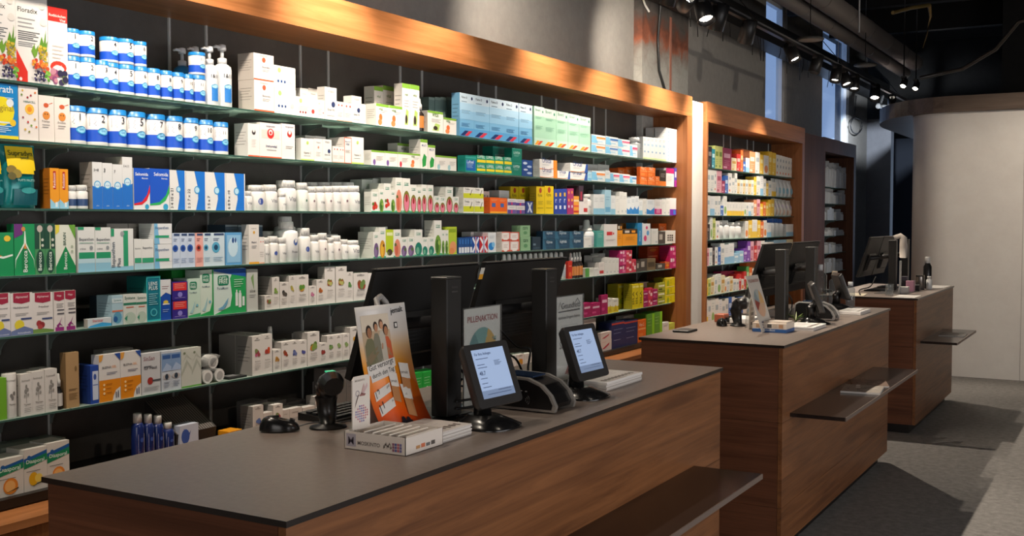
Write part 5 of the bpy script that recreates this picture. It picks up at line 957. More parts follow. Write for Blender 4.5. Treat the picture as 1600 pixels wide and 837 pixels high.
OF = [('rr', .14, .72, .72, .92, '#1c7d5c'), T('OPTI-', .2, .83, .44, '#dff0ea'), T('FREE', .2, .75, .44, '#dff0ea'), T('PureMoist', .12, .62, .6, '#6a7f8f'), P('#9fc9d0', (.1, .12), (.3, .2), (.55, .42), (.5, .25), (.35, .1)), O(.72, .3, .09, '#6fb0c4')]
d('opti', 'pale green lens care carton with dark green logo', '#c3dccf', OF + [P('#3aa36a', (0, 0), (1, 0), (1, .10), (0, .05))])
d('optit', 'tall green-edged lens care carton with dark green logo', '#cfe0d6', OF + [P('#2a9f58', (0, 0), (1, 0), (1, .4), (.7, .1), (0, .04)), R(.9, .3, 1, 1, '#2a9f58')])
d('optib', 'large green and blue lens care pack with bottle picture', '#cfe2df', [P('#2aa35c', (.38, .0), (1, 0), (1, 1), (.62, 1), (.5, .78), (.56, .4), (.5, .16), (0, .0)), P('#2454a8', (0, .96), (0, 1), (1, 1), (1, .80), (.5, .88)), ('rr', .12, .64, .46, .86, '#1c7d5c'), T('OPTI-', .16, .76, .26, '#dff0ea'), T('FREE', .16, .68, .26, '#dff0ea'), T('PureMoist', .10, .55, .34, '#6a7f8f'), R(.66, .16, .74, .46, '#dfe8ea'), R(.76, .12, .85, .44, '#dfe8ea'), R(.88, .15, .95, .36, '#dfe8ea'), R(.68, .46, .72, .52, '#dfe8ea'), R(.78, .44, .83, .50, '#dfe8ea'), LN(.62, .74, .92, 4, '#bfe3cb', .05), P('#6fa9c9', (.1, .12), (.26, .18), (.44, .36), (.4, .22), (.28, .1))])
d('tubes', 'silver-white standing tube with green leaf', '#c3c7c4', [P('#7da06a', (.35, .8), (.65, .5), (.6, .9)), T('aloe', .25, .45, .5, '#6a6d6a'), LN(.2, .38, .8, 2)])
SE = lambda cs: [T('similasan', .24, .88, .5, '#77736f'), R(.4, .93, .6, .95, '#8b8783')] + cs + [T('Bachblüte', .26, .34, .5, '#7d7975'), LN(.2, .28, .8, 4, '#b3afab', .035)]
FR = {'leafy': ('a green leaf', ['#6d8f3a', '#87a84f']), 'fig': ('a dark nut', ['#3a3a38', '#55504a']), 'corn': ('yellow corn', ['#c9b24a', '#a8a255']), 'pine': ('pineapple and melon', ['#d87a2c', '#c9a23a', '#5d8f3a']), 'pink': ('pink crystals', ['#b35a86', '#c77a9c']), 'squash': ('orange squash', ['#c9722c', '#a85c2c']), 'avo': ('avocado halves', ['#6d7a3a', '#a0552c', '#b5b56a']), 'herb': ('a green herb', ['#4a7a3f', '#5f8f4f']), 'nuts': ('brown nuts', ['#8a5a35', '#a03a2f', '#6d8a4a']), 'rosy': ('pink blossom', ['#c25a86', '#a04a50', '#7a8a5a']), 'redl': ('an orange-red flower', ['#c9502c', '#b0443a']), 'alm': ('golden seeds', ['#c99a4a', '#a87a3a']), 'strw': ('red berries', ['#b0342c', '#8f4a2a']), 'blub': ('blue flowers', ['#47558f', '#6a75a8']), 'indig': ('deep blue petals', ['#3a3f7a', '#4f559a']), 'tree': ('a green and orange bush', ['#5d7a3a', '#c9782c', '#7d9a4a']), 'bean': ('dark red beans', ['#7a2a2a', '#9a3c34']), 'brocc': ('green broccoli', ['#4f7a3a', '#7a9a5a']), 'fenn': ('pale green stalks', ['#7a9a5a', '#8fa86a']), 'cup': ('an orange glass', ['#d9782c', '#c9952c'])}
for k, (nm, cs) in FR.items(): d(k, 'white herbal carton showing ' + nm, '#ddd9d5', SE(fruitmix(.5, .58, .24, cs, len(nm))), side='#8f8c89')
d('hom', 'white carton with grey line drawing of a herb', '#d5d1cc', [T('homedi', .12, .82, .7, '#8f8b86'), P('#7b7873', (.5, .3), (.52, .3), (.56, .62), (.5, .62)), O(.42, .58, .1, '#8b8883', .06), O(.62, .62, .1, '#8b8883', .05), O(.5, .70, .09, '#8b8883', .05), O(.36, .48, .08, '#9a9792', .04), O(.66, .50, .08, '#9a9792', .04), T('Thymian', .25, .24, .6, '#55524e'), LN(.3, .17, .9, 3, '#97948f', .04)], side='#b5b1ab')
d('homr', 'round white carton tube with grey herb drawing', '#d5d1cc', [T('homedi', .1, .82, .7, '#8f8b86'), O(.42, .50, .1, '#77746f', .05), O(.62, .55, .1, '#77746f', .05), O(.5, .45, .09, '#77746f', .05), T('Thymian', .25, .28, .5, '#55524e')], kind='canp', name='carton_tube', cat='carton tube')
d('homg', 'bright green carton at the left end', '#6faa2c', [])
d('brnc', 'tall natural brown cardboard carton', '#b08f66', [LN(.2, .33, .85, 2, '#6f5638', .022), LN(.2, .25, .9, 5, '#8a6d48', .025), O(.75, .70, .09, '#7f6440', .05)], side='#7e6444')
d('vial', 'small black dropper bottle with white cap and label', '#1b1a1a', [], kind='dropper', name='dropper_bottle', cat='dropper bottle', band='#c9c5c0')
d('blhf', 'small blue carton with white label panel', '#2548a0', [R(.25, .1, .95, .85, '#c9d2e6'), O(.55, .70, .18, '#3a56a5', .08), R(.3, .48, .9, .5, '#3a56a5')], side='#1c3578')
d('blef', 'white and orange eyelid care carton', '#dddad8', [R(0, 0, 1, .46, '#e08a1c'), P('#dddad8', (.62, 0), (1, 0), (1, .28), (.78, .22), (.66, .1)), T('BLEPHA', .15, .70, .42, '#4a4a50'), T('GEL', .6, .70, .22, '#e39a5a'), LN(.35, .60, .85, 2, '#77788a', .03), P('#2c4f9c', (.72, 1), (1, 1), (1, .84)), P('#e0a04a', (0, 1), (.2, 1), (.14, .88), (0, .84)), O(.22, .36, .05, '#f3d3a0'), O(.22, .27, .05, '#f3d3a0'), O(.22, .18, .05, '#f3d3a0'), LN(.32, .36, .6, 3, '#a85f14', .09), R(.76, .05, .80, .18, '#4a4f66'), R(.86, .05, .9, .2, '#4a4f66')])
d('sanh', 'grey-white carton with red bandage circle', '#c9cbd0', [T('SinSan', .1, .82, .6, '#a07a80'), R(.12, .66, .5, .69, '#6a6f78'), T('für Haut', .12, .60, .7, '#3c3f48'), O(.45, .32, .16, '#a0342f', .09), R(.55, .30, 1, .34, '#4a4f55'), LN(.12, .16, .9, 3, '#a5a8ad', .035)])
d('eyep', 'white and blue carton with eye photo', '#c3cbd6', [R(0, .5, 1, .94, '#7f9cc4'), R(.1, .80, .9, .90, '#3a5f9c'), P('#a5b9d8', (0, .5), (.5, .7), (1, .6), (1, .5)), O(.5, .36, .40, '#b9b3b3', .07), O(.5, .36, .18, '#2c3a4a', .07), LN(.2, .22, .85, 4, '#8b95a8', .04)])
d('mrbl', 'pale marbled carton with green base line', '#c5c8c0', [R(0, 0, 1, .04, '#5aa040'), P('#adb2a8', (0, .3), (.6, .6), (1, .4), (1, .5), (.5, .72), (0, .4)), P('#b5b9ae', (0, .6), (.5, .8), (1, .7), (.5, .86)), O(.3, .88, .12, '#77826a', .03)])
d('dias', 'white magnesium carton with green stripe and orange half', '#cfcbc4', [P('#1f5a9c', (0, .78), (1, .92), (1, .84), (0, .70)), P('#1c8058', (0, .70), (1, .84), (1, .68), (0, .54)), T('Diasporal', .10, .63, .78, '#dfeee6'), O(.22, .80, .08, '#1f5a9c', .05), LN(.1, .46, .7, 1, '#6b6864'), O(.5, .26, .28, '#d9822c'), O(.48, .26, .2, '#e8b06a'), P('#4a3a20', (.3, .10), (.8, .2), (.8, .16))], cat='carton')
d('diasy', 'white magnesium carton with green stripe and yellow lemon', '#cfcbc4', [P('#1f5a9c', (0, .78), (1, .92), (1, .84), (0, .70)), P('#1c8058', (0, .70), (1, .84), (1, .68), (0, .54)), T('Diasporal', .10, .63, .78, '#dfeee6'), O(.22, .80, .08, '#1f5a9c', .05), LN(.1, .46, .7, 1, '#6b6864'), O(.40, .28, .2, '#d9a51c', .16), O(.62, .28, .17, '#e5c95a'), P('#3a4a20', (.3, .10), (.8, .2), (.8, .16))], cat='carton')
d('diasg', 'grey-green carton lying behind the magnesium boxes', '#7f8a80', [LN(.1, .8, .9, 3, '#69736b', .1)])
d('lotn', 'dark blue lotion bottle with white cap', '#1c2c66', [], kind='lotion', name='lotion_bottle', cat='bottle', band='#b9c0d2')
d('blfl', 'white carton with blue splash flower print', '#c3cbdc', [O(.3, .6, .22, '#3d5ba8', .26), P('#3d5ba8', (.1, .2), (.3, .5), (.2, .9), (.4, .6), (.6, .8), (.45, .45)), LN(.55, .3, .9, 2, '#6a78a0', .1)])
d('blfla', 'flat dark blue carton lying on the shelf', '#1f3684', [R(.4, .5, .9, .8, '#b9c4dc')])
d('yorg', 'small bright orange carton in front of the dark tray', '#dd961c', [O(.5, .8, .14, '#3c2c14', .06), LN(.35, .3, .85, 2, '#7d5410', .12)])
d('frst', 'white herbal carton showing blue blossom', '#ccc8c4', SE(fruitmix(.5, .52, .26, ['#34508f', '#5a74ad'], 9)), side='#84817e')
d('lowsm', 'low white herbal carton with small plant print', '#c9c5c1', [T('similasan', .2, .75, .5, '#77736f'), O(.6, .35, .18, '#5a5450', .16), LN(.15, .5, .5, 2, '#a8a4a0', .1)], side='#84817e')
d('grybx', 'dark grey shaded carton in the back row', '#6c6b6a', [LN(.1, .9, .9, 4, '#5c5b5a', .1)])
d('green', 'bright green carton with pale lettering', '#1f9a3c', [LN(.15, .75, .85, 3, '#a5e0b0', .12), O(.5, .3, .12, '#d5f0d8', .08)])
d('navybx', 'navy carton with pale lettering and red line', '#252f62', [LN(.15, .7, .85, 2, '#9aa4cc', .14), R(.0, .9, 1, .96, '#c94a3c'), LN(.15, .3, .7, 1, '#9aa4cc')])
d('whrs', 'white carton with red slanted lettering', '#ddd5d3', [P('#c23a50', (.1, .2), (.3, .35), (.8, .7), (.75, .5), (.35, .2)), LN(.1, .8, .5, 1, '#c98a95')])
d('gnbt', 'green-leafed lime pack at the shelf end', '#5d9a35', [R(.7, 0, 1, 1, '#8fd02c'), LN(.1, .8, .6, 3, '#b5d58f', .12)])
d('ltyl', 'pale yellow-green carton', '#c5cf5a', [LN(.15, .6, .85, 2, '#8b9430', .15)])
# generic goods of the farther cabinets
for k, c, nm, p in (('g_w', '#e4e3de', 'white', '#a9b4ba'), ('g_y', '#e9bd2c', 'yellow', '#f2e3a0'), ('g_o', '#e2702a', 'orange', '#f4c59a'), ('g_r', '#c9302c', 'red', '#eebcb5'), ('g_m', '#9c2350', 'wine red', '#e2a9bf'), ('g_lg', '#c9cf7a', 'pale lime', '#7d9440'), ('g_g', '#4f9a4a', 'green', '#c3e0b5'), ('g_b', '#2f62b5', 'blue', '#c3d5ee'), ('g_lb', '#9cc5e0', 'light blue', '#e2eef5'), ('g_p', '#7d3fa8', 'purple', '#d9c3ea'), ('g_pk', '#e2a9b5', 'pink', '#b5506a'), ('g_cr', '#e5d9b5', 'cream', '#c99a4a'), ('g_t', '#d98f62', 'tan', '#f0dcc5'), ('g_k', '#2a2224', 'black', '#8a7f7a'), ('g_tl', '#2a8fa5', 'turquoise', '#c5e5ea')):
    d(k, '%s carton' % nm, c, [R(.15, .55, .85, .75, p), LN(.2, .4, .8, 3, p, .09), R(.1, .06, .5, .16, p)])
d('g_wy', 'white carton with yellow foot band', '#e4e3de', [R(0, .0, 1, .35, '#ecc33a'), LN(.2, .8, .8, 3, '#a9b4ba', .1)])
d('g_wb', 'white carton with light blue foot band', '#e4e5e6', [R(0, 0, 1, .35, '#8fc0e0'), LN(.2, .8, .8, 3, '#a9b4ba', .1)])
d('g_wo', 'white carton with orange blot', '#e6e2dc', [O(.5, .28, .36, '#e58a3a', .2), LN(.2, .8, .8, 3, '#a9b4ba', .1)])
d('g_wg', 'white carton with green leaf', '#e4e5de', [O(.5, .28, .36, '#8fb56a', .2), LN(.2, .8, .8, 3, '#a9b4ba', .1)])
d('g_wd', 'white carton with rows of small dark dots', '#e6e4e0', [O(.5, .75, .18, '#8d9aa5', .08), O(.5, .45, .18, '#8d9aa5', .08), O(.4, .15, .16, '#e0703a', .06)])
d('g_bag', 'shiny white refill pouch', '#dfe5ea', [O(.5, .35, .3, '#7fb5cc', .18), LN(.3, .7, .7, 2, '#9aa8b0', .08)], kind='pouch', name='refill_pouch', cat='pouch')
d('g_bago', 'shiny white pouch with orange foot', '#e3e2df', [R(.08, .08, .92, .36, '#ea8a22'), O(.5, .6, .2, '#c3b5cc', .12)], kind='pouch', name='refill_pouch', cat='pouch')
d('g_jar', 'small white tub', '#e2e3e2', [R(.1, .2, .9, .4, '#9fc3c0')], kind='jar', name='cream_jar', cat='jar', lid='#e6e6e4')
d('g_btl', 'white bottle with blue cap', '#dfe5ea', [R(.15, .2, .85, .5, '#a9c9dd')], kind='jar', name='lotion_bottle', cat='bottle', lid='#2c5fb0')
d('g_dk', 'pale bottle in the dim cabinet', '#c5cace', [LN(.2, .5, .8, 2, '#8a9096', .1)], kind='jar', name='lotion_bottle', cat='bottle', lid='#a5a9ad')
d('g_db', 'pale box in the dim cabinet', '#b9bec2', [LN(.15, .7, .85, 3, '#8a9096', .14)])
d('supra', 'teal and yellow sweets pouch with round gummies', '#14777a', [('g', .12, .60, .92, .97, '#e2c31c', 6), ('g', .35, .54, .85, .61, '#e2c31c', 4), T('Supradyn', .18, .80, .70, '#3a4a20'), T('junior', .5, .76, .25, '#3a4a20'), O(.2, .60, .13, '#7d6a2a', .07), O(.32, .54, .12, '#8a7a34', .07), O(.18, .50, .10, '#5c5524', .06), T('TUTTI FRUTTI', .3, .42, .5, '#9fd0cc'), ('g', .2, .05, .9, .3, '#0f5f6a', 5), O(.6, .28, .22, '#3aa0a0', .05)], kind='pouch', name='sweets_pouch', cat='pouch')
d('film', 'crumpled clear-wrapped dressing roll', '#dcdcda', [], kind='roll', name='dressing_roll', cat='roll')

HERB = set(FR) | {'frst', 'lowsm', 'hom', 'vogr'} | {'vo%d' % i for i in range(1, 10)}
SUPP = {'orgbox', 'drops', 'dropsb', 'plain', 'plainb', 'plainr', 'immun', 'immun2', 'immun3', 'grnline', 'orout', 'ywft', 'vgA', 'vgB', 'vgC', 'vgD', 'vgE', 'vgF'}
EYEC = {'eyb', 'eyr', 'eyl', 'sysb', 'sysw', 'lens', 'ocu', 'purd', 'opti', 'optit', 'optib', 'eyep', 'blef', 'mrbl', 'blhf', 'blbag'}
for k, v in D.items():
    if v['name'] == 'medicine_box': v['name'] = 'herbal_carton' if k in HERB else 'supplement_carton' if k in SUPP else 'eye_care_carton' if k in EYEC else 'care_product_carton' if k.startswith('g_') else 'medicine_box'
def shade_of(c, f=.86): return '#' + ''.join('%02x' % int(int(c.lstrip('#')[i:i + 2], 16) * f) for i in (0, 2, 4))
def prims_on(mb, prims, w, h, place):
    """lay printed shapes on a face; place(a, b, layer) -> point, a along the width, b up"""
    lay = 0
    for p in prims:
        lay += 1; t = p[0]
        if t == 'r': _, u0, v0, u1, v1, c = p; pts = [(u0 * w, v0 * h), (u1 * w, v0 * h), (u1 * w, v1 * h), (u0 * w, v1 * h)]; mb.add([place(a, b, lay) for a, b in pts], [(0, 1, 2, 3)], c)
        elif t == 'g':      # a patch that follows a curved surface
            _, u0, v0, u1, v1, c, n_ = p; q = [[place((u0 + (u1 - u0) * i / n_) * w, (v0 + (v1 - v0) * j / n_) * h, lay) for i in range(n_ + 1)] for j in range(n_ + 1)]
            mb.add([a for r_ in q for a in r_], [(j * (n_ + 1) + i, j * (n_ + 1) + i + 1, (j + 1) * (n_ + 1) + i + 1, (j + 1) * (n_ + 1) + i) for j in range(n_) for i in range(n_)], c)
        elif t in ('rr', 'rv'):
            _, u0, v0, u1, v1, c = p; rr = min((u1 - u0) * w, (v1 - v0) * h) * (.5 if t == 'rv' else .25); pts = []
            for cx, cy, a0 in ((u1 * w - rr, v0 * h + rr, -90), (u1 * w - rr, v1 * h - rr, 0), (u0 * w + rr, v1 * h - rr, 90), (u0 * w + rr, v0 * h + rr, 180)):
                for k in range(4): a = math.radians(a0 + 30 * k); pts.append((cx + rr * math.cos(a), cy + rr * math.sin(a)))
            mb.add([place(a, b, lay) for a, b in pts], [tuple(range(len(pts)))], c)
        elif t == 'o':
            _, u, v, r, c, ry = p; rx = r * w; ryy = (ry * h) if ry else rx
            pts = []
            for k in range(14):
                a = 2 * PI * k / 14; x, y = u * w + rx * math.cos(a), v * h + ryy * math.sin(a); pts.append((min(max(x, 0), w), min(max(y, 0), h)))
            mb.add([place(a, b, lay) for a, b in pts], [tuple(range(14))], c)
        elif t == 'p': _, c, q = p; mb.add([place(a * w, b * h, lay) for a, b in q], [tuple(range(len(q)))], c) if len(q) < 6 else fan(mb, [(a * w, b * h) for a, b in q], c, place, lay)
        elif t == 'l':
            _, u0, v, u1, n, c, g = p
            for k in range(n):
                e = u1 - (u1 - u0) * (0, .18, .07, .3, .12)[k % 5]; b = (v - k * g) * h; th = min(.012 * h + .0006, g * h * .45)
                mb.add([place(x, y, lay) for x, y in ((u0 * w, b), (e * w, b), (e * w, b + th), (u0 * w, b + th))], [(0, 1, 2, 3)], c)
        elif t == 't':
            _, s, u, v, wd, c, rot = p; vs, fs, hh = text_mesh(s)
            if rot: k = wd * h; mb.add([place(u * w - y * k, v * h + x * k, lay) for x, y in vs], fs, c)
            else: k = wd * w; mb.add([place(u * w + x * k, v * h + y * k, lay) for x, y in vs], fs, c)
def fan(mb, q, c, place, lay):
    from mathutils.geometry import tessellate_polygon
    tr = tessellate_polygon([[Vector((a, b, 0)) for a, b in q]]); P0 = [place(a, b, lay) for a, b in q]
    out = []
    for t in tr:
        a, b, e = [q[i] for i in t]; out.append(tuple(t) if (b[0] - a[0]) * (e[1] - a[1]) - (b[1] - a[1]) * (e[0] - a[0]) > 0 else tuple(reversed(t)))
    mb.add(P0, out, c)
EPS = .00035
def make_good(key, w, dd, h, detail=True):
    """front faces +x; origin at the middle of the base"""
    D_ = D[key]; k = D_.get('kind', 'box'); body = D_['body']; mb = MB(); parts = []
    if k == 'box':
        sd = D_['side'] or shade_of(body, .93)  # sides darker than front and top: shade put into the colour
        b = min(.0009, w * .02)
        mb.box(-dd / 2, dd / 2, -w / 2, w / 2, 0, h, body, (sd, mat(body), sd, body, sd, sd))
        if dd > .03 and h > .02:      # glued flap seam on the top and a block of small print on the side
            mb.add([(-dd / 2 + .003, -w / 2 + w * .08, h + .0002), (dd / 2 - .002, -w / 2 + w * .08, h + .0002), (dd / 2 - .002, -w / 2 + w * .08 + .001, h + .0002), (-dd / 2 + .003, -w / 2 + w * .08 + .001, h + .0002)], [(0, 1, 2, 3)], shade_of(body, .6))
            if detail:
                for q in range(5): z = h * (.72 - q * .09); mb.add([(-dd * .38, -w / 2 - .0003, z), (dd * (.36 - .1 * (q % 3)), -w / 2 - .0003, z), (dd * (.36 - .1 * (q % 3)), -w / 2 - .0003, z + h * .018), (-dd * .38, -w / 2 - .0003, z + h * .018)], [(0, 1, 2, 3)], shade_of(sd, .72))
        if detail: prims_on(mb, D_['prims'], w, h, lambda a, z, l: (dd / 2 + EPS * (1 + l * .35), a - w / 2, z))
        return mb, parts
    if k in ('can', 'canp', 'jar', 'bigjar', 'spray', 'pump', 'dropper', 'lotion'):
        r = w / 2 * .97
        def wrap(a, z, l, zz=0): an = (a - w / 2) / r * .95 - .12; rr = r + EPS * (1.3 + l * .35); return (rr * math.cos(an), rr * math.sin(an), z + zz)
        if k == 'can':
            mb.lathe([(r * .94, 0), (r * .98, .002), (r * .98, h * .10, '#1a52c4'), (r * .98, h * .42), (r * .98, h * .84), (r * .9, h * .86)], body, 28)
            an = [(-1.15 + .1 * i) for i in range(5)]
            for q in range(7): z = h * (.74 - q * .035); mb.add([(r * 1.0 * math.cos(t), r * 1.0 * math.sin(t), zz) for t, zz in ((-1.1, z), (-.5 - .05 * (q % 3), z), (-.5 - .05 * (q % 3), z + h * .014), (-1.1, z + h * .014))], [(0, 1, 2, 3)], '#8a8fa0')
            prims_on(mb, [O(.60, .38, .26, '#2f9fdc', .10), O(.60, .38, .21, '#8fd0f0', .075), T('DHU', .5, .365, .2, '#2470b8')] + D_['prims'], w, h, wrap)
            lid = MB().lathe([(r * 1.0, h * .845), (r * 1.02, h * .85), (r * 1.02, h * .865), (r * .99, h * .87), (r * .99, h * .985), (r * .95, h)], mat('#1878c0', .35), 28); parts.append(('lid', lid))
        elif k == 'canp':
            mb.lathe([(r * .98, 0), (r, .002), (r, h - .002), (r * .97, h)], body, 28); prims_on(mb, D_['prims'], w, h, wrap)
        elif k in ('jar', 'bigjar'):
            nk = .78 if k == 'jar' else .55; sh = .76 if k == 'jar' else .80; bd = D_.get('band')
            if bd: b0, b1 = D_['bv']; pf = [(r * .94, 0), (r, .003), (r, h * b0, bd), (r, h * b1), (r, h * sh * .93), (r * nk, h * sh), (r * nk, h * (sh + .02))]
            else: pf = [(r * .94, 0), (r, .003), (r, h * sh * .88), (r * .94, h * sh * .95), (r * nk, h * sh), (r * nk, h * (sh + .02))]
            mb.lathe(pf, mat(body, .32), 24)
            if detail: prims_on(mb, [p for p in D_['prims']], w, h * sh, wrap)
            kk = nk * 1.12; lid = MB().lathe([(r * kk, h * (sh + .02)), (r * kk, h * .985), (r * kk * .95, h)], mat(D_['lid'], .35), 24)
            for q in range(16): a = 2 * PI * q / 16; lid.box(r * kk * math.cos(a) - .0006, r * kk * math.cos(a) + .0006, r * kk * math.sin(a) - .0006, r * kk * math.sin(a) + .0006, h * (sh + .04), h * .96, mat(D_['lid'], .35)) if detail and w > .04 else None
            parts.append(('lid', lid))
        elif k == 'spray':
            mb.lathe([(r * .94, 0), (r, .003), (r, h * .50), (r * .9, h * .56), (r * .5, h * .58)], mat(body, .35), 20); mb.lathe([(r * 1.01, h * .12), (r * 1.01, h * .42)], '#aeb6bd', 20, close=False)
            parts.append(('cap', MB().lathe([(r * .78, h * .57), (r * .78, h * .66), (r * .52, h * .70), (r * .42, h * .95), (r * .3, h)], mat('#d9dad6', .3), 20)))
        elif k == 'pump':
            c2 = '#2f7fd0' if key == 'pump' else '#e2e5e8'
            mb.lathe([(r * .92, 0), (r, .004), (r, h * .58), (r * .93, h * .64), (r * .6, h * .68), (r * .45, h * .69)], mat(body, .3), 28)
            prims_on(mb, [R(.28 + .06 * q_, .12, .34 + .06 * q_, .48, c2) for q_ in range(8)] + [ O(.52, .50, .26, '#56b0e0', .06), O(.52, .50, .21, '#a5d8f0', .045)] + [T('1&11', .25, .72 if key == 'pump' else .6, .5, '#3d4048')], w, h * .64, wrap)
            pm_ = MB().lathe([(r * .50, h * .69), (r * .50, h * .77), (r * .44, h * .78)], mat('#e6e7e8', .3), 20).lathe([(r * .2, h * .78), (r * .2, h * .9)], '#dcdedf', 12)
            pm_.lathe([(r * .42, h * .90), (r * .46, h * .93), (r * .40, h * .99), (r * .2, h)], mat('#e6e7e8', .3), 16).tube([(0, 0, h * .95), (-.0, -r * .9, h * .955), (0, -r * 1.3, h * .935)], [r * .2, r * .17, r * .11], '#e2e3e4', 10); parts.append(('pump_head', pm_))
        elif k == 'dropper':
            mb.lathe([(r * .95, 0), (r, .003), (r, h * .1, D_['band']), (r, h * .46), (r, h * .52), (r * .5, h * .62), (r * .45, h * .66)], mat(body, .2), 20)
            parts.append(('cap', MB().lathe([(r * .62, h * .64), (r * .62, h * .80), (r * .45, h * .84), (r * .36, h * .97), (r * .2, h)], mat('#d9d8d4', .4), 18)))
        elif k == 'lotion':
            mb.lathe([(r * .9, 0), (r, .004), (r, h * .72), (r * .85, h * .79), (r * .6, h * .82)], mat(body, .18), 24)
            prims_on(mb, [R(.25, .1, .85, .75, D_['band']), O(.55, .6, .14, '#3a56a5', .06), R(.3, .36, .8, .38, '#3a56a5'), LN(.32, .3, .8, 3, '#7080b0', .06)], w, h * .8, wrap)
            parts.append(('cap', MB().lathe([(r * .66, h * .80), (r * .66, h * .98), (r * .6, h)], mat('#cfcfcd', .35), 20)))
        return mb, parts
    if k == 'pouch':
        n = 10; m_ = 8; vs = []; fs = []
        rnd = random.Random(int(w * 1e5))
        for side in (1, -1):
            for j in range(n + 1):
                v = j / n; th = dd * .5 * (math.sin(PI * min(1, (v * .92 + .14))) ** .6) * (1 - .75 * v ** 3)
                for i in range(m_ + 1):
                    u = i / m_; b = math.sin(PI * u) ** .3 if 0 < u < 1 else 0
                    wob = rnd.uniform(-.03, .03) * dd * b; ww = w * (1 - .05 * math.sin(PI * v))
                    vs.append((side * (th * b) + wob, (u - .5) * ww, v * h))
        N0 = (n + 1) * (m_ + 1)
        for j in range(n):
            for i in range(m_):
                a = j * (m_ + 1) + i; q = (a, a + 1, a + m_ + 2, a + m_ + 1); fs.append(q); fs.append(tuple(reversed([N0 + t for t in q])))
        fs.append(tuple([N0 + i for i in range(m_ + 1)] + [i for i in reversed(range(m_ + 1))]))
        mb.add(vs, fs, mat(body, .22, .15), True)
        def pl(a, z, l):
            u = a / w; v = min(max(z / h, 0), 1); th = dd * .5 * (math.sin(PI * min(1, (v * .92 + .14))) ** .6) * (1 - .75 * v ** 3); return (th * (math.sin(PI * min(max(u, .001), .999)) ** .3) + .0030 + .0009 * l, (u - .5) * w, z)
        prims_on(mb, D_['prims'], w, h, pl); return mb, parts
    if k == 'roll':
        mb.tube([(-dd / 2, 0, h / 2), (dd / 2, 0, h / 2)], [h * .42, h * .48] if False else h * .48, mat(body, .4), 16)
        mb.tube([(dd / 2 - .001, 0, h / 2), (dd / 2 + .001, 0, h / 2)], h * .3, '#a9a9a8', 12)
        rnd = random.Random(int(h * 1e5)); pts = [(rnd.uniform(-1, 1) * dd * .58, rnd.uniform(-1, 1) * w * .55, h * .5 + rnd.uniform(-.5, .55) * h) for _ in range(22)]
        fm = MB().hull([(x, y, max(z, .0)) for x, y, z in pts], FILM); parts.append(('wrapping', fm)); return mb, parts
CUR = dict(cab=1, row=0, z=0)
def row(cab, r, zs): CUR.update(cab=cab, row=r, z=zs[r])
XF = -3.082
def put(key, y0, w, dd, z, h, xf, lvl='', back=0, detail=True):
    kd = D[key].get('kind', 'box')
    lo_, hi_ = {1: (.81, 7.838), 2: (8.309, 11.097), 3: (12.043, 13.407)}[CUR['cab']]
    a, b = max(y0, lo_), min(y0 + w, hi_); y0, w = a, b - a
    zl = {1: ZS, 2: ZS2, 3: ZS3}[CUR['cab']]; top_ = (zl[CUR['row'] - 1] if CUR['row'] else {1: 2.395, 2: 2.385, 3: 2.355}[CUR['cab']]) - .014
    h = min(h, top_ - z)
    if kd not in ('box', 'pouch', 'roll'): w2 = min(w, xf + 3.312); y0 += (w - w2) / 2; w = w2
    else: dd = min(dd, xf + 3.313)
    rnd = random.Random(int((y0 * 971 + z * 317) * 100))
    ww = w * .985; mb, parts = make_good(key, ww, dd, h, detail)
    xc = xf - (dd / 2 if kd in ('box', 'pouch', 'roll') else ww / 2) - rnd.uniform(0, .003)
    loc = (xc, y0 + w / 2, z + .0004); rz = math.radians(rnd.uniform(-.5, .5)) if kd == 'box' and not lvl else 0
    if parts:
        e = empty(D[key]['name'], loc, rz); mb.build({'can': 'tub', 'jar': 'bottle_body', 'bigjar': 'bottle_body', 'roll': 'roll'}.get(kd, 'bottle_body'), e)
        for n_, pm_ in parts: pm_.build(n_, e)
    else: e = mb.build(D[key]['name'], None, loc, rz)
    e['category'] = D[key]['cat']; REG.append((CUR['cab'], CUR['row'], key, lvl, back, y0, z, e)); return e
def B(keys, xs, tops, dep=.085, back=0, stack=None, lo=1, detail=True, nb=0, z0=None, sd=None):
    """a run of neighbours: xs = picture columns of their edges, tops = picture rows of their upper left corners
    (one per item, or a list of rows per item for stacks, topmost first); back = metres behind the front row"""
    n = len(xs) - 1
    if isinstance(keys, str): keys = keys.split()
    keys = (keys * n)[:n] if len(keys) < n else keys
    if not isinstance(tops, (list, tuple)): tops = [tops] * n
    if len(tops) == 1: tops = list(tops) * n
    if len(tops) == 2 and n > 2: tops = [tops[0] + (tops[1] - tops[0]) * i / (n - 1) for i in range(n)]
    xf = XF - back
    for i in range(n):
        if keys[i] == '-': continue
        y0 = onx(xs[i], 300, xf).y; y1 = onx(xs[i + 1], 300, xf).y
        tt = tops[i] if isinstance(tops[i], (list, tuple)) else [tops[i]]
        z = z0 if z0 is not None else CUR['z']; kk = keys[i].split('+')
        m = len(tt)
        for j, t in enumerate(reversed(tt)):
            zt = onx(xs[i], t, xf).z; h = max(.01, zt - z); lv = '' if m == 1 and z0 is None else ('lower' if j == 0 and z0 is None else 'upper')
            dd = dep
            if sd and i == 0: dd = max(.02, min(.16, xf - ony(sd, 300, y0).x))
            k = kk[min(j, len(kk) - 1)]
            if D[k].get('kind', 'box') != 'box': dd = min(dep, .09)
            put(k, y0, y1 - y0, dd, z, h - .0008, xf, lv, back, detail)
            for q in range(nb):
                put(k, y0, y1 - y0, dd, z, h - .0008, xf - (q + 1) * (dd + .003), lv, back + q + 1, False)
            z = zt + .0002
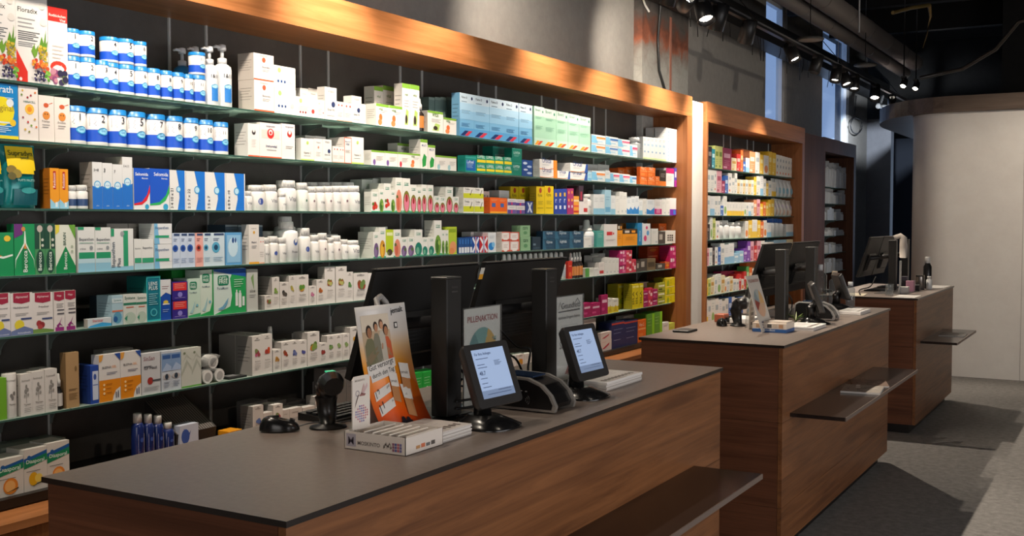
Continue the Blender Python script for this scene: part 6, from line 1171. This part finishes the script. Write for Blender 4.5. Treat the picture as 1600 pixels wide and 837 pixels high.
# ============ long cabinet
# --- top shelf
row(1, 0, ZS)
B('juiceA juiceA', [-21, 30.5, 80], [-24, -14], .075)
B('berry', [80, 110.5], 10, .07)
B('can1 can2', [110.5, 136, 159.5], [[43, 86], [47, 88.5]])
B('can3', [159.5, 179], 93)
B('can4 can5 can6', [172, 196, 220, 239], [[56, 96.5], [59, 99.5], [63.5, 103]])
B('can8 can8 can9 can10', [239, 260, 278, 295, 309.5], [105.5, 109, 112, 115])
B('can11', [309.5, 330], [[80, 116]])
B('pumpb pumpb', [287, 308, 327], [72, 70], back=.11)
B('pump pump', [330, 350, 372], [69.5, 66.5])
B('orgbox', [398.5, 430], [[82, 124]], .12, sd=374)
B('dropsb', [430, 464], [[101, 136]])
B('drops drops', [464, 498, 509], [150, 155.5])
B('plain plain', [470, 483, 498], [137, 137], .07, back=.10)
B('plainb', [509, 527.5], 135, .085, sd=497)
B('plainr plainr', [527.5, 538.5, 551], [158, 160]); B('plainb', [551, 566], 149, .08, sd=538); B('white', [566, 573], 162)
B('vgA vgA vgA', [589, 609, 629.5], [161, 164], .09, sd=573)
B('vgB vgB', [586, 600, 617], [134, 133], .06, back=.11)
B('vgB vgB', [629.5, 642, 656.5], [129.5, 131.5], .09, sd=617)
B('dkdrp', [656.5, 667], 152)
B('vgB vgA', [668.5, 693, 713.5], [172, 183])
B(['greyg'] * 7, [671, 680, 689, 698, 707, 716, 725, 733], [151, 151], .08, back=.11)
B(['flubl'] * 5, [718.5, 741, 765, 789, 811, 832], [144, 161], .09, sd=706)
B(['flugr'] * 5, [834.5, 850.5, 869, 887.5, 905, 922.5], [165, 181], .09)
B('apo apb app app', [924, 946, 965.5, 984, 995.5], [[209, 224], [212, 227], [216, 230], 225], .08)
B('silverb', [995.5, 1003.5], 214)
B('syr', [1004.5, 1010, 1016, 1022, 1028, 1034, 1040.5], [213, 216], .09)
B('syr syr2', [1022, 1034, 1050], [199, 198], .07, back=.10)
B('syr2', [1040.5, 1058], [[199, 225]], .09)
# --- second shelf
row(1, 1, ZS)
B('strath', [-19, 31], 117, .085); B('flower', [32, 62.5], 132.5, .075); B('honey honey', [63.5, 87.5, 111.5], [148, 151], .075)
B('can1 can2 can3 can5 can7 can8 can9 can10 can11', [111.5, 146, 180, 208, 239, 269, 296, 319.5, 342, 365], [163.5, 167, 170, 173, 177, 180, 183, 186, 189.5])
B('immun3', [388, 406.5], 192, .10, sd=367); B('immun immun2', [406.5, 441, 462], [190.5, 192.5], .10)
B('grnline plain plainb', [471, 492, 505, 519], [215, 217], .085, sd=463); B('plain plain', [478, 494, 510], [211, 212], .07, back=.10)
B('plainr plainr orout grnline', [520.5, 530, 538.5, 550, 569.5], [228, 229, 214, 213]); B('plain', [523, 542], 216, .06, back=.10)
B('vgC vgC vgD vgA', [581, 602, 622, 640, 657.5], [234, 239], .09, sd=569)
B('vgE vgE', [657.5, 669, 680.5], [217, 226], .10, sd=640); B('vgB', [622, 641], 223, .06, back=.11); B('vgF vgF', [680.5, 697.5, 714], [242, 243.5])
B('teal', [727, 744.5], 242, .10, sd=715)
B(['tealy'] * 4, [745, 759.5, 773.5, 787.5, 800], [[242, 257], [243, 258], [244, 259], [245, 260]], .08)
B('tealt', [800, 815.5], [[231, 253]], .09, sd=788); B('tealt', [770, 797], 228, .07, back=.10)
B('bluep', [815.5, 832.5], 249); B('orwh', [843.5, 871], [[248, 264]], .09, sd=833)
B('orbl orbl', [871, 891, 918.5], [266, [254, 268]], .09); B('orwh', [874, 889], 254, .08, back=.08)
B('ltbl apo whitel app app apb', [918.5, 925, 946, 953.5, 968, 984, 994.5], [268, 266, 266, 269, 271, 274], .08)
B('white white', [918, 934, 952], [256, 256], .07, back=.10)
B('orng orng orng', [1000, 1012, 1024, 1030.5], [[260, 276], [261, 277], 275], .09, sd=995); B('orng orng orng', [966, 978, 989, 1000], [262, 260], .07, back=.10)
B('blkor whmg prpl', [1030.5, 1041, 1053.5, 1058.5], [265, 262, 262])
# --- third shelf
row(1, 2, ZS)
B('supra supra', [-22, 10, 65], [224, 222], .06)
B('orvit orvit', [79, 93.5, 107.5], [262, 263.5], .10, sd=68)
B('jarsm jarsm', [107.5, 124, 142.5], [289, 288.5])
B('num38 num3 num7 num1', [145, 160.5, 176.5, 192, 208], [252.5, 254, 256, 244.5], .09, sd=125)
B('selr selg', [209, 234.5, 265.5], [262, 262.5], .08)
B('w1 w2 w3 w4', [266, 290.5, 322, 353, 383], [265, 270], .09)
B('pill pillb pill pill', [384.5, 399, 421, 440.5, 450.5], [298, 288.5, 288, 300.5]); B('pill pillg', [448, 471.5, 486], [281, 285])
B('pillk pill pillk pill pillk pill', [486, 499, 512, 524.5, 537, 551.5, 569], [291, 289.5]); B('pill pill pill pill', [486, 505, 524, 543, 562], 284, back=.10)
B('vo2 vo3 vo2 vo3 vo4 vo1 vo1 vo1 vo1 vo1', [580, 592, 600, 610.5, 618, 629, 641, 651.5, 659, 667.5, 677.5], [299, 295, 286, 296, 277, 278, 288, 292, 288, 288.5], .085, sd=569)
B('vogr vogr vogr', [566, 583, 602, 620], [280, 277], .07, back=.11)
B('vo1 vo1 vo1 vo1', [678, 687.5, 696.5, 708, 717], [306, 307, 292, 307]); B('vogr vogr', [682, 697, 712], 291, .06, back=.10)
B('chk chk', [724.5, 741, 756], [[292, 311], [293, 311.5]], .10, sd=712); B('chk', [748, 765], 298, .07, back=.09)
B('orngb orngb', [765.5, 780, 793], [308, 309], .10); B('white', [780, 796], 297, .07, back=.10)
B('prwh prwh', [793.5, 806.5, 820.5], [[310, 320], [311, 321]]); B('navx', [822, 833.5], 314)
B('yelt yelt', [838.5, 851.5, 865.5], [291, 290], .11, sd=828); B('yelt yelt yelt', [798, 811, 824, 837], 291, .08, back=.09)
B('blwt blwt blwt mgsl mgsl', [866, 872.5, 879.5, 886.5, 891.5, 896.5], [295, 294]); B('orsl dksl rdbnd', [896.5, 905, 912, 919], [306, 290, 309])
B('pill', [919, 927.5], 303); B('whitel whitel ltbl whitel white', [927.5, 936, 945, 955, 962, 968], [303, 303, 296, 305, 306]); B('white white', [932, 945, 958], 297, .06, back=.10)
B('white white', [968, 974, 980], [299, 300]); B('blft blft blft', [980, 986.5, 992.5, 998.5], [309, 306]); B('whitel white blft mgft white white prft', [998.5, 1004.5, 1010.5, 1023, 1034.5, 1041, 1047, 1058.5], [312, 310, 311, 311, 311, 310, 309])
# --- fourth shelf
row(1, 3, ZS)
B('berg', [-14, 20], 363, .11); B('ber berd berd berw', [21, 53.5, 69.5, 85.5, 117], [349.5, 349, 349, 351], .10, sd=10)
B('bep bep bepw', [121, 147.5, 172, 207.5], [354.5, 355, 357], .09)
B('beps beps', [208.5, 220, 239.5], [373, 373.5], .08); B(['gryb'] * 5, [166, 182, 200, 218, 236, 252], [349, 349], .07, back=.10)
B('bepb', [240, 268], [[349, 381.5]], .08)
B('eyb eyb eyb eyr eyl eyl', [268.5, 280.5, 292, 304.5, 316.5, 329, 350.5], [364, 363.5], .08); B('blbag', [351.5, 377.5], 363, .05)
B('dkblk dkblk dkblk', [352, 371, 391, 410], [351, 351.5], .10, back=.10)
B('ywft plainr', [388.5, 404.5, 412.5], [350.5, 370], .10, sd=377)
B('pill pillb pill', [412.5, 425, 438.5, 451], [371, 369, 371]); B('pillbig', [448, 474], 346); B('pillbig', [446, 470], 338, back=.11)
B('pillb pill pillk pill pillk pill pill', [474, 490.5, 503, 516, 524.5, 537, 548, 569], [356, 367, 364, 371, 368, 374, 375.5]); B('pill pill pill pill', [418, 441, 492, 516, 538], [361, 361, 364, 366], back=.10)
B('vo5 vo6 vo7 vo4', [583, 592, 602.5, 614.5, 626.5], [362, 355, 358.5, 358.5], .09, sd=559); B('vogr', [578, 606], 354, .06, back=.10)
B('vo5 vo5 vo9 vo9 vo9', [626.5, 636.5, 647.5, 660, 669, 678.5], [371, 370, 358.5, 371, 370.5]); B('vogr', [622, 650], 358, .06, back=.10)
B('vo3 vo3 vo3 vo8', [678.5, 690, 695, 700.5, 714], [344, 359, 359, 354], .10, sd=663)
B(['blsl'] * 5, [716.5, 721, 725.5, 730, 734, 738], [371.5, 371]); B('uk ukr wbl', [738, 749.5, 762.5, 775], [370, 369.5, 363]); B(['white'] * 5, [736, 748, 760, 772, 784, 796], 362, .06, back=.09)
B('rdcirc rdcirc', [784, 797.5, 812], [[362, 375], [362.5, 375.5]], .11, sd=770); B('gnpic', [813.5, 829], [[352, 370]], .09, sd=800)
B('navy navy navy', [848, 867.5, 890.5, 912.5], [[361, 374], [361.5, 374], [361.5, 373.5]], .10, sd=838); B('dkbx', [832, 845], 370)
B('white', [913, 925], 370, .07); B('white', [918, 932], 352, .06, back=.09); B('spr', [922, 933], 343); B('dtea whred', [933, 944, 965], [360, 350], .08)
B('orbk orbk', [965, 973, 996.5], [350, 358], .09); B('orbk', [982, 1003], 349, .06, back=.09); B('blmd pksp', [997, 1005.5, 1017], [348, 349], .09)
B('white dkgl grid', [1018.5, 1029, 1040, 1056], [357, 362, 360]); B('orng', [1030, 1054], 349, .06, back=.08)
# --- fifth shelf
row(1, 4, ZS)
B('hipy hipy hipr', [-14, 12.5, 47.5, 80.5], [459, 458], .09); B('hip hip', [81, 98, 115.5], [456, 454], .09)
B('flat', [134, 172], 499, .06, sd=128); B('dkbx dkbx', [158, 175, 192], 463, .07, back=.07)
B('sysb sysw sysw', [173, 190, 210.5, 227], [462, 460.5, 459.5], .08)
B('lens ocu', [227, 249, 265.5], [432, 437], .14, sd=196)
B('purd', [267, 291], [[440.5, 470]], .09); B('green', [266, 290], 419, .07, back=.10); B('green', [290, 312], 419, .07, back=.10)
B('opti optit optib', [292, 311.5, 332, 383.5], [435.5, 418.5, 417], .08); B('tubes', [385, 402], 421, .035)
B('nuts leafy fig corn', [412, 424, 435.5, 450, 461.5], [462, 433, 441, 431], .09, sd=401); B('plain', [436, 452], 430, .05, back=.10)
B('pine pink squash', [461.5, 481.5, 493.5, 507], [430, 447, 437], .09); B('avo avo herb nuts plain plain', [507, 523.5, 541, 551.5, 575, 590, 603], [417, 416.5, 425, 427, 427, 427], .09, sd=496)
B('plain plain plain', [603, 625, 650, 672], [433, 433], .08); B('plain plain', [686, 699, 713], [416, 416.5], .08)
B(['nspr'] * 12, [790, 798, 806.5, 815, 823.5, 832, 840, 848, 856, 864.5, 872.5, 880.5, 888], [397.5, 394])
B('redtri', [882, 893], 408, .05, back=0) if False else B('redtri', [888, 894.5], 408, .06)
B(['dkdrp'] * 4, [894.5, 899.5, 904, 908.5, 913.5], [395, 393.5])
B('whgn white', [915, 929, 937], [419, 419], .07); B('plain white', [926, 936, 946], [399, 396], .06, back=.09); B('rdbnd', [937, 945], 410); B(['white'] * 4, [945, 951, 957, 963, 968], [402, 403]); B('white', [955, 970], 391, .06, back=.09)
B('pnkst redst', [968.5, 979, 988.5], [[391, 403, 415], [391, 403, 414]], .08); B('redst dkgl', [988.5, 995, 1001], [405, 408]); B('dkgl brn', [1001, 1012, 1025], [405, 404], .08)
B('dkgl rdor', [1027, 1040, 1047.5], [412, 409]); B('rdor rdor', [1012, 1030, 1047], [[385, 397], [384, 396]], .07, back=.09); B('pnkst', [1047.5, 1058], [[384, 401]])
# --- sixth shelf
row(1, 5, ZS)
B('homg', [-9, 4.5], 592, .05); B('homr', [4.5, 25.5], 585.5); B('hom hom hom', [26, 44, 64.5, 84], [586, 582, 578], .08); B('vial', [84, 96], 585); B('brnc', [98, 119], 552, .09, sd=89)
B('blhf', [136.5, 149.5], 572, .09); B('blef blef', [150, 184, 216.5], [555.5, 551], .09, sd=138); B('gryb', [160, 205], 548, .06, back=.10)
B('sanh', [217.5, 247.5], 553.5, .08); B('eyep eyep mrbl mrbl', [248.5, 264, 280, 296.5, 311.5], [549.5, 548, 545.5, 543.5], .09)
B('film film', [313, 330, 350], [579, 577], .08); B('film', [318, 342], 556, .08, z0=ZS[5] + .055)
B('rosy redl', [391.5, 408, 423.5], [526, 523], .09, nb=1); B('rosy', [372, 390], 525, .10, back=.10) if False else None
B('spr', [420, 432], 511, back=.12)
B('alm strw', [424.5, 437.5, 452], [547, 535], .08); B('plain', [428, 446], 535, .06, back=.09); B('blub indig', [452, 465.5, 478.5], [533, 532.5], .08)
B('tree bean', [478.5, 497.5, 510], [520, 537], .08); B('plain', [470, 492], 522, .06, back=.10); B('brocc fenn fenn', [510, 522.5, 534, 545.5], [525, 522], .09, sd=500); B('cup', [545.5, 562], 512, .09)
B('plain plain plain plain', [562, 577, 592, 610, 630], [515, 520], .09)
B('mgbx mgbx', [912, 925, 940], [474, 474], .10); B('mgbx whyl whyl', [940, 950.5, 958, 967.5], [461, 466, 467], .09, sd=936)
B('ywlb ywlb ywlb', [988.5, 994, 1000, 1006.5], [444, 443], .10, sd=975); B('ywlb ywlb', [966, 980, 994], 444, .08, back=.09)
B('mgbx redst mgbx', [1006.5, 1014, 1021, 1029], [[455, 468], [450, 466], [452, 467]], .08); B('ywgn ywlb', [1029, 1040.5, 1056], [[442, 455, 468], [434, 447, 460]], .09); B('white dkgl', [1000, 1014, 1030], [441, 440], .06, back=.09)
# --- bottom shelf
row(1, 6, ZS)
B('dias diasy dias', [-14, 29, 66, 101.5], [722, 705, 695], .09); B('diasg diasg diasg', [-6, 30, 66, 96], [702, 696, 690], .10, back=.11)
B('lotn lotn lotn lotn', [208, 225, 240.5, 256, 273], [649, 650, 652, 663.5]); B('blfl', [276, 306], 667, .08)
B('frst lowsm rosy lowsm lowsm lowsm', [391.5, 408.5, 423.5, 438.5, 450, 470, 490], [636, 646.5, 633.5, 642, 640, 638], .08, sd=372); B('grybx grybx grybx', [388, 415, 445, 475], [630, 630], .08, back=.10)
B('redl', [491, 507], 620, .09, sd=476); B('cup', [499, 516], 598, .05, back=.10); B('grybx grybx grybx', [516, 540, 560, 585], [577, 577], .10)
B('plain plain', [590, 615, 640], 590, .08); B('green green green', [645, 660, 673, 687], [584, 580], .09); B('plain', [698, 720], 585, .08)
B('white cup white', [797, 808, 820, 832], [556, 553], .08); B('plain plain', [740, 765, 790], 560, .08)
B('whrs whrs', [912, 922, 932], [497, 496], .09); B('navybx navybx orng', [957, 977, 998, 1011], [504, 500], .10, z0=None); B('whrs', [940, 957], [[520, 532]], .09)
B('gnbt gnbt', [1012, 1024, 1036.5], [491, 488], .10); B('white ltyl', [1037, 1047, 1056], [504, 505], .10)
B('plain dkgl', [975, 995, 1012], [494, 492], .06, back=.11)
# ============ second cabinet
row(2, 0, ZS2)
B('g_k g_tl g_lg g_lg g_m g_cr g_r g_o g_b g_wb g_t g_w', [1106, 1112, 1117, 1123, 1129, 1143, 1151, 1157, 1161, 1165, 1171, 1180, 1187], [228, 232, 227, 228, 230, 246, 240, 234, 252, 246, 236, 237], .09)
B('g_k g_r', [1106, 1150, 1163], [224, 233], .08, back=.10) if False else B('g_r g_t', [1144, 1158, 1176], [233, 232], .07, back=.10)
B('g_y g_wo g_y g_y', [1187.5, 1193, 1201, 1206, 1212], [241, 242, 236, 238], .09); B('g_y', [1190, 1207], 236, .07, back=.10)
B(['g_wd'] * 6, [1212, 1217, 1221.5, 1226, 1230.5, 1235, 1237], [241, 247], .09)
row(2, 1, ZS2)
B('g_w g_w g_wd g_pk g_m g_b g_wd g_w g_w', [1104, 1110, 1116, 1120, 1128, 1133, 1138, 1144, 1148, 1152], [263, 264, 264, 266, 282, 274, 270, 278, 270], .09)
B('g_cr g_w g_cr g_w g_cr g_w', [1152, 1156.5, 1161, 1165, 1169, 1174, 1178], [280, 281], .08); B('g_y g_w g_wb g_w g_y g_w', [1178, 1182, 1188, 1193, 1197, 1201, 1206], [276, 275, 272, 279, 286, 282], .08)
B('g_wy', [1206, 1213], 284); B(['g_bag'] * 5, [1210, 1216, 1222, 1228, 1234, 1242], [278, 282], .07)
row(2, 2, ZS2)
B('g_w g_wb g_w g_w g_b g_wg', [1104, 1110, 1117, 1122, 1126, 1131, 1136], [305, 306, 306, 306, 321, 306], .09)
B('g_wy g_wy g_wy g_wy g_wy g_wy g_wg g_w g_wb g_w', [1136, 1140, 1144.5, 1149, 1154, 1159, 1163, 1166.5, 1170, 1174, 1178], [315, 316], .09)
B('g_t g_pk g_y g_o g_y g_y g_y', [1178, 1183, 1188, 1193, 1197, 1201, 1205, 1210], [312, 311, 318, 315, 316, 312, 311], .09); B(['g_bago'] * 5, [1210, 1216, 1221, 1227, 1233, 1240], [309, 313], .07)
row(2, 3, ZS2)
B('g_k g_wg g_lg g_wd', [1104, 1110, 1114, 1119, 1125], [350, 338, 340, 345], .09); B(['g_jar', 'g_jar', 'g_jar', 'g_jar'], [1125, 1135, 1145, 1153, 1163], [345, 344, 347, 347])
B('g_wo g_y g_wy g_y g_o g_wo g_wb', [1165, 1170, 1176, 1184, 1189, 1194, 1199, 1206], [345, 344, 343, 344, 346, 344, 348], .09); B('g_y g_k', [1168, 1184, 1200], [342, 342], .06, back=.10)
B(['g_btl'] * 3, [1207, 1214, 1221, 1228], [341, 342]); B('g_wb', [1229, 1242], 350, .09)
row(2, 4, ZS2)
B('g_pk g_w g_k g_wd g_b g_w g_wb g_wb g_lb g_lb g_p g_p g_pk g_r g_pk g_wd', [1104, 1109, 1114, 1118, 1123, 1127, 1133, 1140, 1148, 1156, 1163, 1169, 1174, 1179, 1184, 1190, 1196], [388, 387, 384, 386, 386, 380, 382, 380, 396, 392, 388, 376, 377, 384, 376, 376], .09)
B('g_w g_w g_w', [1124, 1134, 1146, 1157], [380, 378], .06, back=.10); B('g_lb g_lb g_cr', [1210, 1220, 1230, 1240], [375, 374], .09)
B('g_wb g_w g_wd', [1196, 1201, 1206, 1210], [378, 378], .08)
row(2, 5, ZS2)
B('g_y g_lg g_cr g_w g_wg g_cr g_wo g_w g_cr g_w g_w g_r g_wo g_r g_g g_o g_wb', [1104, 1108, 1112, 1118, 1122, 1128, 1134, 1137, 1142, 1147, 1152, 1156, 1160, 1164, 1168, 1172, 1177, 1182], [438, 436, 434, 430, 428, 430, 436, 434, 432, 436, 436, 428, 436, 424, 416, 418, 420], .09)
B('g_m g_m g_t g_pk', [1128, 1138, 1148, 1158, 1168], [424, 422], .07, back=.10); B('g_o', [1168, 1185], 408, .07, back=.10)
row(2, 6, ZS2)
B('g_wy g_w g_wg g_w g_wb g_w g_w g_b g_w g_wb g_b g_w g_wb', [1103, 1108, 1113, 1119, 1125, 1130, 1135, 1140, 1145, 1150, 1156, 1163, 1170, 1178], [467, 468, 466, 466, 468, 470, 466, 464, 464, 466, 464, 462, 460], .09)
# ============ far dark cabinet
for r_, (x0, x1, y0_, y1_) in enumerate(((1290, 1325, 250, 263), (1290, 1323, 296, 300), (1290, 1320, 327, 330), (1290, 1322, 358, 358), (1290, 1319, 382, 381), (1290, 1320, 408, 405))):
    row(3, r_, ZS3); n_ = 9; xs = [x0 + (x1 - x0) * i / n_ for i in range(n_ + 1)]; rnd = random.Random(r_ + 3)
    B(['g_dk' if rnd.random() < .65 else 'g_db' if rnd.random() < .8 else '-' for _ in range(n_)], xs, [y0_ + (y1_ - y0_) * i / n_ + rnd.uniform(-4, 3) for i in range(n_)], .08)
# ---- odd things on the bottom shelf of the long cabinet
def bottom(px, xf): return onx(px, 300, xf).y
e = empty('sweets_tray', (-3.16, bottom(300, -3.10), ZS[6]), 0, 'dark striped slanted tray with paper edge on the bottom shelf', 'tray')
m = MB(); m.prism([(-.10, 0), (.06, 0), (.07, .075), (-.10, .185)][::-1], -.10, .10, mat('#2c2928', .5), 'y'); m.build('tray_body', e)
m = MB()
for k in range(16): a = -.095 + k * .012; m.add([(-.10, a, .1856), (.069, a, .0760), (.069, a + .005, .0760), (-.10, a + .005, .1856)], [(0, 1, 2, 3)], '#77706c')
m.build('striped_paper', e)
tag(MB().bev(-.03, .03, -.035, .035, 0, .055, .0008, mat('#d9931c')).box(.0301, .0305, -.02, .02, .03, .036, '#4a3210').build('small_carton', None, (-3.07, bottom(352, -3.08), ZS[6])), 'small orange carton right of the dark striped tray', 'carton')
tag(MB().bev(-.05, .05, -.07, .07, 0, .028, .0008, mat('#1f3684')).box(-.02, .04, -.05, .05, .0281, .0284, '#aab6d6').build('small_carton', None, (-3.13 + .04, bottom(196, -3.08), ZS[6])), 'flat blue carton lying in front of the blue bottles', 'carton') if False else None
for k in range(4):
    y = bottom(366, -3.08) + .012 * k; tag(MB().box(-.03, .03, -.001, .001, 0, .05).build('paper_slip', None, (-3.10, y, ZS[6])), 'slip', 'paper') if False else None
tag(MB().bev(-.05, .05, -.05, .05, 0, .008, .001, '#191a1c').box(-.03, .03, -.03, .03, .008, .0084, '#77797b').build('flat_carton', None, (-3.14, bottom(366, -3.10), ZS[5])), 'flat dark carton lying right of the wrapped rolls, sixth shelf', 'carton')
tag(MB().box(-.05, .05, -.09, .09, 0, .05, '#d5ccca').box(.0502, .0505, -.08, .0, .012, .022, '#b53a50').box(.0502, .0505, -.02, .08, .028, .038, '#b53a50').box(-.0495, .0495, -.0895, .0895, .0502, .098, '#d8d0ce').box(.0502, .0505, -.06, .05, .062, .074, '#b53a50').build('carton_stack', None, (-3.03 - .05 + .0, bottom(975, -3.03) , ZS[6])), 'x', 'carton') if False else None

# ---- labels: each says which one it is
from collections import defaultdict
ORD = ['first', 'second', 'third', 'fourth', 'fifth', 'sixth', 'seventh', 'eighth', 'ninth', 'tenth', 'eleventh', 'twelfth', 'thirteenth', 'fourteenth', 'fifteenth', 'sixteenth']
NUM = ['zero', 'one', 'two', 'three', 'four', 'five', 'six', 'seven', 'eight', 'nine', 'ten', 'eleven', 'twelve', 'thirteen', 'fourteen', 'fifteen', 'sixteen']
G = defaultdict(list)
for it in REG: G[(it[0], it[1], D[it[2]]['look'], it[3], it[4] > 0)].append(it)
fam = defaultdict(int)
for it in REG: fam[(it[0], it[1], D[it[2]]['look'])] += 1
for (cab, r_, key, lv, bk), its in G.items():
    its.sort(key=lambda t: (t[5], -t[6])); n = len(its); look = key
    place_ = '%s shelf, %s' % (ROWN[r_], CABN[cab])
    q = (' in the back row' if bk else '') + {'': '', 'upper': ', stacked on top', 'lower': ', bottom of its stack'}[lv]
    for i, t in enumerate(its):
        if n == 1: lab = '%s%s, %s' % (look, q, place_)
        elif n == 2: lab = '%s of two: %s%s, %s' % (('left', 'right')[i], look, q, place_)
        else: lab = '%s from left of %s: %s%s, %s' % (ORD[min(i, 15)], NUM[min(n, 16)], look, q, place_)
        wd = lab.split()
        if len(wd) > 16: lab = lab.replace(', bottom of its stack', ', lower').replace(', stacked on top', ', upper').replace(' in the back row', ', behind').replace(', long cabinet', '').replace(' from left of %s:' % NUM[min(n, 16)], '').replace(' of two:', '')
        if len(lab.split()) > 16: lab = lab.replace(' with ', ', ').replace(' and ', '/')
        t[7]['label'] = ' '.join(lab.split())
        if fam[(cab, r_, key)] > 1: t[7]['group'] = '%s on the %s shelf of the %s' % (look + 's' if not look.endswith('s') else look, ROWN[r_], CABN[cab])
print('goods', len(REG), 'text', len(TXT))
